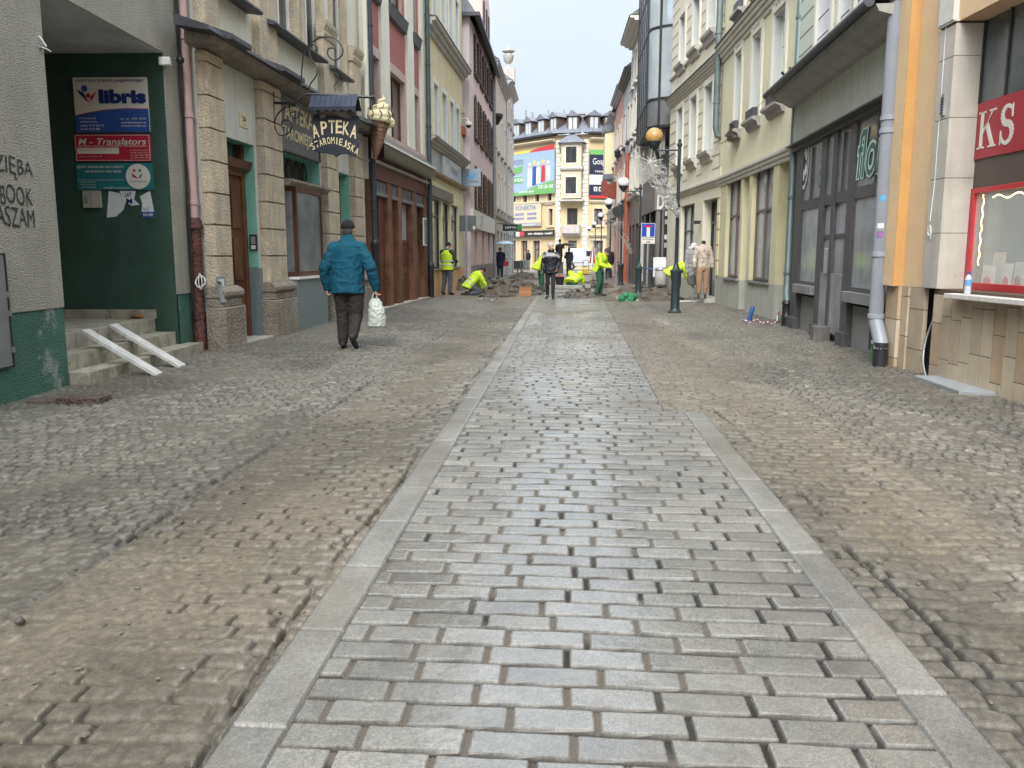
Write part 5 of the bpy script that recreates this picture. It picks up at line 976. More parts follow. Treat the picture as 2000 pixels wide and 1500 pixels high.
hu = [(R2.at(1700, 60)[0], R2.at(1668, 60)[0], zcan+.3, zcan+2.8, .3), (R2.at(1660, 60)[0], R2.at(1637, 60)[0], zcan+.3, zcan+2.8, .3), (R2.at(1620, 60)[0], R2.at(1594, 60)[0], zcan+.3, zcan+2.8, .3)]
R2.wall('upper_wall', lgp, 0, E2, zcan, 10, hu, o=-.03, revmat=M('lilac_white', (.60, .61, .66), rough=.7, var=.05)); R2.body(lgp, 0, E2, 10, depth=7, o=-.5)
for h_ in hu: R2.win(h_, .3, white_f, glass_l, o=-.03, mul=(.5,), tr=(.7,)); R2.mb().box(h_[0]-.14, h_[0], -.03, .02, h_[2], h_[3]+.2).box(h_[1], h_[1]+.14, -.03, .02, h_[2], h_[3]+.2).build('surround', offw, R2.root)
gv = R2.mb(); z = zcan+.3
while z < 9.5: gv.box(.0, E2, -.031, -.0285, z, z+.025); z += .32
gv.build('rustication_grooves', dgrey_m, R2.root)
# shop front
R2.wall('cement_base', conc, 0, E2, -.1, .62, [], o=-.12); R2.mb().box(0, E2, -.30, -.2, .6, zlin).build('back_board', M('shop_black', (.03, .03, .035), rough=.6), R2.root)
R2.mb().box(-.0, E2, -.2, .02, zlin-.1, zlin).prof([(.02, zlin-.03), (.13, zlin-.02), (.13, zlin+.0), (.0, zlin+.06)], 0, E2).build('lintel', dk, R2.root)
PX = {'p1': (1538, 1550), 'p2': (1584, 1593), 'p3': (1607, 1613), 'p4': (1636, 1648)}
S = {}
for k, (a, e) in PX.items():
    s1 = R2.at(a, 570, .02)[0]; s0 = R2.at(e, 570, .02)[0]; S[k] = (s0, s1)
    R2.mb().box(s0, s1, -.22, -.03, .05, zlin-.1).build('post', dk, R2.root, bevel=.008); R2.mb().box(s0-.02, s1+.02, -.2, .02, -.05, .22).build('post_foot', dk, R2.root, bevel=.01)
sE = 0.03; S['p5'] = (0, .1); R2.mb().box(0.0, .06, -.22, -.03, .05, zlin-.1).build('post', dk, R2.root); R2.mb().box(-.0, .14, -.2, .1, -.05, .3).build('post_foot', dk, R2.root)
zr_ = R2.at(1570, 398, .0)[1]; zsl = R2.at(1560, 556, .05)[1]
bays = [('p2', 'p1', 'window'), ('p3', 'p2', 'door'), ('p4', 'p3', 'door'), ('p5', 'p4', 'window')]
for a_, e_, kk in bays:
    a = S[a_][1]; e = S[e_][0]
    R2.mb().box(a, e, -.18, -.04, zr_-.1, zr_+.06).build('transom_rail', dk, R2.root)
    n_ = 2 if (e-a) > .6 else 1
    if (e-a) > 1.8: n_ = 3
    up = R2.mb()
    for i in range(1, n_): x = a+(e-a)*i/n_; up.box(x-.02, x+.02, -.17, -.12, zr_+.06, zlin-.16)
    if n_ == 1: up.box(a, a+.03, -.17, -.12, zr_+.06, zlin-.16)
    uo = up.build('upper_window', dk, R2.root); R2.mb().box(a, e, -.17, -.15, zr_+.05, zlin-.1).build('pane', glass_m, uo); uo.location.y = .09
    if kk == 'window':
        fo = R2.mb().box(a, e, -.17, -.13, zsl, zsl+.06).box(a, a+.05, -.17, -.13, zsl+.06, zr_-.1).box(e-.05, e, -.17, -.13, zsl+.06, zr_-.1).build('shop_window', dk, R2.root)
        R2.mb().box(a, e, -.2, -.155, zsl, zr_-.1).build('pane', gcol, fo); fo.location.y = .09; R2.mb().box(a-.0, e, -.2, .05, zsl-.15, zsl).build('sill', M('worn_grey_sill', (.23, .23, .24), rough=.6, var=.3, scale=5, streak=.3), R2.root, bevel=.008)
    else:
        do = R2.mb().box(a, e, -.2, -.14, .1, zr_-.1).build('door', gcol, R2.root)
        sl = R2.mb(); n_ = 7 if kk == 'door' else 5
        for i in range(n_): x = a+(e-a)*i/n_; sl.box(x+.008, x+(e-a)/n_-.004, -.14, -.10, .14, 1.06)
        sl.build('slatted_panel', M('weathered_grey_slats', (.24, .245, .26), rough=.7, var=.25, streak=.4), do, bevel=.004)
        R2.mb().box(a, e, -.14, -.12, 1.6, 1.66).build('rail', dk, do); do.location.y = .06
a = S['p3'][1]; R2.mb().box(a+.02, a+.07, -.1, .02, 1.05, 1.45).build('door_handle', grey_m, R2.root, bevel=.01)
R2.mb().box(S['p3'][0]-.12, S['p3'][0]+.1, -.05, .2, -.05, .24).build('timber_block', wood('grey_block', (.2, .19, .18), (.1, .1, .1)), R2.root, bevel=.01)
R2.mb().box(.9, 1.02, -.12, -.10, .08, .36).build('vent_opening', black_m, R2.root); R2.mb().box(0, E2, -.2, -.0, -.1, .0).build('kerb', conc, R2.root)
sgn_ = thing('flower_shop_lettering', 'mint outlined lettering on the dark upper shop windows', 'lettering', R2.w(0, .09, 0), math.atan2(R2.d.y, R2.d.x)); mint_p = M('mint_outline', (.50, .68, .60), rough=.5, var=.05, bump=0); gfill = M('green_letter_fill', (.06, .13, .11), rough=.5, bump=0)
def outl(s, px, py, hpx, wm, cs=None):
    c = (cs if cs else R2.at(px, py, -.1)[0], 0); top_ = R2.at(px, py-hpx/2, -.1)[1]; bot = R2.at(px, py+hpx/2, -.1)[1]; h = top_-bot
    for (g, off, mm) in ((.045, .0, mint_p), (-.0, .004, gfill)): txt(s, sgn_, (c[0], -.14+.0+off+.004, (top_+bot)/2), (-1, 0, 0), (0, 0, 1), h*(1.05 if off == 0 else .98), wm*(1.06 if off == 0 else .97), mm, bold=g, shear=.15)
ga = lambda a_, e_: (S[a_][1]+S[e_][0])/2
outl('flor', 1700, 298, 96, abs(R2.at(1684, 300, -.1)[0]-R2.at(1740, 300, -.1)[0]), (R2.at(1684, 300, -.1)[0]+R2.at(1740, 300, -.1)[0])/2); outl('i', 1640, 325, 62, .13); outl('d', 1612, 335, 70, .30)
c = R2.at(1580, 318, -.12); m = R2.mb(); 
ea, eb = .26, .46; n = 28
for (k1, k2) in ((1., .86),):
    for i in range(n):
        t0, t1 = 2*math.pi*i/n, 2*math.pi*(i+1)/n; m.prism([(c[0]+ea*math.cos(t0), c[1]+eb*math.sin(t0)), (c[0]+ea*math.cos(t1), c[1]+eb*math.sin(t1)), (c[0]+ea*k2*math.cos(t1), c[1]+eb*k2*math.sin(t1)), (c[0]+ea*k2*math.cos(t0), c[1]+eb*k2*math.sin(t0))], -.14, -.136)
for k in range(5): a = k*1.25; m.ball((c[0]+.12*math.cos(a), -.138, c[1]+.22*math.sin(a)), (.07, .003, .1), 10, 6)
m.build('flower_emblem', M('emblem_white', (.6, .66, .62), rough=.5, bump=0), sgn_)
r, w, h = wallbox(R2, 'shop_notice', 'small white and yellow notice on the charcoal shop door', 'notice', (1622, 462, 1633, 484), .006, paper, o=-.135); R2.mb().box(-w*.3, w*.3, .006, .008, -h*.25, h*.3).build('yellow_picture', M('yellow_print', (.6, .4, .1), rough=.6), r)
# big grey downpipe with stickers
pp = R2.w(-.05, .17, 0); gpp = M('blue_grey_pipe_paint', (.25, .27, .31), rough=.4, var=.1, scale=3, bump=0)
p = pipe('downpipe', 'thick blue grey downpipe with stickers beside the orange wall', [(pp.x, pp.y, 9), (pp.x, pp.y, .62), (pp.x, pp.y, .55), (pp.x+.0, pp.y-.22, .30), (pp.x+.0, pp.y-.23, .22)], .085, gpp, 16, (.6, 1.35, 2.8, 2.95, 5))
for c_ in p.children: c_.location.z = 0
MB().tube([(0, -.23, -.05), (0, -.23, .3)], .085, 12).build('black_foot', black_m, p, smooth=True)
for zz, cm, ww in ((1.98, M('sticker_blue', (.1, .3, .5), rough=.5, bump=0), .07), (1.66, paper, .06), (1.55, M('sticker_purple', (.25, .12, .3), rough=.5, var=.6, scale=30, bump=0), .075)):
    m = MB(); a0 = R(215); 
    for i in range(4): t0, t1 = a0+i*.22, a0+(i+1)*.22; m.add([(.0865*math.cos(t0), .0865*math.sin(t0), zz), (.0865*math.cos(t1), .0865*math.sin(t1), zz), (.0865*math.cos(t1), .0865*math.sin(t1), zz+ww), (.0865*math.cos(t0), .0865*math.sin(t0), zz+ww)], [(0, 1, 2, 3)])
    m.build('sticker', cm, p)
x, y = G(1702, 708); t = thing('discarded_bottle', 'crumpled green glass bottle at the foot of the thick downpipe', 'bottle', (x, y, 0)); MB().lathe([(.03, 0), (.035, .02), (.035, .14), (.015, .2), (.013, .26)], (0, 0, 0), 12).build('glass', M('green_glass', (.12, .2, .12), rough=.15, bump=0), t, smooth=True); MB().lathe([(.02, .24), (.02, .28)], (0, 0, 0), 10).build('cap', paper, t)
# --- R3: yellow house
yw = M('soft_yellow_plaster', (.64, .61, .45), rough=.9, var=.1, scale=1.3, bump=.12, bscale=60, streak=.32, spots=((.52, .47, .25), 1.6, .62, .4)); yw2 = M('mustard_yellow_plaster', (.58, .55, .37), rough=.9, var=.1, scale=1.5, streak=.15); gbase = M('pale_grey_base', (.40, .41, .37), rough=.9, var=.14, scale=1.6, streak=.35); bgr = M('pale_reveal', (.52, .55, .54), rough=.7, var=.06)
R3 = Bd('soft_yellow_house', 'soft yellow house with grey plinth and tall recessed windows', 'building', (4.34, 16.45), (4.17, 24.05), 1)
E_3 = R3.len; crn = M('pale_cornice', (.56, .54, .48), rough=.8, var=.12, streak=.3); zlc = R3.at(1470, 318, .1)[1]; zuc = R3.at(1460, 52, .2)[1]; zpl = R3.at(1396, 541)[1]
h3u = [(R3.at(1534, 100)[0], R3.at(1512, 100)[0]), (R3.at(1486, 150)[0], R3.at(1470, 150)[0]), (R3.at(1447, 200)[0], R3.at(1436, 200)[0])]
zt_ = R3.at(1486, 62)[1]; zb3 = R3.at(1486, 226)[1]
h3 = [(a, e, zb3, zt_, .2) for a, e in h3u]; h3t = [(a, e, zuc+.75, zuc+2.7, .2) for a, e in h3u]
R3.wall('upper_wall', yw, 0, E_3, zlc, 11.5, h3+h3t, revmat=bgr); R3.body(yw, 0, E_3, 11.5, depth=7, o=-.6)
for h_ in h3+h3t:
    R3.win(h_, .19, white_f, glass_l, fw=.06, mul=(.5,), tr=(.68,))
    R3.mb().box(h_[0]-.16, h_[0], 0, .04, h_[2], h_[3]+.05).box(h_[1], h_[1]+.16, 0, .04, h_[2], h_[3]+.05).box(h_[0]-.16, h_[1]+.16, 0, .045, h_[3]+.05, h_[3]+.3).box(h_[0]-.2, h_[1]+.2, 0, .07, h_[3]+.3, h_[3]+.35).build('surround', offw, R3.root)
    orn = R3.mb(); 
    for k in range(3): orn.ball((h_[0]+(h_[1]-h_[0])*(.25+.25*k), .06, h_[3]+.2), (.05, .02, .05), 8, 5)
    orn.build('ornament', crn, R3.root)
    R3.mb().prof([(0, h_[2]-.22), (.06, h_[2]-.2), (.1, h_[2]-.1), (.2, h_[2]-.06), (.2, h_[2]), (0, h_[2]+.01)], h_[0]-.16, h_[1]+.16).build('sill', M('brownish_sill', (.30, .28, .27), rough=.7, var=.2), R3.root)
    R3.mb().box(h_[0]+.02, h_[1]-.02, .0, .14, h_[2]+.01, h_[2]+.22).build('flower_rail', dgrey_m, R3.root)
cornice(R3, 'cornice', crn, 0, E_3, zuc-.02, zuc+.38, .22, 4, flash=dgrey_m); cornice(R3, 'shop_cornice', crn, 0, E_3, zlc-.22, zlc+.03, .11, 3)
zh = R3.at(1446, 341)[1]; zw0 = R3.at(1446, 545)[1]
g3 = [(R3.at(1446, 400)[0], R3.at(1419, 400)[0], zw0, zh, .17), (R3.at(1462, 400)[0], R3.at(1450, 400)[0], -.1, zh, .4), (R3.at(1508, 400)[0], R3.at(1468, 400)[0], zw0, zh, .17), (R3.at(1541, 400)[0], R3.at(1519, 400)[0], -.1, zh, .4)]
R3.wall('ground_wall', yw2, 0, E_3, zpl, zlc, g3, revmat=yw2); R3.wall('plinth', gbase, 0, E_3, -.1, zpl, [(g[0], g[1], -.2, zpl+1, .4) for g in (g3[1], g3[3])]+[], revmat=gbase, o=-.004)
for g in (g3[1], g3[3]): R3.mb().box(g[0], g[1], -.45, -.4, zpl, g[3]).build('recess_back', yw2, R3.root); R3.mb().box(g[0], g[1], -.45, -.39, -.1, zpl).build('recess_base', gbase, R3.root)
for i, g in enumerate((g3[0], g3[2])):
    wo_ = R3.win(g, .15, M('grey_brown_frame', (.13, .11, .10), rough=.5, var=.15), gcol, fw=.07, mul=(.5,), tr=(.62,)); R3.mb().box(g[0]-.03, g[1]+.03, -.5, .05, g[2]-.05, g[2]).build('sill', grey_m, R3.root)
    c = (g[0]+g[1])/2; gold = M('faded_gold_print', (.42, .35, .2), rough=.6, bump=0)
    txt('SPA' if i == 0 else 'A', wo_, (c+.1*(1-i)-.25*i, -.128, g[2]+(g[3]-g[2])*.80), (-1, 0, 0), (0, 0, 1), .28, .45 if i == 0 else .3, gold)
    for k in range(4): txt('manicure pedicure makijaż masaż'.split()[k], wo_, (c+.1, -.128, g[2]+(g[3]-g[2])*(.74-.03*k)), (-1, 0, 0), (0, 0, 1), .05, .35, gold)
cz = R3.mb()
for i in range(7): cz.box(E_3-.32, E_3-.01, -.001, .025, zpl+.05+i*.42, zpl+.05+i*.42+.38)
cz.build('quoins', lyel, R3.root, bevel=.01)
# downpipes
pa3 = R3.w(-.02, .14, 0); p = pipe('downpipe', 'grey green downpipe with black cast foot between yellow house and flower shop', [(pa3.x, pa3.y, 11), (pa3.x, pa3.y, .78), (pa3.x-.02, pa3.y-.08, .62), (pa3.x-.03, pa3.y-.16, .5), (pa3.x-.03, pa3.y-.17, .4)], .07, M('green_grey_zinc', (.16, .21, .215), rough=.4, var=.2, metal=.3), 12, (1.0, 2.4, 4.2, 5.6))
MB().lathe([(.085, -.05), (.09, 0), (.085, .12), (.1, .14), (.1, .2), (.085, .22), (.085, .42), (.1, .44), (.09, .47), (.07, .5)], (-.03, -.17, 0), 14).build('cast_foot', black_m, p, smooth=True); MB().tube([(-.05, -.2, 4.3), (-.35, -.25, 4.6)], .025, 6).tube([(-.05, -.1, 4.35), (.25, .1, 4.45)], .025, 6).tube([(-.1, .05, 4.3), (-.12, .1, 4.75)], .025, 6).build('wire_bracket', black_m, p)
pb3 = R3.w(E_3-.02, .14, 0); pipe('downpipe', 'green grey downpipe ending above the ground floor at the cream house', [(pb3.x, pb3.y, 11), (pb3.x, pb3.y, 4.75), (pb3.x+.05, pb3.y, 4.55), (pb3.x+.2, pb3.y, 4.5)], .085, MATS['green_grey_zinc'], 12, (5.4, 7.2))
# --- R4: cream rusticated house
crm = M('cream_render', (.68, .65, .54), rough=.9, var=.08, scale=1.3, bump=.1, bscale=60, streak=.32)
R4 = Bd('cream_house', 'cream rusticated house with clothes shop on the ground floor', 'building', (4.17, 24.1), (3.65, 31.3), 1)
E_4 = R4.len; zc4 = (R4.at(1314, 186, .2)[1]+R4.at(1412, 86, .2)[1])/2; zst = R4.at(1360, 96, .1)[1]; zl4 = R4.at(1325, 374, .1)[1]
c4 = [(R4.at(1392, 230)[0], R4.at(1377, 230)[0]), (R4.at(1361, 250)[0], R4.at(1349, 250)[0]), (R4.at(1334, 250)[0], R4.at(1324, 250)[0])]
za4 = R4.at(1377, 172)[1]; zb4 = R4.at(1377, 300)[1]; ztop = 10.7
za5 = min(R4.at(1345, 15)[1], 10.4); zb5 = zst+.1
h4 = [(a, e, zb4, za4, .3) for a, e in c4]; h4t = [(a, e, zb5, min(za5, ztop-.4), .3) for a, e in c4]
R4.wall('upper_wall', crm, 0, E_4, zl4, 13.5, h4+h4t, revmat=bgr); R4.body(crm, 0, E_4, 13.5, depth=7, o=-.6)
gv = R4.mb(); z = zl4+.3
while z < 13: 
    xs = [0]+sorted([v for a, e in c4 for v in (a-.18, e+.18)])+[E_4]
    if abs(z-zc4) > .4 and not (zc4 < z < zst):
        for i in range(0, len(xs), 2):
            if xs[i+1] > xs[i]: gv.box(xs[i], xs[i+1], -.01, .012, z, z+.025)
    z += .36
gv.build('rustication_lines', MATS['greyed_paint'], R4.root)
for h_ in h4+h4t:
    R4.win(h_, .28, white_f, glass_l, fw=.06, mul=(.5,), tr=(.68,)); R4.mb().box(h_[0]-.14, h_[0], 0, .05, h_[2], h_[3]+.16).box(h_[1], h_[1]+.14, 0, .05, h_[2], h_[3]+.16).box(h_[0], h_[1], 0, .05, h_[3], h_[3]+.16).build('surround', offw, R4.root)
    R4.mb().prof([(0, h_[2]-.3), (.06, h_[2]-.28), (.1, h_[2]-.14), (.18, h_[2]-.08), (.2, h_[2]), (0, h_[2]+.01)], h_[0]-.16, h_[1]+.16).build('sill', MATS['greyed_paint'], R4.root)
cornice(R4, 'cornice', crn, 0, E_4, zc4-.3, zc4, .2, 4, flash=dgrey_m); cornice(R4, 'string_course', crn, 0, E_4, zst-.1, zst, .08, 1); cornice(R4, 'shop_cornice', crn, 0, E_4, zl4-.2, zl4+.0, .11, 3); cornice(R4, 'top_cornice', crn, 0, E_4+.2, 10.7, 11.0, .4, 3, flash=dgrey_m)
g4 = [(R4.at(1400, 480)[0], R4.at(1371, 480)[0], 0, R4.at(1371, 393)[1], .32), (R4.at(1354, 480)[0], R4.at(1328, 480)[0], .75, R4.at(1328, 404)[1], .2)]
R4.wall('ground_wall', crm, 0, E_4, .6, zl4-.2, [(g[0], g[1], max(g[2], .3), g[3], g[4]) for g in g4], revmat=crm); R4.wall('plinth', gbase, 0, E_4, -.1, .6, [(g4[0][0], g4[0][1], -.2, 2, .32)], revmat=gbase, o=-.003)
R4.win(g4[0], .3, MATS['anthracite_frame'], glass_d, fw=.07, mul=(.5,), tr=(.78,), name='shop_door'); R4.win(g4[1], .18, MATS['anthracite_frame'], gcol, fw=.07, mul=(.5,), tr=(.62,)); R4.mb().box(g4[0][0]-.05, g4[0][1]+.05, -.31, .3, -.1, .13).build('doorstep', gbase, R4.root, bevel=.01)
# --- R5: modern dark glass building with a rounded glass bay
dmt = M('dark_bronze_cladding', (.075, .075, .08), rough=.4, var=.15, bump=0, metal=.2); skyg = M('bay_glass_painted_sky', (.52, .60, .68), rough=.1, var=.2, scale=.8, bump=0, spec=1, metal=.45); greyb = M('grey_parapet_panel', (.13, .14, .15), rough=.5, var=.25, streak=.3)  # bay glass: the pale sky reflection is put into its base colour
R5 = Bd('glass_bay_building', 'dark modern shop building with a rounded glass bay over the street', 'building', (3.32, 31.9), (3.22, 40.6), 1)
E_5 = R5.len
R5.wall('ground_wall', dmt, 0, E_5, -.1, 4.3, [(.4+i*2.0, 1.9+i*2.0, .2, 3.0, .3) for i in range(4)], o=0); R5.body(dmt, 0, E_5, 4.3, depth=7)
for i in range(4): R5.win((.4+i*2.0, 1.9+i*2.0, .2, 3.0), .28, dmt, glass_d, fw=.08, mul=(.33, .66), tr=(.75,))
zD = VY(1285, 411, 31.9)[2]; zD1 = VY(1285, 378, 31.9)[2]
R5.mb().box(-.06, E_5, -.0, .1, zD, zD1+.2).build('fascia', M('taupe_fascia', (.16, .155, .15), rough=.5, var=.15), R5.root); fr_ = MB()
R5.mb().box(-.08, 0, -2.5, .1, zD, zD1+.2).build('fascia_return', MATS['taupe_fascia'], R5.root)
tD = txt('DOM', R5.root, (-.085, -.42, (zD+zD1)/2), (0, -1, 0), (0, 0, 1), .55, .85, wh, bold=.03)
R5.mb().box(-.04, 0, -2.5, -.02, 0, zD).build('tenant_board_wall', M('black_board', (.03, .03, .035), rough=.35, bump=0), R5.root)
for i, zz in enumerate((2.75, 2.45, 1.9, 1.6, .95, .6)): R5.mb().box(-.055, -.04, -.85, -.3, zz, zz+.17).build('tenant_plate', paper if i % 2 == 0 else MATS['silver_panel'], R5.root)
m = R5.mb(); m.box(-.05, .1, -.12, .02, 0, zD).box(-.06, .0, -.27, -.2, 0, zD); m.build('corner_post', MATS['taupe_fascia'], R5.root)
# bay: quarter-round plan towards the viewer, from X 2.95 back to the wall
bay = Vector((3.0, 32.0)); bx0 = 2.93; plan = [(R5.at(0, 0, 0), 0)]
def bayplan(r=1.25, n=9):
    pts = [(2.98, 37.2), (2.95, 32.6)]
    for i in range(1, n): a = math.pi-i/(n-1)*math.pi/2; pts.append((2.95+r+.0+r*math.cos(a), 32.6-r*.75*math.sin(a)))
    pts.append((5.2, 32.6-r*.75)); pts.append((5.2, 37.2)); return pts
bp_ = bayplan(); loc = lambda p: (R5.d.dot(Vector((p[0], p[1], 0))-R5.A), R5.n.dot(Vector((p[0], p[1], 0))-R5.A))
bpl = [loc(p) for p in bp_]
zb0 = VY(1290, 243, 31.7)[2]; zb1_ = VY(1290, 192, 31.7)[2]; lv = [zb1_, zb1_+2.45, zb1_+3.9, zb1_+6.5]
R5.mb().flat(bpl, zb0, zb1_).build('bay_parapet', greyb, R5.root)
sc_ = lambda k: [((p[0]-3.2)*k+3.2, p[1]*k-(.0 if k < 1 else 0)) for p in bpl]
for i in range(3): R5.mb().flat(bpl, lv[i]+.07, lv[i+1]).build('bay_glazing', skyg, R5.root)
bb = R5.mb()
for z in (zb0-.07, zb1_-.01, lv[1]-.0, lv[2]-.0, lv[3]): 
    n = len(bpl); cxm = sum(p[0] for p in bpl)/n; cym = sum(p[1] for p in bpl)/n; bb.flat([(cxm+(p[0]-cxm)*1.015, cym+(p[1]-cym)*1.03) for p in bpl], z, z+.09)
for k in (0, 1, 5, 10): 
    p = bpl[min(k, len(bpl)-1)]; bb.tube([(p[0], p[1], zb0), (p[0], p[1], lv[3])], .05, 6)
for t in (.2, .4, .6, .8): p = (bpl[0][0]*(1-t)+bpl[1][0]*t, bpl[0][1]*(1-t)+bpl[1][1]*t); bb.tube([(p[0], p[1], zb0), (p[0], p[1], lv[3])], .035, 6)
bb.build('bay_frame', black_m, R5.root)
R5.mb().tube([(.2, -.1, 4.6), (-.15, .3, zb0-.05)], .07, 6).tube([(.2, -1.2, 4.6), (-.2, -.8, zb0-.05)], .07, 6).build('bay_brace', black_m, R5.root)
R5.wall('upper_wall', offw, 0, E_5, 4.3, 12, [(.5+i*2.0, 1.8+i*2.0, 5.0, 6.6, .2) for i in range(4)], o=-.1)
# --- R6 to R9: narrow houses beyond
orn_ = M('ornate_white_stone', (.56, .55, .54), rough=.85, var=.2, scale=3, bump=.3, bscale=8, streak=.4)
R6 = simple_house('ornate_white_house', 'ornate white stone house with heavy eaves beyond the glass bay', (3.12, 37.3), (3.05, 42.2), 1, 11.2, orn_, glass_m, [(4.3, 5.9), (6.8, 8.3), (9.0, 10.4)], 3, .8, 3.9, trim=offw, shopm=dmt, eav=.55)
for i in range(3):
    m = R6.mb()
    for k in range(6): m.ball((R6.len*(i+.5)/3+(k-2.5)*.18, .06, 6.35+.1*math.cos(k)), (.09, .06, .12), 8, 5)
    m.build('stone_garland', orn_, R6.root)
rust_p = M('terracotta_pipe_paint', (.36, .10, .06), rough=.5, var=.2); pipe('downpipe', 'brick red downpipe on the houses behind the street lamps', [(2.96, 42.4, 0), (2.96, 42.4, 6.2)], .13, rust_p, 10, (1.2, 3, 4.8))
R7 = simple_house('grey_narrow_house', 'narrow grey house behind the ornate white house', (3.08, 42.4), (3.04, 47.5), 1, 10.2, grb, glass_d, [(4.2, 5.9), (6.9, 8.6)], 2, .9, 3.6, trim=dgrey_m)
R8 = simple_house('rose_narrow_house', 'narrow rose coloured house with steep red tiled roof', (3.03, 47.6), (3.0, 54), 1, 10.4, M('rose_plaster', (.50, .27, .24), rough=.9, var=.15, streak=.2), glass_m, [(4.2, 5.9), (6.9, 8.6)], 3, .9, 3.6)
m = R8.mb(); m.add([(0, .3, 10.4), (R8.len, .3, 10.4), (R8.len, -1.6, 13.6), (0, -1.6, 13.6), (0, -1.6, 10.4), (R8.len, -1.6, 10.4)], [(0, 1, 2, 3), (0, 3, 4), (1, 5, 2), (3, 2, 5, 4)]); m.build('red_tile_roof', redt, R8.root)
R9 = simple_house('cream_oriel_house', 'cream narrow house with small oriel at the right end of the street', (2.98, 54.1), (2.92, 62), 1, 10.0, M('warm_cream_plaster', (.60, .52, .36), rough=.9, var=.1, streak=.2), glass_m, [(4.2, 5.9), (6.8, 8.5)], 3, .9, 3.5)
m = R9.mb(); m.add([(0, .3, 10.0), (R9.len, .3, 10.0), (R9.len, -1.8, 13.9), (0, -1.8, 13.9), (0, -1.8, 10), (R9.len, -1.8, 10)], [(0, 1, 2, 3), (0, 3, 4), (1, 5, 2), (3, 2, 5, 4)]); m.build('red_tile_roof', redt, R9.root)
m = R9.mb(); m.flat([(1.0, 0), (1.4, .55), (3.2, .55), (3.6, 0)], 6.4, 9.0).build('oriel', lyel, R9.root); R9.mb().flat([(.9, 0), (1.35, .65), (3.25, .65), (3.7, 0)], 9.0, 9.4).flat([(.95, 0), (1.35, .6), (3.2, .6), (3.65, 0)], 6.1, 6.4).build('oriel_roof', slate, R9.root)
a = VY(1174, 352, 52); b_ = VY(1195, 388, 52); t = thing('red_hanging_sign', 'brick red carved hanging sign on the right side of the street end', 'sign', (a[0], 52, a[2])); w = 3.0-a[0]; h = a[2]-b_[2]
MB().prism([(0, -.1), (.15, 0), (w*.35, -.05), (w*.45, -.25), (w, -.05), (w, -h), (w*.6, -h*1.05), (w*.3, -h*.85), (0, -h*.8)], -.05, .05).build('board', M('carved_brown_red', (.20, .05, .035), rough=.6, var=.2), t, bevel=.01); MB().tube([(w*.3, 0, 0), (w, 0, .15)], .02, 6).build('bracket', black_m, t)
# --- far corner building
cfar = M('far_yellow_plaster', (.50, .40, .235), rough=.9, var=.07, scale=.6, streak=.1); cfl = M('far_cream_plaster', (.50, .43, .32), rough=.9, var=.06, scale=.8)
FB = Bd('corner_building', 'yellow corner building with slate mansard roof closing the street', 'building', (-1.05, 85.0), (2.2, 84.4), -1)
FY = 85.0
def fz(y, Y=FY): return VY(1100, y, Y)[2]
zE = fz(264); zM = fz(231); zs1, zs2 = fz(395), fz(461)
def wing(A, B_, holes, name):
    w_ = Bd(None, '', '', A, B_, -1); w_.root = FB.root; return w_
# the wings are fronts in their own frames but belong to the one building: local to the root
def tf(w_, o):          # re-express a wing mesh in the root frame
    o.parent = None; o.matrix_world = Matrix.Identity(4)
    Mw = Matrix.Translation(w_.A) @ Matrix.Rotation(math.atan2(w_.d.y, w_.d.x), 4, 'Z'); Mr = Matrix.Translation(FB.A) @ Matrix.Rotation(math.atan2(FB.d.y, FB.d.x), 4, 'Z')
    o.data.transform(Mr.inverted() @ Mw); o.parent = FB.root; return o
LW = Bd(None, '', '', (-14.0, 98.5), (-1.05, 85.0), -1); RW = Bd(None, '', '', (2.2, 84.4), (13.5, 87.5), -1)
lwin = [(LW.at(a, 485)[0], LW.at(b_, 485)[0], 0.1, LW.at(a, 470)[1], .3) for a, b_ in ((998, 1008), (1018, 1031), (1041, 1055))]
lw2 = [(LW.at(1072, 420)[0], LW.at(1080, 420)[0], LW.at(1072, 440)[1], LW.at(1072, 408)[1], .3)]
lw3 = [(LW.at(p, 388)[0], LW.at(p+8, 388)[0], LW.at(p, 389)[1]-.3, LW.at(p, 389)[1]+1.4, .3) for p in (1000, 1022, 1046, 1070)]
def mkwin(w_, h_, d=.3, fm=None, gm=None):
    s0, s1, z0, z1 = h_[:4]; f = w_.mb(); fw = .1; f.box(s0, s0+fw, -d, -d+.08, z0, z1).box(s1-fw, s1, -d, -d+.08, z0, z1).box(s0, s1, -d, -d+.07, z1-fw, z1).box((s0+s1)/2-.05, (s0+s1)/2+.05, -d, -d+.075, z0, z1).box(s0, s1, -d, -d+.06, z0+(z1-z0)*.65, z0+(z1-z0)*.65+.1)
    fo = f.build('window', fm or brown_f); tf(w_, fo); g = w_.mb().box(s0, s1, -d-.03, -d+.02, z0, z1).build('pane', gm or glass_m); tf(w_, g); g.parent = fo
    q = w_.mb().box(s0-.2, s0, 0, .06, z0-.1, z1+.2).box(s1, s1+.2, 0, .06, z0-.1, z1+.2).box(s0, s1, 0, .06, z1, z1+.2).box(s0-.25, s1+.25, 0, .15, z0-.22, z0-.08).build('surround', cfl); tf(w_, q)
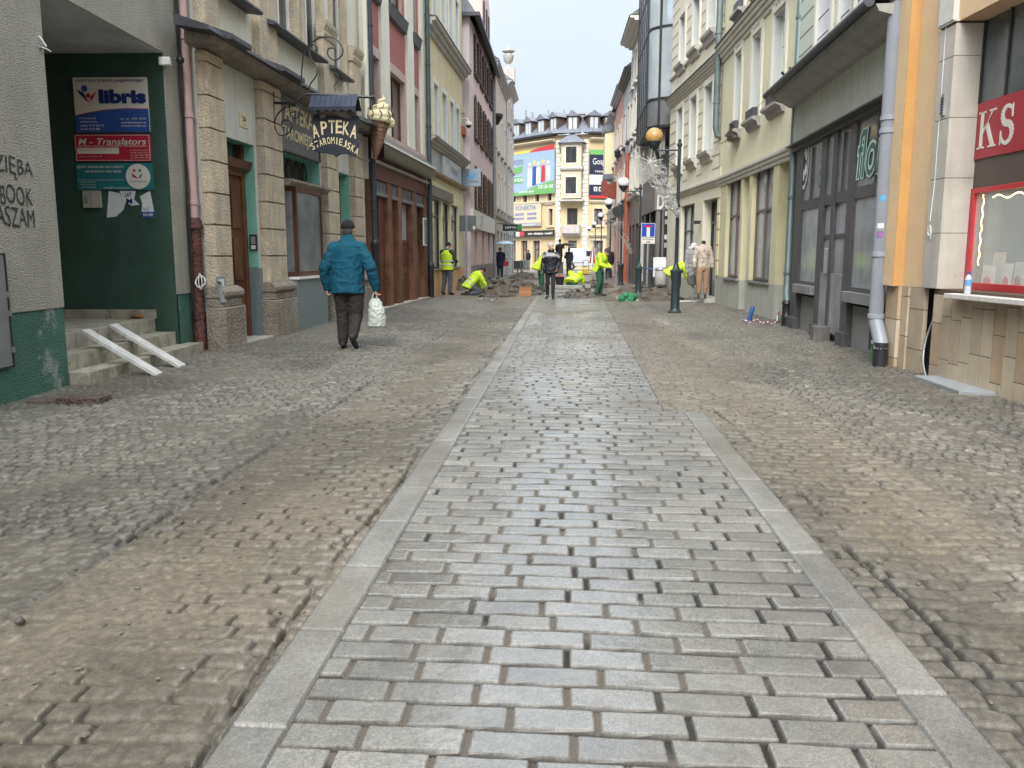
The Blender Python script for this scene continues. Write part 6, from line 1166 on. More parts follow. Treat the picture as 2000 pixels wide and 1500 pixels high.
for w_, holes, n_ in ((LW, lwin+lw2+lw3, 'left_wing_wall'), (RW, [(.55, 1.4, VY(1155, 439, 85)[2], VY(1155, 408, 85)[2], .3), (.5, 1.5, .1, fz(470), .3), (3.5, 4.5, .1, fz(470), .3), (3.5, 4.4, fz(439), fz(408), .3)], 'right_wing_wall')):
    tf(w_, w_.wall(n_, cfar, 0, w_.len, -.1, zE, holes))
    for h_ in holes: mkwin(w_, h_)
    for z, t_ in ((zs1, .25), (zs2, .3), (zE-.5, .5)): tf(w_, w_.mb().prof([(0, z-.15), (t_*.6, z-.1), (t_, z+.05), (t_, z+.15), (0, z+.2)], 0, w_.len).build('string_course', cfl))
    tf(w_, w_.mb().prof([(0, zE-.05), (.7, zE), (.75, zE+.15), (0, zE+.15)], -.2, w_.len+.2).build('gutter', dgrey_m))
    roof = w_.mb(); roof.add([(-.2, .6, zE+.1), (w_.len+.2, .6, zE+.1), (w_.len+.2, -1.3, zM), (-.2, -1.3, zM), (-.2, -9, zM+.2), (w_.len+.2, -9, zM+.2)], [(0, 1, 2, 3), (3, 2, 5, 4)]); tf(w_, roof.build('mansard_roof', slate))
    nd = 6 if w_ is LW else 4
    ds = [LW.at(p, 260, -.0)[0] for p in (1009, 1032, 1057, 1081)] if w_ is LW else [RW.at(1160, 250)[0], RW.at(1190, 250)[0], RW.at(1225, 250)[0]]
    for c in ds:
        dm_ = tf(w_, w_.mb().box(c-.55, c+.55, -1.6, .0, zE+.3, zE+1.75).build("dormer", M("dormer_brown", (.10, .07, .06), rough=.7))); g_ = tf(w_, w_.mb().box(c-.38, c-.04, .0, .03, zE+.45, zE+1.6).box(c+.04, c+.38, .0, .03, zE+.45, zE+1.6).build("pane", glass_l)); g_.parent = dm_; r_ = tf(w_, w_.mb().prism([(c-.75, zE+1.72), (c+.75, zE+1.72), (c, zE+2.25)], -1.8, .2).build("dormer_roof", slate)); r_.parent = dm_
    for k in range(8 if w_ is LW else 4):
        c = w_.len-1.2-k*2.2 if w_ is LW else 1.6+k*2.4
        if 0 < c < w_.len: tf(w_, w_.mb().tube([(c, .6, zE+.12), (c, -1.25, zM+.02)], .05, 5).build('roof_rib', grey_m))
# centre front with the oriel
zo0, zo1 = fz(332), fz(282)
FB.wall('centre_wall', cfar, 0, FB.len, -.1, zE, [(1.15, 2.2, fz(439), fz(407), .25), (1.3, 2.15, 0.05, fz(470), .3)])
FB.win((1.15, 2.2, fz(439), fz(407)), .25, brown_f, glass_d, mul=(.5,), tr=(.65,)); FB.win((1.3, 2.15, 0.05, fz(470)), .28, brown_f, glass_m, mul=(.5,), tr=(.75,))
FB.mb().box(.7, 2.65, .0, .9, zs1+.3, zo1).build('oriel', cfl, FB.root); 
for (y0, y1) in ((318, 287), (378, 346)):
    f = FB.mb().box(1.15, 2.2, .9, .96, fz(y0, 84), fz(y1, 84)).build('window', brown_f, FB.root); FB.mb().box(1.2, 1.65, .96, .975, fz(y0, 84)+.05, fz(y1, 84)-.05).box(1.7, 2.15, .96, .975, fz(y0, 84)+.05, fz(y1, 84)-.05).build('pane', glass_d, f); FB.mb().box(1.02, 2.33, .9, .93, fz(y0, 84)-.14, fz(y1, 84)+.14).build('surround', offw, f)
for pf_, a_, e_ in (([(0, fz(334)), (1.1, fz(334)), (1.15, fz(331)), (.9, fz(328)), (0, fz(328))], .55, 2.8), ([(0, fz(463)), (.9, fz(456)), (.95, fz(440)), (0, fz(440))], .8, 2.55), ([(0, fz(396)), (1.05, fz(394)), (1.05, fz(391)), (0, fz(391))], .5, 2.9)): FB.mb().prof(pf_, a_, e_).build('oriel_ledge', MATS['greyed_paint'], FB.root)
m = FB.mb(); m.add([(.3, 1.3, zo1), (3.05, 1.3, zo1), (3.05, 0, zo1), (.3, 0, zo1), (1.68, .3, fz(262)+.1)], [(0, 1, 4), (1, 2, 4), (2, 3, 4), (3, 0, 4), (0, 1, 2, 3)]); m.build('oriel_roof', slate, FB.root)
m = FB.mb(); m.add([(-.3, .7, zE+.1), (FB.len+.3, .7, zE+.1), (FB.len+.2, -1.3, zM), (-.2, -1.3, zM), (-.2, -9, zM+.2), (FB.len+.2, -9, zM+.2)], [(0, 1, 2, 3), (3, 2, 5, 4)]); m.build('mansard_roof', slate, FB.root)
dm_ = FB.mb().box(1.1, 2.2, -1.6, .1, zE+.3, zE+1.75).build('dormer', MATS['dormer_brown'], FB.root); FB.mb().box(1.25, 1.6, .1, .13, zE+.45, zE+1.6).box(1.7, 2.05, .1, .13, zE+.45, zE+1.6).build('pane', glass_l, dm_); FB.mb().prism([(.95, zE+1.72), (2.35, zE+1.72), (1.65, zE+2.25)], -1.8, .3).build('dormer_roof', slate, dm_)
qn = FB.mb(); z = .2; k = 0
while z < zE-.5: qn.box(2.75-.08*(k % 2), 3.2, 0, .1, z, z+.36); qn.box(.05, .45+.08*(k % 2), 0, .1, z, z+.36); z += .42; k += 1
qn.build('quoins', offw, FB.root)
for px, Yc_, r_ in ((1027, 90, .09), (1041, 92, .08), (1071, 90, .09), (1102, 90, .09), (1115, 90, .09), (1039, 91, .07)):
    p0 = VY(px, 235, Yc_); FB_l = Matrix.Rotation(-math.atan2(FB.d.y, FB.d.x), 4, 'Z') @ (Vector((p0[0], p0[1], 0))-FB.A); m = MB().tube([(FB_l.x, FB_l.y, zM-.2), (FB_l.x, FB_l.y, zM+1.6)], r_, 8); m.build('flue_pipe', grey_m, FB.root)
for px, wpx in ((1090, 1.0), (1165, .8), (1128, 1.4)):
    p0 = VY(px, 235, 88); FB_l = Matrix.Rotation(-math.atan2(FB.d.y, FB.d.x), 4, 'Z') @ (Vector((p0[0], p0[1], 0))-FB.A); MB().box(FB_l.x-wpx/2, FB_l.x+wpx/2, FB_l.y-.3, FB_l.y+.3, zM-.2, zM+.75).box(FB_l.x-wpx/2-.06, FB_l.x+wpx/2+.06, FB_l.y-.36, FB_l.y+.36, zM+.75, zM+.85).build('chimney', M('chimney_brown', (.22, .2, .19), rough=.8), FB.root)
p0 = VY(1167, 228, 100); t = thing('glass_vault_roof', 'arched glass vault roof showing above the mansard', 'roof', (p0[0], 100, 0)); m = MB(); arc = [(3.2*math.cos(a), 2.8*math.sin(a)+12.6+1.3) for a in np.linspace(0, math.pi, 13)]; m.prism(arc, 0, 6).build('glass_vault', glass_l, t); m = MB()
for a in np.linspace(0, math.pi, 9): m.tube([(3.22*math.cos(a), -.03, 2.82*math.sin(a)+13.9), (0, -.03, 13.9)], .04, 4)
m.build('ribs', dgrey_m, t); MB().box(-3.4, 3.4, 0, 6, -.1, 13.95).build('supporting_block', cfl, t)
# billboards and signs on the far building
def fboard(w_, name, label, rect, mat, off=.35):
    s0, z1 = w_.at(rect[0], rect[1], off); s1, z0 = w_.at(rect[2], rect[3], off); r = thing(name, label, 'billboard' if 'board' in name else 'sign', w_.w((s0+s1)/2, off-.1, (z0+z1)/2), math.atan2(w_.d.y, w_.d.x)); w, h = s1-s0, z1-z0
    w_.mb().box(-w/2, w/2, 0, .1, -h/2, h/2).build('panel', mat, r); return r, w, h
lgr = M('poster_green', (.12, .32, .10), rough=.5, var=.05, bump=0); skp = M('poster_sky', (.20, .31, .48), rough=.5, var=.3, scale=.5, bump=0, tint=(.38, .45, .53))
r, w, h = fboard(LW, 'work_billboard', 'sky blue and green billboard with a row of workers on the yellow corner building', (990, 304, 1082, 377), skp)
mbp = lambda pts, m_, n_, o1=.115: LW.mb().prism([(a*w, b_*h) for a, b_ in pts], .1, o1).build(n_, m_, r)
mbp([(-.5, -.5), (.5, -.5), (.5, -.2), (.2, -.28), (-.1, -.4), (-.5, -.44)], lgr, 'green_sweep'); mbp([(-.5, .5), (-.0, .5), (.0, .56), (-.3, .54)], M('poster_yellow', (.7, .5, .08), rough=.5, bump=0), 'yellow_strip'); mbp([(.0, .5), (.5, .5), (.5, .62), (.1, .56)], redf, 'red_strip'); mbp([(-.5, -.05), (-.15, -.05), (-.15, -.2), (-.5, -.2)], lgr, 'green_box', .118); mbp([(-.38, .16), (-.15, .2), (-.17, .05), (-.36, .02)], lgr, 'green_badge', .118)
skin_p = M('poster_skin', (.55, .35, .26), rough=.6, bump=0)
for i, c in enumerate((.0, .1, .18, .28, .38)):
    hh = .2+.04*(i % 2); mbp([(c-.045, -.32+i*.03), (c+.04, -.3+i*.03), (c+.035, hh-.08), (c-.035, hh-.08)], [paper, MATS['sign_blue'], paper, redf, MATS['sign_blue']][i] if i % 2 else paper, 'printed_worker', .117); LW.mb().ball((c*w, .11, (hh-.03)*h), (.025*w, .01, .05*h), 8, 6).build('printed_head', skin_p, r); mbp([(c-.03, hh), (c+.03, hh), (c+.02, hh+.05), (c-.02, hh+.05)], [paper, MATS['poster_yellow']][i % 2], 'printed_helmet', .13)
txt('EU WORK', r, (-w*.3, -.125, h*.3), (1, 0, 0), (0, 0, 1), h*.13, w*.36, M('print_grey', (.15, .2, .3), rough=.6, bump=0)); txt('PRACA W BELGII', r, (-w*.32, -.125, -h*.12), (1, 0, 0), (0, 0, 1), h*.08, w*.34, paper, bold=.02); txt('euworkgroup.pl', r, (-w*.07, -.125, -h*.42), (1, 0, 0), (0, 0, 1), h*.08, w*.32, paper, bold=.02); txt('518 156 164', r, (w*.33, -.125, -h*.33), (1, 0, 0), (0, 0, 1), h*.09, w*.3, paper, bold=.02)
r, w, h = fboard(RW, 'restaurant_billboard', 'navy restaurant billboard with green and red edges on the corner building', (1152, 292, 1199, 387), M('poster_navy', (.012, .016, .045), rough=.5, bump=0), off=.3)
RW.mb().box(-w/2, w/2, .1, .11, h*.4, h*.5).build('green_edge', lgr, r); RW.mb().box(-w/2, w/2, .1, .11, -h*.5, -h*.45).build('red_edge', redf, r); RW.mb().box(-w/2, w/2, .1, .11, -h*.22, -h*.02).build('pale_band', paper, r)
serif_ = dict(bold=.0)
txt('Gospoda', r, (w*.05, -.115, h*.24), (1, 0, 0), (0, 0, 1), h*.17, w*.85, wh); txt('restauracja', r, (w*.08, -.115, h*.05), (1, 0, 0), (0, 0, 1), h*.07, w*.7, wh); txt('THE BEST', r, (0, -.115, -h*.08), (1, 0, 0), (0, 0, 1), h*.04, w*.4, grey_m); txt('W KARKONOSZACH', r, (0, -.115, -h*.16), (1, 0, 0), (0, 0, 1), h*.05, w*.7, grey_m)
RW.mb().box(-w*.32, -w*.18, .1, .112, -h*.36, -h*.27).build('white_icon', wh, r); txt('f', r, (-w*.24, -.118, -h*.315), (1, 0, 0), (0, 0, 1), h*.07, None, MATS['poster_navy'], bold=.04)
RW.mb().box(-w*.12, w*.02, .1, .112, -h*.36, -h*.27).build('white_icon', wh, r); RW.mb().lathe([(h*.025, .112), (h*.025, .118)], (-w*.05, 0, -h*.315), 12, axis='y').build('icon_ring', MATS['poster_navy'], r)
r, w, h = fboard(LW, 'office_board', 'cream board with four grey lozenges on the corner building', (999, 401, 1056, 441), cfl, off=.2)
txt('KONEKTIA', r, (0, -.11, h*.34), (1, 0, 0), (0, 0, 1), h*.2, w*.7, MATS['print_grey'], bold=.03)
for i in range(4): LW.mb().box((-.38+.42*(i % 2))*w, (-.06+.42*(i % 2))*w, .1, .11, (-.0-.2*(i//2))*h, (.11-.2*(i//2))*h).build('lozenge', M('lozenge_blue_grey', (.2, .22, .33), rough=.5, bump=0), r)
LW.mb().box(-w*.45, w*.5, .1, .11, -h*.5, -h*.34).build('lower_strip', M('strip_grey', (.3, .3, .33), rough=.5), r); txt('NIERUCHOMOŚCI', r, (0, -.115, -h*.42), (1, 0, 0), (0, 0, 1), h*.1, w*.7, paper)
r, w, h = fboard(LW, 'shop_fascia_sign', 'long black fascia sign with white and red parts above the ground floor windows', (990, 452, 1082, 462), black_m, off=.4)
for i, (a, e, m_) in enumerate(((-.5, -.44, wh), (-.42, -.36, wh), (-.3, -.2, wh), (-.22, -.12, redf))): LW.mb().box(a*w, e*w, .1, .112, -h*.35, h*.35).build('block', m_, r)
txt('KŁUP • SPRZEDAJ • ZAMIEŃ'.replace('KŁUP', 'KUP'), r, (w*.22, -.12, 0), (1, 0, 0), (0, 0, 1), h*.45, w*.5, wh, bold=.04)
# ------------------------------------------------------------------ people (each body one continuous skin; clothes follow it)
def remesh(mb, name, mat, parent, voxel=.014, smooth=6, fold=0., fs=9., seed=0):
    o = mb.build(name, mat, parent, smooth='all')
    a = o.modifiers.new('r', 'REMESH'); a.mode = 'VOXEL'; a.voxel_size = voxel; b = o.modifiers.new('s', 'SMOOTH'); b.iterations = smooth; b.factor = .5
    bpy.context.view_layer.update(); me = bpy.data.meshes.new_from_object(o.evaluated_get(bpy.context.evaluated_depsgraph_get()))
    old = o.data; o.modifiers.clear(); o.data = me; bpy.data.meshes.remove(old); me.name = name
    n = len(me.vertices); co = np.zeros(n*3); no = np.zeros(n*3); me.vertices.foreach_get('co', co); me.vertices.foreach_get('normal', no); co = co.reshape(-1, 3); no = no.reshape(-1, 3)
    if fold:
        v = fbm(co[:, 0]*fs+co[:, 1]*fs*.6+seed, co[:, 2]*fs*1.6-co[:, 1]*fs*.5+seed*3, seed, 3); r = 1-np.abs(v-.5)*4
        co = co+no*(np.clip(r, 0, 1)*fold-fold*.4)[:, None]; me.vertices.foreach_set('co', co.ravel())
    me.polygons.foreach_set('use_smooth', [True]*len(me.polygons)); me.materials.clear(); me.materials.append(mat); me.update()
    return o
def limb(m, pts, rs, n=12):
    P_ = []; R_ = []
    for i in range(len(pts)-1):
        a, b_ = Vector(pts[i]), Vector(pts[i+1])
        for t in (0, .25, .5, .75): P_.append(a.lerp(b_, t)); R_.append(rs[i]*(1-t)+rs[i+1]*t)
    P_.append(Vector(pts[-1])); R_.append(rs[-1]); m.tube(P_, R_, n)
    for p, r in zip(pts, rs): m.ball(p, r*1.0, 12, 8)
def loft(m, rings, n=18):            # rings: (centre, rx, ry, forward tilt)
    vs = []
    for (c, rx, ry, ti) in rings:
        for k in range(n):
            a = 2*math.pi*k/n; x = rx*math.cos(a); y = ry*math.sin(a); vs.append((c[0]+x, c[1]+y*math.cos(ti), c[2]-y*math.sin(ti)))
    q = len(rings); m.add(vs, [(i*n+k, i*n+(k+1) % n, (i+1)*n+(k+1) % n, (i+1)*n+k) for i in range(q-1) for k in range(n)]+[tuple(range(n)), tuple(range((q-1)*n, q*n))])
def hand(m, w, d, side, curl=.6, s=1.):      # w wrist, d direction the hand points, side = axis across the knuckles
    w = Vector(w); d = Vector(d).normalized(); x = Vector(side); x = (x-d*x.dot(d)).normalized(); nrm = d.cross(x)
    for k in range(4): m.tube([w, w+d*.05*s+x*(.028-.018*k)*s, w+d*.09*s+x*(.03-.02*k)*s], [.02*s, .015*s, .0105*s], 8)
    for k, L_ in enumerate((.062, .072, .066, .052)):
        p = w+d*.088*s+x*(.031-.0205*k)*s; a = curl*(.8+.1*k); q = p
        pts = [q]
        for j in range(3): dd = d*math.cos(a*(j+.6))+nrm*math.sin(a*(j+.6)); q = q+dd*L_*s/2.6; pts.append(q)
        m.tube(pts, [.0098*s, .0092*s, .0085*s, .0072*s], 8); m.ball(pts[-1], .0074*s, 8, 5)
    p = w+d*.025*s+x*.026*s; pts = [p, p+(d*.6+x*.7).normalized()*.035*s, p+(d*.6+x*.7).normalized()*.035*s+(d*.9+nrm*.5).normalized()*.03*s]; m.tube(pts, [.014*s, .011*s, .009*s], 8); m.ball(pts[-1], .009*s, 8, 5)
skin = M('skin', (.46, .27, .19), rough=.55, var=.12, scale=20, bump=0); hair_m = M('dark_hair', (.05, .045, .045), rough=.7, var=.4, scale=60, bump=.3, bscale=90)
def head(m, c, yaw=0., pitch=0., s=1.):
    c = Vector(c); Rm = Matrix.Rotation(yaw, 3, 'Z') @ Matrix.Rotation(-pitch, 3, 'X'); P = lambda x, y, z: c+Rm @ Vector((x*s, y*s, z*s))
    m.ball(P(0, 0, .02), (.076*s, .092*s, .098*s), 18, 12); m.ball(P(0, .03, -.045), (.056*s, .062*s, .066*s), 14, 10)
    m.tube([P(0, .088, .015), P(0, .112, -.022), P(0, .09, -.03)], [.009*s, .016*s, .012*s], 8); m.ball(P(0, .078, -.062), (.024*s, .016*s, .008*s), 10, 6); m.ball(P(0, .078, -.075), (.02*s, .014*s, .008*s), 10, 6)
    for sd in (-1, 1): m.ball(P(sd*.078, -.005, .0), (.013*s, .022*s, .032*s), 10, 8); m.ball(P(sd*.03, .078, .035), (.02*s, .012*s, .008*s), 8, 6)
    return P
def person(name_label, loc, face, J, top, legs, shoes, headwear=None, sc=1., vox=.02, group=None, vest=None, extra=None, hands=True, bulk=1., seed=1, jl=None):
    """J: pelvis, chest, neck, head + yaw/pitch, L/R shoulder elbow wrist hip knee ankle toe in metres, y forward, x to the right"""
    t = thing('person', name_label, 'person', (loc[0], loc[1], loc[2] if len(loc) > 2 else 0), face, group); t.scale = (sc, sc, sc)
    m = MB(); pel, ch, nk, hd = map(Vector, (J['pel'], J['ch'], J['nk'], J['hd']))
    P = head(m, hd, J.get('yaw', 0), J.get('pitch', 0)); m.tube([nk, hd+(hd-nk)*-.15], [.055, .052], 12)
    tl = math.atan2((ch-pel).y, (ch-pel).z)
    def trunk(mm, k, hem=0., hw=1., wst=.158):
        ax = ch-pel; up = nk-ch
        rs = [(pel-ax*.32*hem, .175*k*hw, .125*k, tl*.6), (pel+ax*.02, .172*k, .125*k, tl), (pel+ax*.35, wst*k, .115*k, tl), (pel+ax*.7, .178*k, .125*k, tl), (ch+ax*.02, .192*k, .13*k, tl), (ch+up*.42, .155*k, .112*k, tl), (ch+up*.74, .10*k, .085*k, tl), (nk, .062*k, .062*k, tl)]
        loft(mm, rs)
    trunk(m, .86)
    for s in 'LR':
        sh, el, wr = (Vector(J[s+k]) for k in ('s', 'e', 'w')); limb(m, [sh, el, wr], [.046, .038, .026]); hip, kn, an, to = (Vector(J[s+k]) for k in ('h', 'k', 'a', 't')); limb(m, [hip, kn, an], [.075, .052, .038]); limb(m, [an, to], [.035, .03])
    if hands:
        for s in 'LR':
            el, wr = Vector(J[s+'e']), Vector(J[s+'w']); d = (wr-el).normalized(); dd = Vector(J.get(s+'d', d)); hand(m, wr, dd, Vector((0, 1, 0)) if abs(dd.y) < .7 else Vector((1 if s == 'L' else -1, 0, 0)), J.get('curl', .6))
    remesh(m, 'body', skin, t, vox*.5 if vox < .015 else vox*.75, 2)
    j = MB(); trunk(j, 1.12*bulk, jl if jl is not None else 1., 1.04, .178)
    for s in 'LR':
        sh, el, wr = (Vector(J[s+k]) for k in ('s', 'e', 'w')); limb(j, [sh, el, wr], [.078*bulk, .066*bulk, .052*bulk]); j.tube([ch+(nk-ch)*.3, sh], [.085*bulk, .078*bulk], 12)
    j.tube([nk-(nk-ch)*.15, nk+(hd-nk)*.28], [.085, .072], 14)
    remesh(j, 'jacket', top, t, vox, 4, fold=.012*bulk if vox < .02 else .008, fs=7, seed=seed)
    q = MB(); loft(q, [(pel+Vector((0, 0, .06)), .15*bulk, .115*bulk, 0), (pel-Vector((0, 0, .05)), .165*bulk, .12*bulk, 0), (pel-Vector((0, 0, .11)), .12*bulk, .1*bulk, 0)])
    for s in 'LR':
        hip, kn, an = (Vector(J[s+k]) for k in ('h', 'k', 'a')); lw_ = J.get('lw', 1.); limb(q, [hip, kn, an+(kn-an)*.12], [.095*bulk*lw_, .074*lw_*(.5+.5*bulk), .062*lw_])
    remesh(q, 'trousers', legs, t, vox, 3, fold=.010 if vox < .02 else .006, fs=8, seed=seed+4)
    for s in 'LR':
        an, to = Vector(J[s+'a']), Vector(J[s+'t']); b_ = MB(); f_ = (to-an); f_.z = f_.z; heel = an-f_.normalized()*.045; b_.tube([heel+Vector((0, 0, -.015)), an.lerp(to, .5)+Vector((0, 0, -.01)), to], [.042, .044, .036], 10); b_.ball(to, (.042, .05, .034), 10, 6); b_.ball(heel+Vector((0, 0, -.01)), .042, 10, 6); b_.tube([an, an+Vector((0, 0, .06))], .045, 10); remesh(b_, 'shoe', shoes, t, .012 if vox < .015 else .016, 2)
    if headwear:
        hm, kind_ = headwear; h = MB(); Pm = P
        if kind_ == 'hair': h.ball(P(0, -.015, .035), (.086, .098, .10), 18, 10); h.ball(P(0, -.05, -.02), (.074, .055, .075), 14, 8); remesh(h, 'hair', hm, t, .012, 2, fold=.004, fs=30)
        else:
            h.ball(P(0, -.012, .055), (.09, .104, .088), 18, 10); h.tube([P(0, -.01, .03), P(0, -.012, .055)], [.1, .1], 18); 
            if kind_ == 'cap': h.ball(P(0, .11, .045), (.06, .06, .014), 12, 6)
            if kind_ == 'pom': h.ball(P(0, -.03, .15), .035, 10, 6)
            remesh(h, 'hat', hm, t, .012, 3, fold=.003, fs=40)
            if kind_ == 'beanie_hair': h2 = MB(); h2.ball(P(0, -.05, -.03), (.078, .05, .07), 12, 8); remesh(h2, 'hair', hair_m, t, .012, 2)
    if vest:
        v = MB(); trunk(v, 1.22*bulk, .9, 1.02)
        for s in 'LR': sh = Vector(J[s+'s']); v.tube([ch+(nk-ch)*.3, ch.lerp(sh, .8)+Vector((0, 0, .0))], [.105*bulk, .088*bulk], 12)
        remesh(v, 'vest', vest, t, vox, 3, fold=.006, fs=6, seed=seed+9)
    if extra:
        ax = ch-pel
        for z in extra:
            b_ = MB(); kk = 1.30*bulk if vest else 1.19*bulk; c_ = pel+ax*z; loft(b_, [(c_-ax*.05, .170*kk, .125*kk, tl), (c_+ax*.05, .170*kk, .125*kk, tl)]); b_.build('reflective_band', M('reflective_tape', (.42, .44, .43), rough=.35, var=.15, bump=0), t, smooth=True)
    return t
STAND = dict(pel=(0, 0, .95), ch=(0, .01, 1.33), nk=(0, 0, 1.50), hd=(0, .03, 1.64), Ls=(-.19, 0, 1.43), Rs=(.19, 0, 1.43), Le=(-.24, -.03, 1.15), Re=(.24, -.03, 1.15), Lw=(-.25, .05, .90), Rw=(.25, .05, .90),
    Lh=(-.09, 0, .90), Rh=(.09, 0, .90), Lk=(-.10, .03, .50), Rk=(.10, .03, .50), La=(-.10, 0, .09), Ra=(.10, 0, .09), Lt=(-.11, .17, .045), Rt=(.11, .17, .045))
def pose(**k): d = dict(STAND); d.update(k); return d
hiv = M('hi_vis_yellow', (.46, .66, .03), rough=.75, var=.22, scale=9, bump=.1, bscale=40, grime=.35); dnavy = M('dark_navy_cloth', (.012, .016, .035), rough=.85, var=.4, scale=8, bump=.1); blackc = M('black_cloth', (.018, .018, .02), rough=.85, var=.4, scale=8, bump=.1); dgreen = M('dark_green_work_trousers', (.02, .075, .05), rough=.85, var=.3, scale=6); dgr = M('dark_grey_cloth', (.04, .042, .042), rough=.9, var=.4, scale=7); bgrey = M('blue_grey_work_trousers', (.075, .085, .11), rough=.9, var=.3, scale=6); shoeb = M('black_shoe', (.02, .02, .021), rough=.55, var=.3)
# the man in the blue jacket, walking away with a carrier bag
bj = M('petrol_blue_jacket', (.006, .070, .112), rough=.8, var=.14, scale=4, bump=.12, bscale=45, tint=(.004, .058, .094), spec=.2); bt = M('black_brown_trousers', (.026, .022, .021), rough=.85, var=.3, scale=6, bump=.1)
mp = G(684, 684)
man = person('man in a petrol blue jacket walking away with a white carrier bag', (mp[0], mp[1]), R(2), pose(pel=(-.01, .0, .96), ch=(-.01, .05, 1.38), nk=(0, .05, 1.58), hd=(0.0, .09, 1.695), yaw=0, pitch=.1,
    Ls=(-.185, .02, 1.435), Rs=(.185, .02, 1.435), Le=(-.325, -.05, 1.15), Re=(.335, -.06, 1.16), Lw=(-.31, .04, .89), Rw=(.385, .02, .89), Ld=(.02, .15, -1), Rd=(.05, .05, -1), curl=.95,
    Lh=(-.1, 0, .92), Rh=(.1, 0, .92), Lk=(-.10, .05, .50), Rk=(.10, .0, .49), La=(-.10, -.0, .09), Ra=(.09, -.24, .20), Lt=(-.12, .17, .045), Rt=(.11, -.09, .06), lw=1.15),
    bj, bt, M('dark_walking_shoe', (.03, .03, .032), rough=.6, var=.4), (M('charcoal_knit', (.02, .022, .028), rough=.95, var=.3, scale=40, bump=.4, bscale=120), 'beanie_hair'), vox=.011, bulk=1.2, seed=3, jl=1.15)
sm = MB()     # seams: yoke and centre back hem band
sm.tube([(-.335+.0*i, -.03, 0) for i in range(2)], .001, 3)
grey_sole = MB(); 
bagp = Vector((mp[0]+.385, mp[1]+.03, 0)); bag = thing('carrier_bag', 'thin white plastic carrier bag hanging full from his right hand', 'carrier bag', bagp)
bm_ = MB(); rings = [((0, 0, .33), .115, .085, 0), ((0, 0, .35), .13, .1, 0), ((.01, 0, .45), .125, .10, 0), ((.0, 0, .58), .115, .08, 0), ((-.01, 0, .68), .09, .05, 0), ((-.02, 0, .74), .05, .025, 0)]
loft(bm_, rings, 22); bgm = M('thin_white_plastic', (.46, .51, .48), rough=.35, alpha=.82, var=.15, scale=9, bump=.1, spec=.6, spots=((.35, .38, .35), 7, .62, .5)); remesh(bm_, 'bag', bgm, bag, .01, 2, fold=.012, fs=14, seed=5)
MB().tube([(-.06, 0, .70), (-.04, .0, .79), (-.015, 0, .83)], [.014, .010, .009], 8).tube([(.03, 0, .70), (.0, .0, .79), (-.01, 0, .83)], [.014, .010, .009], 8).build('handle', bgm, bag, smooth=True)
MB().ball((0, 0, .42), (.1, .07, .07), 12, 8).build('contents', M('bag_contents', (.25, .27, .22), rough=.7, var=.5, scale=25), bag)
# workers
w1 = G(874, 577); person('worker in a striped yellow vest standing by the yellow house wall', (w1[0], w1[1]), R(-28), pose(hd=(0, .07, 1.62), pitch=.3, Re=(.27, .08, 1.16), Rw=(.17, .30, 1.12), Le=(-.25, .08, 1.14), Lw=(-.12, .30, 1.10), Lk=(-.12, .02, .50), La=(-.16, -.05, .09), Lt=(-.2, .1, .045)), dgr, bgrey, shoeb, (blackc, 'beanie'), sc=1.0, vest=hiv, extra=(.12, .48), bulk=1.1, seed=11, vox=.018)
KN = dict(pel=(0, -.1, .34), ch=(0, .18, .62), nk=(0, .30, .76), hd=(0, .40, .80), pitch=.9, Ls=(-.19, .22, .70), Rs=(.19, .22, .70), Le=(-.24, .36, .42), Re=(.24, .38, .42), Lw=(-.16, .50, .16), Rw=(.16, .52, .14), Ld=(.1, .6, -.8), Rd=(-.1, .6, -.8), Lh=(-.09, -.1, .32), Rh=(.09, -.1, .32), Lk=(-.16, .30, .12), Rk=(.16, .28, .12), La=(-.14, -.12, .07), Ra=(.14, -.12, .07), Lt=(-.14, -.28, .05), Rt=(.14, -.28, .05))
w2 = G(920, 577); person('worker in a yellow jacket kneeling on the left pavement with gloves', (w2[0], w2[1]), R(-62), pose(**KN), hiv, bgrey, shoeb, (dnavy, 'beanie'), extra=(.1, .45), bulk=1.15, seed=12, vox=.018)
w3 = G(1118, 572); person('worker in a yellow jacket crouching with bent back behind the kerb stacks', (w3[0], w3[1]), R(-25), pose(**{**KN, 'pel': (0, -.1, .42), 'ch': (0, .28, .52), 'nk': (0, .44, .50), 'hd': (0, .54, .44), 'pitch': 1.4}), hiv, dgreen, shoeb, (blackc, 'beanie'), extra=(.05,), bulk=1.2, seed=13, vox=.018)
w4 = G(1056, 571); person('stooping worker in yellow and green behind the woman in black', (w4[0], w4[1]), R(-75), pose(pel=(0, -.12, .92), ch=(0, .14, 1.24), nk=(0, .27, 1.38), hd=(0, .37, 1.44), pitch=.7, Ls=(-.19, .16, 1.32), Rs=(.19, .16, 1.32), Le=(-.24, .26, 1.04), Re=(.24, .26, 1.04), Lw=(-.2, .42, .86), Rw=(.2, .42, .86)), hiv, dgreen, shoeb, (blackc, 'cap'), bulk=1.15, seed=14, vox=.018)
w5 = G(1170, 579); person('worker in yellow jacket and dark green trousers standing right of the stacks', (w5[0], w5[1]), R(-115), pose(pel=(0, -.05, .90), ch=(0, .08, 1.22), nk=(0, .17, 1.36), hd=(0, .24, 1.42), pitch=.7, Ls=(-.19, .08, 1.32), Rs=(.19, .08, 1.32), Le=(-.24, .14, 1.03), Re=(.24, .14, 1.03), Lw=(-.14, .32, .96), Rw=(.14, .32, .96), Rk=(.12, .06, .48), Ra=(.14, -.04, .09), Rt=(.16, .12, .045)), hiv, dgreen, shoeb, (dgr, 'cap'), bulk=1.15, seed=15, vox=.018)
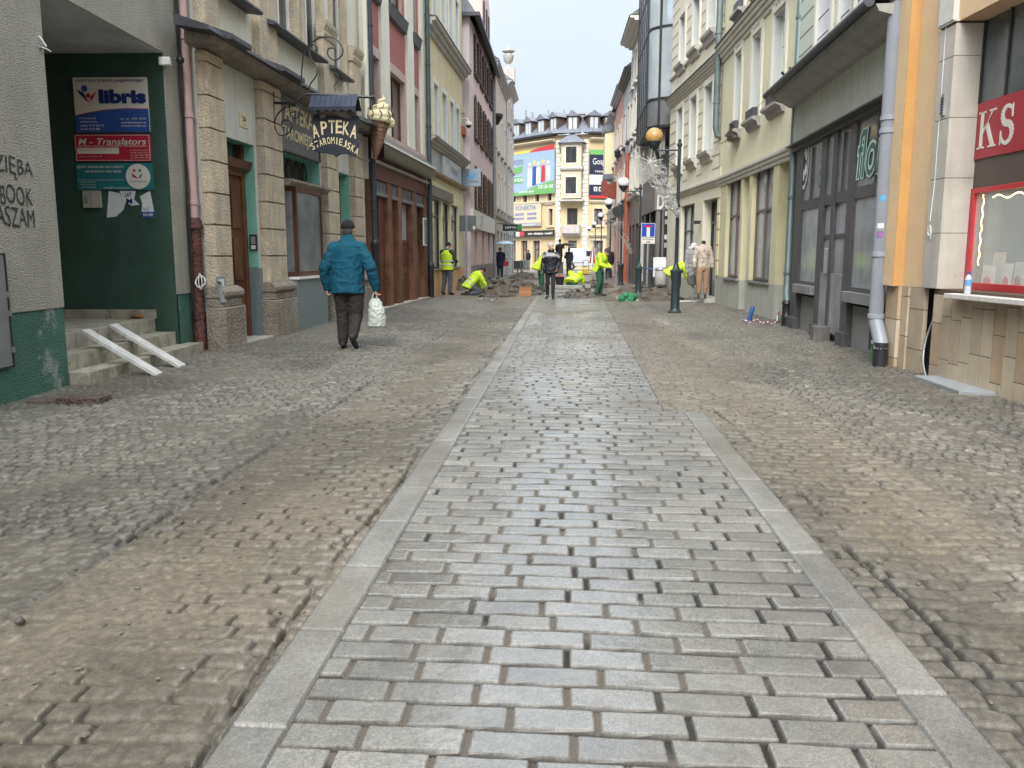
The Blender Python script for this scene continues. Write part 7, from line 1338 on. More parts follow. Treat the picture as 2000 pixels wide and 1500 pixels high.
w6 = (3.32, 25.6); person('worker bending half hidden behind the lamp post and the mannequins', w6, R(-95), pose(pel=(0, -.2, .82), ch=(0, .16, 1.0), nk=(0, .32, 1.02), hd=(0, .42, 1.0), pitch=1.2, Ls=(-.19, .2, .98), Rs=(.19, .2, .98), Le=(-.24, .3, .7), Re=(.24, .3, .7), Lw=(-.2, .42, .48), Rw=(.2, .42, .48)), hiv, dgreen, shoeb, (dgr, 'beanie'), bulk=1.15, seed=16, vox=.018)
# woman walking towards the viewer
wp_ = G(1075, 586); wj = M('black_quilted_jacket', (.012, .014, .022), rough=.5, var=.3, scale=6, bump=.3, bscale=14)
wom = person('woman in black with a pale grey bobble-free knit hat walking towards the viewer'.replace(' bobble-free', ''), (wp_[0], wp_[1]), R(180), pose(hd=(0, .03, 1.60), nk=(0, 0, 1.46), ch=(0, .01, 1.28), pel=(0, 0, .92), yaw=R(38), Ls=(-.17, 0, 1.38), Rs=(.17, 0, 1.38), Le=(-.26, -.06, 1.14), Re=(.24, -.04, 1.12), Lw=(-.2, .06, .95), Rw=(.25, .08, .92), Lh=(-.08, 0, .88), Rh=(.08, 0, .88), Lk=(-.08, .10, .50), Rk=(.09, -.02, .49), La=(-.08, .12, .09), Ra=(.1, -.16, .12), Lt=(-.1, .27, .045), Rt=(.13, .0, .06), lw=.82), wj, blackc, shoeb, (M('pale_grey_knit', (.48, .48, .47), rough=.95, var=.2, scale=40, bump=.3), 'beanie'), sc=.98, bulk=1.05, seed=17, vox=.016)
yk = MB(); loft(yk, [((0, .01, 1.27), .206, .147, 0), ((0, .01, 1.34), .203, .14, 0), ((0, 0, 1.40), .16, .12, 0), ((0, 0, 1.44), .09, .088, 0)]); yk.tube([(-.1, 0, 1.39), (-.18, 0, 1.37), (-.225, -.03, 1.27)], [.08, .085, .078], 12).tube([(.1, 0, 1.39), (.18, 0, 1.37), (.215, -.02, 1.27)], [.08, .085, .078], 12)
remesh(yk, 'grey_shoulder_yoke', M('silver_grey_cloth', (.30, .31, .34), rough=.7, var=.25, scale=12), wom, .016, 3, fold=.004)
sc_m = MB(); sc_m.lathe([(.075, 1.42), (.095, 1.45), (.095, 1.50), (.07, 1.53)], (0, .01, 0), 16).build('scarf', blackc, wom, smooth=True)
# people further off
def umbrella(label, x, y, z, r, mat, rz=0):
    t = thing('umbrella', label, 'umbrella', (x, y, z), rz); m = MB(); n = 8; 
    pr = [(0.01, .30), (.35, .25), (.7, .13), (1.0, -.02)]; vs = []; 
    for (a, h) in pr:
        for k in range(n*2): th = math.pi*k/n; rr = r*a*(1 if k % 2 == 0 else .95); vs.append((rr*math.cos(th), rr*math.sin(th), h*r+(0 if k % 2 == 0 else .02*a)))
    N = 2*n; m.add(vs, [(i*N+k, i*N+(k+1) % N, (i+1)*N+(k+1) % N, (i+1)*N+k) for i in range(3) for k in range(N)]); o = m.build('canopy', mat, t, smooth='all'); s = o.modifiers.new('s', 'SOLIDIFY'); s.thickness = .006
    MB().tube([(0, 0, r*.34), (0, 0, -.72)], .01, 6).build('shaft', black_m, t); rb = MB(); [rb.tube([(0, 0, .28*r), (r*math.cos(k*math.pi/4), r*math.sin(k*math.pi/4), -.03*r)], .006, 4) for k in range(8)]; rb.build('ribs', black_m, t); MB().tube([(0, 0, -.7), (0, 0, -.8), (.04, 0, -.83), (.07, 0, -.79)], .014, 6).build('handle', black_m, t); return t
HOLD = dict(Re=(.24, .10, 1.16), Rw=(.12, .26, 1.28), Rd=(0, .2, 1))
coat = M('navy_coat', (.012, .018, .045), rough=.8, var=.3, scale=6)
g1 = G(977, 545); person('person in a long navy coat under the pale blue umbrella, with a red bag', g1, R(165), pose(**HOLD), coat, dnavy, shoeb, (hair_m, 'hair'), sc=.98, bulk=1.1, seed=20, vox=.024, jl=1.9); umbrella('pale blue umbrella held open over the person in the navy coat', g1[0]+.30, g1[1]-.25, 1.92, .58, M('pale_blue_umbrella_cloth', (.42, .55, .66), rough=.5, var=.1, bump=0))
t = thing('handbag', 'red handbag carried by the person under the pale umbrella', 'handbag', (g1[0]+.34, g1[1]-.1, .72)); MB().box(-.13, .13, -.06, .06, 0, .26).build('bag', M('red_leather', (.32, .02, .03), rough=.5), t, bevel=.02); MB().tube([(-.1, 0, .26), (-.06, 0, .42), (.06, 0, .42), (.1, 0, .26)], .01, 6).build('handle', redf, t)
g2 = G(1111, 538); person('person in dark clothes under the black umbrella in mid street', g2, R(150), pose(**HOLD), blackc, blackc, shoeb, (hair_m, 'hair'), bulk=1.1, seed=21, vox=.026, jl=1.6); umbrella('black umbrella held open in the middle of the far street', g2[0]-.18, g2[1]-.2, 1.92, .55, blackc)
g3 = G(1193, 544); person('person in a black coat walking by the bicycle on the right', (2.45, g3[1]), R(10), pose(Lk=(-.1, .12, .5), La=(-.1, .2, .09), Lt=(-.1, .36, .06), Ra=(.1, -.2, .12), Rt=(.1, -.05, .06)), blackc, blackc, shoeb, (hair_m, 'hair'), bulk=1.15, seed=22, vox=.026, jl=1.4)
person('distant pedestrian in black in front of the pale shop windows', (-3.4, 78), R(60), pose(Lk=(-.1, .12, .5), La=(-.1, .2, .09), Lt=(-.1, .36, .06)), blackc, dnavy, shoeb, (hair_m, 'hair'), bulk=1.1, seed=23, vox=.03)
# mannequins outside the clothes shop
mq1 = G(1346, 583); t = thing('mannequin', 'headless mannequin on a stand in a grey knitted cardigan and shawl', 'mannequin', (3.62, 24.55, 0), R(200), group='mannequins outside the clothes shop')
knit = M('grey_patterned_knit', (.30, .31, .32), rough=.95, var=.5, scale=22, bump=.5, bscale=40, tint=(.5, .5, .5)); m = MB(); loft(m, [((0, 0, .75), .17, .12, 0), ((0, 0, 1.0), .165, .12, 0), ((0, 0, 1.2), .16, .12, 0), ((0, 0, 1.38), .2, .13, 0), ((0, 0, 1.48), .15, .1, 0), ((0, 0, 1.54), .07, .07, 0)]); limb(m, [(-.19, 0, 1.42), (-.22, .02, 1.1), (-.2, .04, .85)], [.07, .06, .05]); limb(m, [(.19, 0, 1.42), (.22, .02, 1.1), (.2, .04, .85)], [.07, .06, .05]); remesh(m, 'cardigan', knit, t, .018, 3, fold=.012)
m = MB(); m.tube([(-.14, 0, 1.5), (0, .08, 1.6), (.14, 0, 1.5)], [.05, .08, .05], 12); m.ball((0, 0, 1.6), (.09, .09, .08), 12, 8); remesh(m, 'shawl', M('pale_shawl', (.5, .51, .53), rough=.95, var=.2, scale=20), t, .016, 2, fold=.012)
m = MB(); loft(m, [((0, 0, .5), .15, .11, 0), ((0, 0, .8), .16, .12, 0)]); remesh(m, 'skirt', M('grey_tweed', (.13, .13, .135), rough=.95, var=.4, scale=40), t, .02, 2, fold=.01); MB().tube([(0, 0, .02), (0, 0, .52)], .018, 8).lathe([(.16, 0), (.15, .02), (.02, .035)], (0, 0, 0), 16).build('stand', grey_m, t)
t = thing('mannequin', 'mannequin in patterned cream blouse and tan trousers on the doorstep', 'mannequin', (3.80, 23.95, .13), R(195), group='mannequins outside the clothes shop')
m = MB(); loft(m, [((0, 0, .86), .16, .12, 0), ((0, 0, 1.1), .15, .115, 0), ((0, 0, 1.3), .18, .125, 0), ((0, 0, 1.42), .15, .1, 0), ((0, 0, 1.5), .08, .07, 0)]); limb(m, [(-.17, 0, 1.38), (-.25, .0, 1.1), (-.26, .03, .9)], [.075, .065, .055]); limb(m, [(.17, 0, 1.38), (.25, 0, 1.1), (.26, .03, .9)], [.075, .065, .055]); remesh(m, 'blouse', M('patterned_blouse', (.48, .42, .36), rough=.9, var=.3, scale=8, spots=((.10, .07, .06), 14, .54, .85), bump=0), t, .018, 3, fold=.012)
m = MB(); loft(m, [((0, 0, .95), .15, .11, 0), ((0, 0, .78), .16, .12, 0)]); limb(m, [(-.09, 0, .8), (-.10, .02, .45), (-.09, 0, .16)], [.105, .085, .06]); limb(m, [(.09, 0, .8), (.10, .02, .45), (.09, 0, .16)], [.105, .085, .06]); remesh(m, 'trousers', M('tan_cloth', (.30, .20, .13), rough=.9, var=.2, scale=8), t, .018, 3, fold=.012); MB().tube([(0, 0, 1.45), (0, 0, 1.58)], [.06, .05], 12).ball((0, 0, 1.58), (.05, .05, .02), 10, 6).build('neck_cap', blackc, t, smooth=True); MB().tube([(-.1, 0, .2), (-.1, 0, .0)], .03, 8).tube([(.1, 0, .2), (.1, 0, .0)], .03, 8).build('stand_leg', dgr, t)
# ------------------------------------------------------------------ street lamps
lampg = M('lamp_post_paint', (.022, .035, .042), rough=.42, var=.25, scale=5, bump=.04); milk = M('milky_globe', (.62, .64, .67), rough=.3, var=.05, bump=0); amber = M('amber_globe', (.42, .25, .09), rough=.3, var=.35, scale=3, bump=0, spots=((.16, .11, .08), 3, .6, .6))
def make_lamp(label, x, y, gm, arm=.57):
    t = thing('street_lamp', label, 'street lamp', (x, y, 0), 0, 'street lamps on the right side')
    MB().lathe([(.155, 0), (.155, .04), (.12, .07), (.105, .12), (.098, .75), (.115, .80), (.12, .92), (.135, .95), (.135, .99), (.09, 1.02), (.06, 1.10), (.05, 1.14)], (0, 0, 0), 20).build('base', lampg, t, smooth=True)
    MB().lathe([(.043, 1.1), (.040, 2.4), (.055, 2.42), (.055, 2.48), (.038, 2.5), (.036, 3.75), (.06, 3.77), (.06, 3.82), (.03, 3.84), (.035, 3.9), (.01, 3.93)], (0, 0, 0), 16).build('post', lampg, t, smooth=True)
    a = MB(); a.tube([(0, 0, 3.68), (-arm, 0, 3.68)], .02, 8); a.tube(smooth_curve([Vector((-.02, 0, 3.3)), Vector((-.2, 0, 3.42)), Vector((-.38, 0, 3.66))]), .01, 6)
    sp_ = [Vector((-.16+(.09-.0062*k)*math.cos(k*.75), 0, 3.53+(.09-.0062*k)*math.sin(k*.75))) for k in range(14)]; a.tube(sp_, .008, 5); a.tube([(-arm, 0, 3.66), (-arm, 0, 3.74)], .03, 8); a.build('arm', lampg, t, smooth=True)
    MB().lathe([(.03, 3.68), (.10, 3.74), (.16, 3.86), (.165, 3.88), (.12, 3.88)], (-arm, 0, 0), 20).build('cup', lampg, t, smooth=True)
    MB().ball((-arm, 0, 3.98), .195, 24, 16).build('globe', gm, t, smooth='all'); return t
lamp1 = make_lamp('nearest street lamp with an amber coloured globe', 2.54, 19.85, amber)
def lamp_copy(label, x, y, sc):
    r = lamp1.copy(); C.objects.link(r); r.location = (x, y, 0); r.scale = (1, 1, sc); r['label'] = label
    for ch in list(lamp1.children):
        c = ch.copy(); C.objects.link(c); c.parent = r
        if ch.name.startswith('globe'): c.data = ch.data.copy(); c.data.materials[0] = milk
    return r
for lb, x, y, s_ in (('second street lamp from the viewer, white globe beside the dark bollard base', 2.46, 28.9, .93), ('third street lamp from the viewer, white globe above the dug-up kerb', 2.44, 38, .905), ('fourth street lamp from the viewer, white globe near the street end', 2.62, 51, .91), ('fifth street lamp from the viewer, small white globe near the corner building', 2.66, 65, .91), ('farthest street lamp, tiny white globe before the corner building', 2.6, 76, .92)): lamp_copy(lb, x, y, s_)
# silver star garlands fixed to the lamps
silv = M('silver_tinsel', (.50, .50, .50), rough=.4, var=.4, scale=30, metal=.3, bump=0)
def garland(label, x, y, z, s, n, seed):
    t = thing('star_garland', label, 'garland', (x, y, z), 0, 'silver star garlands on the lamps'); rn = random.Random(seed); m = MB()
    for k in range(10): a = k*math.pi/5+.2; L_ = (.30 if k % 2 == 0 else .16)*s; m.tube([(0, 0, 0), (L_*math.cos(a), 0, L_*math.sin(a))], [.014*s, .004*s], 5)
    for k in range(n):
        u = rn.random()**.8; c = Vector((.62*s*u*1.0, rn.uniform(-.06, .06)*s, -1.15*s*u)); w_ = (.24*(1-u)+.03)*s; c += Vector((.85, 0, .5)).normalized()*rn.uniform(-1, 1)*w_; a = rn.uniform(0, 6.28); r_ = rn.uniform(.03, .06)*s
        m.tube([c+Vector((r_*math.cos(a+j*.9), rn.uniform(-.01, .01), r_*math.sin(a+j*.9)))+Vector((.01*j, 0, -.008*j))*s for j in range(6)], .0055*s, 4)
    for k in range(7): a = rn.uniform(-.2, .2); m.tube([(-.02*s, 0, .1*s*a), ((.2+.1*a)*s, a*.1, -.5*s), (.66*s, 0, -1.25*s)], .006*s, 4)
    for k in range(22): a = rn.uniform(2.3, 4.6); L_ = rn.uniform(.2, .45)*s; p = Vector((L_*math.cos(a)*.9, 0, L_*math.sin(a)*.6+.08*s)); m.tube([p, p+Vector((rn.uniform(-.06, .06), 0, rn.uniform(-.06, .06)))*s, p+Vector((rn.uniform(-.09, .09), 0, rn.uniform(-.09, .09)))*s], .006*s, 4)
    m.build('tinsel', silv, t); return t
v = VY(1270, 316, 19.75); garland('large silver star garland with a long curly tail on the nearest lamp', v[0], v[1], v[2], 1.0, 230, 1)
v = VY(1203, 436, 37.9); garland('small silver star garland on the third lamp from the viewer', v[0], v[1], v[2], 1.1, 60, 2)
v = VY(1148, 470, 64.8); garland('tiny silver star garland on the fifth lamp from the viewer', v[0]+.3, v[1], v[2], 1.6, 40, 3)
# ------------------------------------------------------------------ road signs, bollards, street things
sx_, sy_ = 2.98, 31.2; t = thing('dead_end_sign', 'blue dead end road sign with a white plate on a grey pole', 'road sign', (sx_-.05, sy_, 0)); a = VY(1253, 436, sy_); b_ = VY(1279, 463, sy_); w = b_[0]-a[0]; h = a[2]-b_[2]; cx_ = (a[0]+b_[0])/2-t.location.x; cz_ = (a[2]+b_[2])/2
MB().box(cx_-w/2, cx_+w/2, -.05, -.04, cz_-h/2, cz_+h/2).build('blue_panel', M('road_sign_blue', (.01, .06, .42), rough=.35, bump=0), t); MB().box(cx_-w*.5, cx_+w*.5, -.053, -.0505, cz_-h*.5, cz_-h*.47).box(cx_-w*.5, cx_+w*.5, -.053, -.0505, cz_+h*.47, cz_+h*.5).box(cx_-w*.5, cx_-w*.47, -.053, -.0505, cz_-h*.47, cz_+h*.47).box(cx_+w*.47, cx_+w*.5, -.053, -.0505, cz_-h*.47, cz_+h*.47).build('border', wh, t); MB().box(cx_-w*.12, cx_+w*.12, -.055, -.0505, cz_-h*.48, cz_+h*.2).build('white_stem', wh, t); MB().box(cx_-w*.28, cx_+w*.28, -.056, -.0505, cz_+h*.2, cz_+h*.36).build('red_bar', redm, t)
MB().box(cx_-w*.5, cx_+w*.5, -.05, -.04, cz_-h*.98, cz_-h*.54).build('plate', wh, t); txt('Nie dotyczy', t, (cx_, -.053, cz_-h*.66), (1, 0, 0), (0, 0, 1), h*.12, w*.8, black_m, bold=.02); txt('służb', t, (cx_, -.053, cz_-h*.85), (1, 0, 0), (0, 0, 1), h*.12, w*.3, black_m, bold=.02); MB().tube([(cx_, 0, 0), (cx_, 0, cz_+h*.45)], .035, 10).build('pole', grey_m, t, smooth=True)
yy = 33.2; v0 = VY(897, 421, yy); v1 = VY(930, 452, yy); t = thing('road_sign_back', 'grey backs of two road signs on a grey pole by the pink house', 'road sign', (VY(911, 500, yy)[0], yy, 0)); x0, x1 = v0[0]-t.location.x, v1[0]-t.location.x
MB().box(x0, (x0+x1)/2-.01, -.03, .0, v1[2], v0[2]).build('panel', M('sign_back_grey', (.14, .155, .165), rough=.4, var=.15, bump=0, metal=.3), t); MB().box((x0+x1)/2+.005, x1, -.03, .0, v1[2], v0[2]).build('panel', MATS['sign_back_grey'], t); MB().box(x1-.12, x1-.04, -.036, -.03, v1[2]+.08, v1[2]+.2).build('sticker', paper, t); MB().tube([(0, -.04, 0), (0, -.04, v0[2]+.05)], .032, 8).build('pole', grey_m, t, smooth=True)
v = VY(1206, 413, 37); t = thing('round_sign_back', 'dark round back of a traffic sign behind the third lamp', 'road sign', (v[0], 37, 0)); MB().lathe([(.22, -.02), (.22, .02)], (0, 0, v[2]), 20, axis='y').build('disc', black_m, t); MB().tube([(0, .04, 0), (0, .04, v[2]+.1)], .03, 8).build('pole', grey_m, t)
t = thing('litter_bin', 'white and grey litter bin at the corner of the cream house', 'litter bin', (3.38, 30.6, 0)); MB().lathe([(.17, .25), (.2, .3), (.2, .72), (.17, .8)], (0, 0, 0), 16).build('drum', M('bin_grey', (.36, .37, .36), rough=.6, var=.2), t, smooth=True); MB().lathe([(.19, .78), (.21, .82), (.17, .9)], (0, 0, 0), 16).build('lid', grey_m, t); MB().tube([(0, 0, 0), (0, 0, .3)], .06, 8).build('foot', black_m, t); MB().box(-.25, .2, .21, .23, .55, 1.25).build('notice_plate', paper, t)
bpst = G(1465, 627); t = thing('blue_stub_pipe', 'short tilted bright blue pipe sticking out of the right pavement', 'pipe', bpst); MB().tube([(-.02, 0, -.03), (.0, 0, .1), (.045, .02, .26), (.05, .02, .30)], [.042, .042, .042, .03], 12).build('pipe', M('bright_blue_plastic', (.015, .09, .30), rough=.4, var=.3), t, smooth=True)
tp = [G(px, py) for px, py in ((1448, 628), (1462, 632), (1478, 628), (1490, 633), (1505, 634), (1517, 632), (1522, 620))]; t = thing('barrier_tape', 'crumpled red and white barrier tape lying by the cast pipe foot', 'tape', (tp[0][0], tp[0][1], 0)); ra, wa = MB(), MB()
for i in range(len(tp)-1):
    for j in range(4):
        f0, f1 = j/4, (j+1)/4; a = Vector((tp[i][0]*(1-f0)+tp[i+1][0]*f0-tp[0][0], tp[i][1]*(1-f0)+tp[i+1][1]*f0-tp[0][1], .03+.02*math.sin(i*4+j)+(.3*(f0) if i == 5 else 0))); b_ = Vector((tp[i][0]*(1-f1)+tp[i+1][0]*f1-tp[0][0], tp[i][1]*(1-f1)+tp[i+1][1]*f1-tp[0][1], .03+.02*math.sin(i*4+j+1)+(.3*f1 if i == 5 else 0)))
        (ra if j % 2 else wa).tube([a, b_], .014, 5)
ra.build('red_part', redm, t); wa.build('white_part', paper, t)
# rubble, kerb stacks, boxes, planks at the dug-up strip
def rock(m, c, r, rn):
    n = len(m.v); m.ball(c, (r*rn.uniform(.8, 1.3), r*rn.uniform(.7, 1.1), r*rn.uniform(.5, .8)), 7, 5)
    a = rn.uniform(0, 3.1); ca, sa = math.cos(a), math.sin(a)
    for i in range(n, len(m.v)):
        x, y, z = m.v[i]; k = .8+.4*rn.random(); x, y, z = (x-c[0])*k, (y-c[1])*k, (z-c[2])*k; m.v[i] = (c[0]+x*ca-y*sa, c[1]+x*sa+y*ca, c[2]+z)
stm = M('dug_stone', (.11, .102, .09), rough=.85, var=.4, scale=8, bump=.4, bscale=30); stm2 = M('wet_soil', (.085, .068, .054), rough=.8, var=.4, scale=6, bump=.6, bscale=20)
def heap(label, px, py, w, d, h, n_, seed, name='rubble_heap', g='rubble heaps at the roadworks'):
    x, y = G(px, py); rn = random.Random(seed); h *= 1.8; t = thing(name, label, 'rubble heap', (x, y, 0), 0, g); m = MB()
    for i in range(int(n_*1.5)):
        a = rn.uniform(0, 6.28); q = rn.random()**.6; px_, py_ = w/2*q*math.cos(a), d/2*q*math.sin(a); z = h*(1-q**1.6)*rn.uniform(.4, 1); rock(m, (px_, py_, max(.02, z)), rn.uniform(.05, .13), rn)
    m.build('stones', stm, t); s = MB(); N = 18; vs = []; 
    for i in range(7):
        q = i/6
        for k in range(N): a = 2*math.pi*k/N; rr = 1.05+.15*math.sin(k*2.3+seed); vs.append((w/2*q*rr*math.cos(a), d/2*q*rr*math.sin(a), max(-.03, h*.75*(1-q**1.8)+.03*math.sin(k*3+i*2)*(1-q))))
    s.add(vs, [(i*N+k, i*N+(k+1) % N, (i+1)*N+(k+1) % N, (i+1)*N+k) for i in range(6) for k in range(N)]).build('soil', stm2, t, smooth='all'); return t
heap('dark rubble heap of dug-up setts left of the cardboard boxes', 972, 580, 1.1, .9, .36, 60, 1)
heap('lower rubble heap next to the wooden boxes on its left', 1000, 573, .7, .8, .26, 34, 2)
heap('long low rubble heap behind the kneeling worker on the left', 905, 566, 1.5, 1.2, .28, 50, 3)
heap('small heap of setts in the middle of the far street', 1023, 546, 1.6, 1.6, .30, 34, 4)
heap('flat rubble heap in front of the kerb stacks', 1128, 583, 1.1, .5, .16, 34, 5)
heap('brown soil heap round the second lamp foot', 1238, 573, 1.6, 1.4, .16, 26, 6)
heap('soil heap at the corner of the cream house', 1290, 578, 1.1, 1.0, .22, 24, 7)
heap('small rubble heap right of the wooden boxes', 1047, 577, .5, .5, .18, 18, 8)
heap('broad rubble heap behind the brown boxes', 1010, 563, 1.8, 1.6, .24, 50, 9)
heap('rubble heap behind the kneeling worker and before the pink house', 938, 557, 2.2, 1.8, .26, 50, 10)
heap('soil and sett heap between the woman and the kerb stack', 1072, 566, 1.0, 1.0, .2, 26, 11)
heap('long brown soil ridge right of the green sack', 1272, 588, 1.5, .8, .14, 30, 12)
heap('rubble behind the sett stack and the standing worker', 1160, 562, 1.6, 1.4, .22, 40, 13)
kst = M('grey_kerb_stone', (.26, .27, .25), rough=.7, var=.25, scale=5, bump=.1, bscale=30)
x, y = G(1102, 579); t = thing('kerb_stack', 'stack of long grey kerb stones in front of the crouching worker', 'kerb stones', (x, y, 0)); rn = random.Random(2)
for r_ in range(3):
    for k in range(2): m = MB(); m.box(-.52+rn.uniform(-.05, .05), .55+rn.uniform(-.05, .1), -.22+k*.2, -.03+k*.2, .0+r_*.125, .11+r_*.125); m.build('kerb_stone', kst, t, bevel=.012)
x, y = G(1146, 577); t = thing('sett_stack', 'square block of stacked grey setts beside the standing worker', 'sett stack', (x, y, 0), R(10))
for i in range(3):
    for j in range(3):
        for k in range(3): MB().box(-.3+i*.2+rn.uniform(-.02, .02), -.12+i*.2, -.25+j*.17, -.1+j*.17, k*.125, .115+k*.125).build('sett', kst if (i+j+k) % 2 else stm, t, bevel=.01)
x, y = G(1026, 579); cbm = M('brown_cardboard', (.30, .15, .07), rough=.8, var=.15, scale=4, streak=.2)
for i, dx in enumerate((-.11, .11)):
    t = thing('wooden_box', ['tall brown box, left one of the pair before the rubble', 'tall brown box, right one of the pair before the rubble'][i], 'box', (x+dx, y, 0), R(4-7*i), 'brown boxes at the roadworks'); MB().box(-.095, .095, -.1, .1, 0, .31).build('box', cbm, t, bevel=.004); MB().box(-.1, .1, -.104, -.1, .13, .16).build('strap', M('tan_strap', (.4, .26, .14), rough=.7), t); MB().box(-.09, .09, -.09, .09, .312, .318).build('inner_shade_sheet', M('box_dark', (.05, .03, .02), rough=.9), t)  # dark sheet on the closed top paints the shade of an open inside
x, y = G(1093, 560); t = thing('bucket', 'black mortar bucket with red bricks beside the crouching worker', 'bucket', (x, y, 0)); MB().lathe([(.15, 0), (.19, .4), (.2, .42), (.17, .4)], (0, 0, 0), 16).build('tub', blackc, t, smooth=True); MB().box(-.12, .02, -.1, .0, .38, .48).box(.0, .13, -.02, .08, .4, .5).build('red_bricks', redt, t)
x, y = G(1228, 589); t = thing('green_sack', 'crumpled green net sack on the soil before the second lamp', 'sack', (x, y, 0)); m = MB(); rn = random.Random(5)
for k in range(9): m.ball((rn.uniform(-.2, .2), rn.uniform(-.1, .1), rn.uniform(.05, .16)), rn.uniform(.07, .12), 10, 7)
remesh(m, 'sack', M('green_net_plastic', (.03, .20, .09), rough=.5, var=.4, scale=14, bump=.3), t, .016, 2, fold=.03, fs=12); m = MB(); [rock(m, (rn.uniform(-.28, .28), rn.uniform(-.18, -.05), .03), .06, rn) for k in range(7)]; m.build('stones', kst, t)
x, y = G(1187, 588); t = thing('loose_board', 'short weathered board leaning by the worker on the right', 'board', (x, y, .03), R(-38)); MB().box(-.3, .3, -.05, .05, 0, .03).build('board', wood('old_board', (.22, .19, .15), (.1, .08, .06)), t)
x, y = G(1345, 590); t = thing('white_plank', 'thin white plank lying on the pavement before the mannequins', 'plank', (x, y, .02), R(12)); MB().box(-.38, .38, -.05, .05, 0, .025).build('board', white_f, t)
x, y = G(40, 1230); t = thing('loose_stone', 'single loose rounded stone lying on the sand at the left', 'stone', (x, y, .035)); m = MB(); rock(m, (0, 0, .0), .022, random.Random(3)); m.build('stone', stm, t, smooth='all')
rn = random.Random(11)
for i, (px, py) in enumerate(((1150, 592), (1205, 585), (1262, 588), (962, 590), (940, 588))):
    x, y = G(px, py); t = thing('loose_sett', ['loose sett lying below the kerb stack', 'loose sett right of the leaning board', 'loose sett on the soil left of the lamp', 'loose sett in front of the left rubble heap', 'loose sett by the kneeling worker'][i], 'sett', (x, y, .0), rn.uniform(0, 3)); MB().box(-.07, .07, -.05, .05, .0, .08).build('stone', kst, t, bevel=.012)
sp2 = G(1270, 580); t = thing('leaning_bar', 'dark iron bar with a blue handle leaning beside the second lamp', 'tool', (2.75, 28.4, 0)); MB().tube([(0, 0, .9), (.25, -.1, 0)], .03, 6).build('bar', black_m, t); MB().tube([(-.12, 0, .92), (.16, 0, .84)], .03, 6).build('handle', M('tool_blue', (.03, .12, .25), rough=.5), t)
# bicycle, van, statue, far things
def ring(m, c, r, rt, ax='x', n=20): m.tube([(c[0], c[1]+r*math.cos(a), c[2]+r*math.sin(a)) for a in np.linspace(0, 2*math.pi, n)], rt, 5)
t = thing('bicycle', 'blue bicycle parked across the pavement by the red downpipe', 'bicycle', (2.62, 46.5, 0), R(70)); bb_ = M('bicycle_blue', (.03, .12, .28), rough=.4)
for yy_ in (-.52, .52): w_ = MB(); ring(w_, (0, yy_, .34), .32, .02); wo_ = w_.build('wheel', black_m, t); s_ = MB(); [s_.tube([(0, yy_, .34), (0, yy_+.31*math.cos(a), .34+.31*math.sin(a))], .004, 3) for a in np.linspace(0, 6.28, 13)[:-1]]; s_.build('spokes', grey_m, wo_)
MB().tube([(0, -.52, .34), (0, -.18, .82), (0, .38, .78), (0, -.02, .3), (0, -.18, .82)], .02, 6).tube([(0, -.52, .34), (0, -.02, .3)], .015, 6).tube([(0, .52, .34), (0, .38, .92)], .018, 6).build('frame', bb_, t); MB().ball((0, -.2, .93), (.07, .13, .03), 10, 6).build('saddle', black_m, t); MB().tube([(-.27, .3, 1.0), (0, .38, .98), (.27, .3, 1.0)], .014, 6).build('handlebar', black_m, t); MB().box(-.15, .15, .45, .7, .75, .95).build('basket', black_m, t)
vx = VY(1141, 520, 74); t = thing('delivery_van', 'white delivery van parked in front of the corner building', 'van', (vx[0], 74, 0), R(90)); vw = M('van_white', (.50, .53, .56), rough=.3, var=.04, bump=0)
body = [(-1.75, .35), (-1.8, .9), (-1.7, 1.75), (-1.5, 1.85), (.3, 1.85), (.95, 1.25), (1.75, 1.0), (1.85, .7), (1.85, .35)]
# side profile runs along local Y so that the flank faces the viewer after the turn
m = MB(); n = len(body); vs = [(-.85, -p[0], p[1]) for p in body]+[(.85, -p[0], p[1]) for p in body]; m.add(vs, [tuple(range(n)), tuple(range(2*n-1, n-1, -1))]+[(i, (i+1) % n, n+(i+1) % n, n+i) for i in range(n)]); m.build('body', vw, t, bevel=.08)
for s_ in (-.86, .86): MB().box(min(s_, s_*1.004), max(s_, s_*1.004), -.75, -.15, 1.2, 1.65).build('side_window', glass_d, t); MB().box(min(s_, s_*1.006), max(s_, s_*1.006), .0, 1.45, .62, .67).build('side_trim', black_m, t)
for yy_ in (-1.15, 1.15):
    for s_ in (-.78, .78): wo_ = MB().lathe([(.31, -.1), (.33, -.07), (.33, .07), (.31, .1)], (s_, yy_, .33), 16, axis='x').build('wheel', black_m, t); MB().lathe([(.17, -.108), (.17, .108)], (s_, yy_, .33), 12, axis='x').build('rim', grey_m, wo_)
sx3 = VY(1093, 520, 61); brz = M('dark_bronze', (.02, .022, .025), rough=.4, var=.4, scale=4, metal=.4); t = thing('statue', 'dark bronze standing statue on a plinth in the middle of the far street', 'statue', (sx3[0], 61, 0)); MB().box(-.26, .26, -.26, .26, 0, .75).box(-.3, .3, -.3, .3, .75, .82).build('plinth', M('plinth_dark', (.06, .065, .065), rough=.5, var=.3), t, bevel=.02)
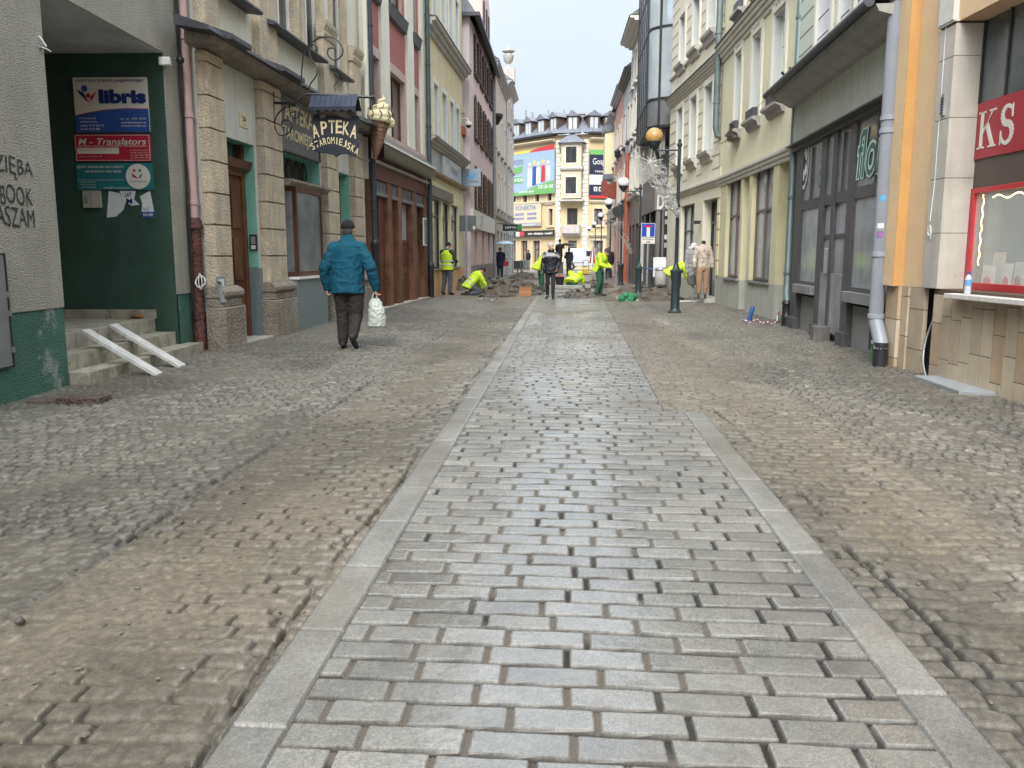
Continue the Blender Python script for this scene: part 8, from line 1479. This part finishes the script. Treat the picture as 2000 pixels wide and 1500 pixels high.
m = MB(); limb(m, [(-.1, 0, .85), (-.1, .02, 1.25), (-.09, 0, 1.6)], [.07, .08, .11]); limb(m, [(.1, 0, .85), (.1, .02, 1.25), (.09, 0, 1.6)], [.07, .08, .11]); loft(m, [((0, 0, 1.2), .22, .17, 0), ((0, 0, 1.6), .19, .15, 0), ((0, 0, 1.95), .22, .15, 0), ((0, 0, 2.12), .1, .1, 0)]); limb(m, [(-.22, 0, 2.02), (-.28, .03, 1.7), (-.2, .15, 1.5)], [.075, .06, .05]); limb(m, [(.22, 0, 2.02), (.3, .1, 1.8), (.25, .2, 1.95)], [.075, .06, .05]); P = head(m, (0, .02, 2.25)); m.ball(P(0, 0, .09), (.15, .15, .02), 14, 6); m.ball(P(0, 0, .12), (.085, .09, .08), 12, 8); remesh(m, 'figure', brz, t, .025, 2, fold=.01)
cxx = VY(1144, 537, 56); t = thing('plate_compactor', 'small yellow plate compactor standing on the far paving', 'compactor', (cxx[0], 56, 0)); yl = M('machine_yellow', (.55, .38, .03), rough=.45, var=.2); MB().box(-.22, .22, -.3, .3, 0, .1).build('base_plate', black_m, t, bevel=.02); MB().box(-.17, .17, -.2, .2, .1, .42).build('engine_cover', yl, t, bevel=.03); MB().tube([(-.18, .2, .35), (-.18, .55, .95), (.18, .55, .95), (.18, .2, .35)], .02, 6).build('handle', black_m, t); MB().tube([(-.2, -.28, .1), (-.2, -.2, .52), (.2, -.2, .52), (.2, -.28, .1)], .02, 6).build('guard', yl, t)
pxx = VY(1158, 510, 60); t = thing('closed_parasol', 'closed red and white parasol standing right of the van', 'parasol', (pxx[0], 60, 0)); MB().lathe([(.2, .0), (.2, .06), (.03, .08)], (0, 0, 0), 12).build('foot', grey_m, t); MB().tube([(0, 0, 0), (0, 0, 2.3)], .025, 6).build('pole', grey_m, t); m = MB(); m2 = MB(); N = 12
for k in range(N): a, b_ = 2*math.pi*k/N, 2*math.pi*(k+1)/N; (m if k % 2 else m2).add([(.02, 0, 2.25), (.3*math.cos(a), .3*math.sin(a), .75), (.3*math.cos(b_), .3*math.sin(b_), .75)], [(0, 1, 2)])
m.build('red_panel', redm, t); m2.build('white_panel', paper, t)
for i, (px, h_, c_) in enumerate(((1012, .8, dgr), (1025, .85, M('mesh_crate_grey', (.16, .19, .18), rough=.7, var=.4, scale=6)))):
    x, y = G(px, 527.5); t = thing('pallet_crate', ['dark pallet crate left of the grey one at the far paving', 'grey green mesh pallet crate at the far paving'][i], 'crate', (x, y, 0), 0, 'pallet crates'); MB().box(-.42, .42, -.4, .4, .12, h_).build('crate', c_, t, bevel=.02); s_ = MB(); [s_.box(-.44+k*.22, -.42+k*.22, -.43, -.4, .12, h_+.03) for k in range(5)]; s_.build('frame_bars', black_m, t); MB().box(-.42, .42, -.4, .4, 0, .1).build('pallet', M('pallet_wood', (.25, .19, .12), rough=.8, var=.3), t)
x, y = G(997, 537); t = thing('grey_cabinet', 'pale grey street cabinet at the end of the left pavement', 'cabinet', (-3.55, 54, 0)); MB().box(-.2, .22, -.2, .2, 0, 1.15).build('cabinet', grey_m, t, bevel=.02); MB().box(-.16, .18, -.205, -.2, .1, 1.05).build('door', M('cabinet_pale', (.42, .44, .45), rough=.5), t)
t = thing('pavement_board', 'dark a-shaped pavement board beside the grey cabinet', 'pavement board', (-3.1, 53.6, 0)); MB().prism([(-.0, 0), (.04, 0), (.20, .95), (.17, .95)], -.3, .3).prism([(.36, 0), (.40, 0), (.22, .95), (.19, .95)], -.3, .3).build('panels', M('board_green_black', (.02, .04, .04), rough=.5), t)
# wall lanterns and little hanging things that break the right skyline
for i, (px, py, Y_) in enumerate(((1206, 300, 47.4), (1199, 360, 53.9))):
    v = VY(px, py, Y_); t = thing('wall_lantern', ['black wall lantern bracket between the grey and rose houses', 'lower black wall lantern bracket between rose and cream houses'][i], 'wall lantern', (v[0], Y_, v[2]), 0, 'wall lanterns on the right'); MB().lathe([(.05, -.25), (.14, -.2), (.17, .08), (.2, .1), (.05, .25)], (0, 0, 0), 8).build('lantern', black_m, t); MB().tube([(0, 0, .25), (.1, 0, .4), (3.05-v[0], 0, .4)], .025, 6).build('bracket', black_m, t)
v = VY(1345, 432, 26); t = thing('wall_camera', 'small black camera box on the cream house wall above the mannequins', 'camera', (3.9, 26, 2.3)); MB().box(-.08, .1, -.05, .05, -.05, .05).build('housing', black_m, t, bevel=.01); MB().tube([(.0, 0, .0), (.2, 0, .05)], .02, 6).build('arm', black_m, t)
wr_ = thing('overhead_wire', 'thin wire slung along the yellow house from the flower shop canopy', 'wire', (0, 0, 0)); a = VY(1544, 150, 16.2); b_ = VY(1425, 240, 23.8); MB().tube([(a[0], a[1], a[2]), ((a[0]+b_[0])/2, (a[1]+b_[1])/2, (a[2]+b_[2])/2-.12), (b_[0], b_[1], b_[2])], .006, 4).build('wire', black_m, wr_)
s0, zz = R3.at(1433, 262, .1); t = thing('window_box', 'dry brown flower box hanging under the left yellow house window', 'flower box', R3.w(s0, .02, zz), math.atan2(R3.d.y, R3.d.x)); R3.mb().box(-.3, .3, 0, .18, -.12, .1).build('box', wood('dry_box', (.1, .08, .07), (.05, .04, .03)), t); m = R3.mb(); rn = random.Random(9); [m.tube([(rn.uniform(-.28, .28), .1, .05), (rn.uniform(-.34, .34), rn.uniform(.05, .3), rn.uniform(-.25, .25))], .01, 4) for k in range(26)]; m.build('dry_twigs', M('dry_twig', (.1, .08, .06), rough=.9), t)

# loose grit and crumbs of mortar on the sand and along the walls: nobody could count it
m = MB(); rn = random.Random(21)
for k in range(620):
    y = 1.6+rn.random()**1.7*16; w = rn.random()
    if w < .3: x = rn.uniform(-2.2, -.97)
    elif w < .5: x = rn.uniform(1.2, 2.1)
    elif w < .7: x = -5.0+.035*(y-8)+rn.random()**2*.7 if y > 7 else rn.uniform(-3, -1)
    elif w < .9: x = 4.05-rn.random()**2*.7 if y > 8 else rn.uniform(1.2, 3)
    else: x = rn.uniform(-4, 3.8)
    r_ = rn.uniform(.003, .010)*(1+.05*y); n0 = len(m.v); m.ball((x, y, .016+r_*.3), (r_*rn.uniform(.8, 1.5), r_, r_*.6), 5, 3)
    for i in range(n0, len(m.v)): a_ = m.v[i]; m.v[i] = (a_[0]+rn.uniform(-.3, .3)*r_, a_[1]+rn.uniform(-.3, .3)*r_, a_[2])
kind(m.build('grit', M('grit_stone', (.15, .135, .11), rough=.9, var=.5, scale=9), None), 'stuff')
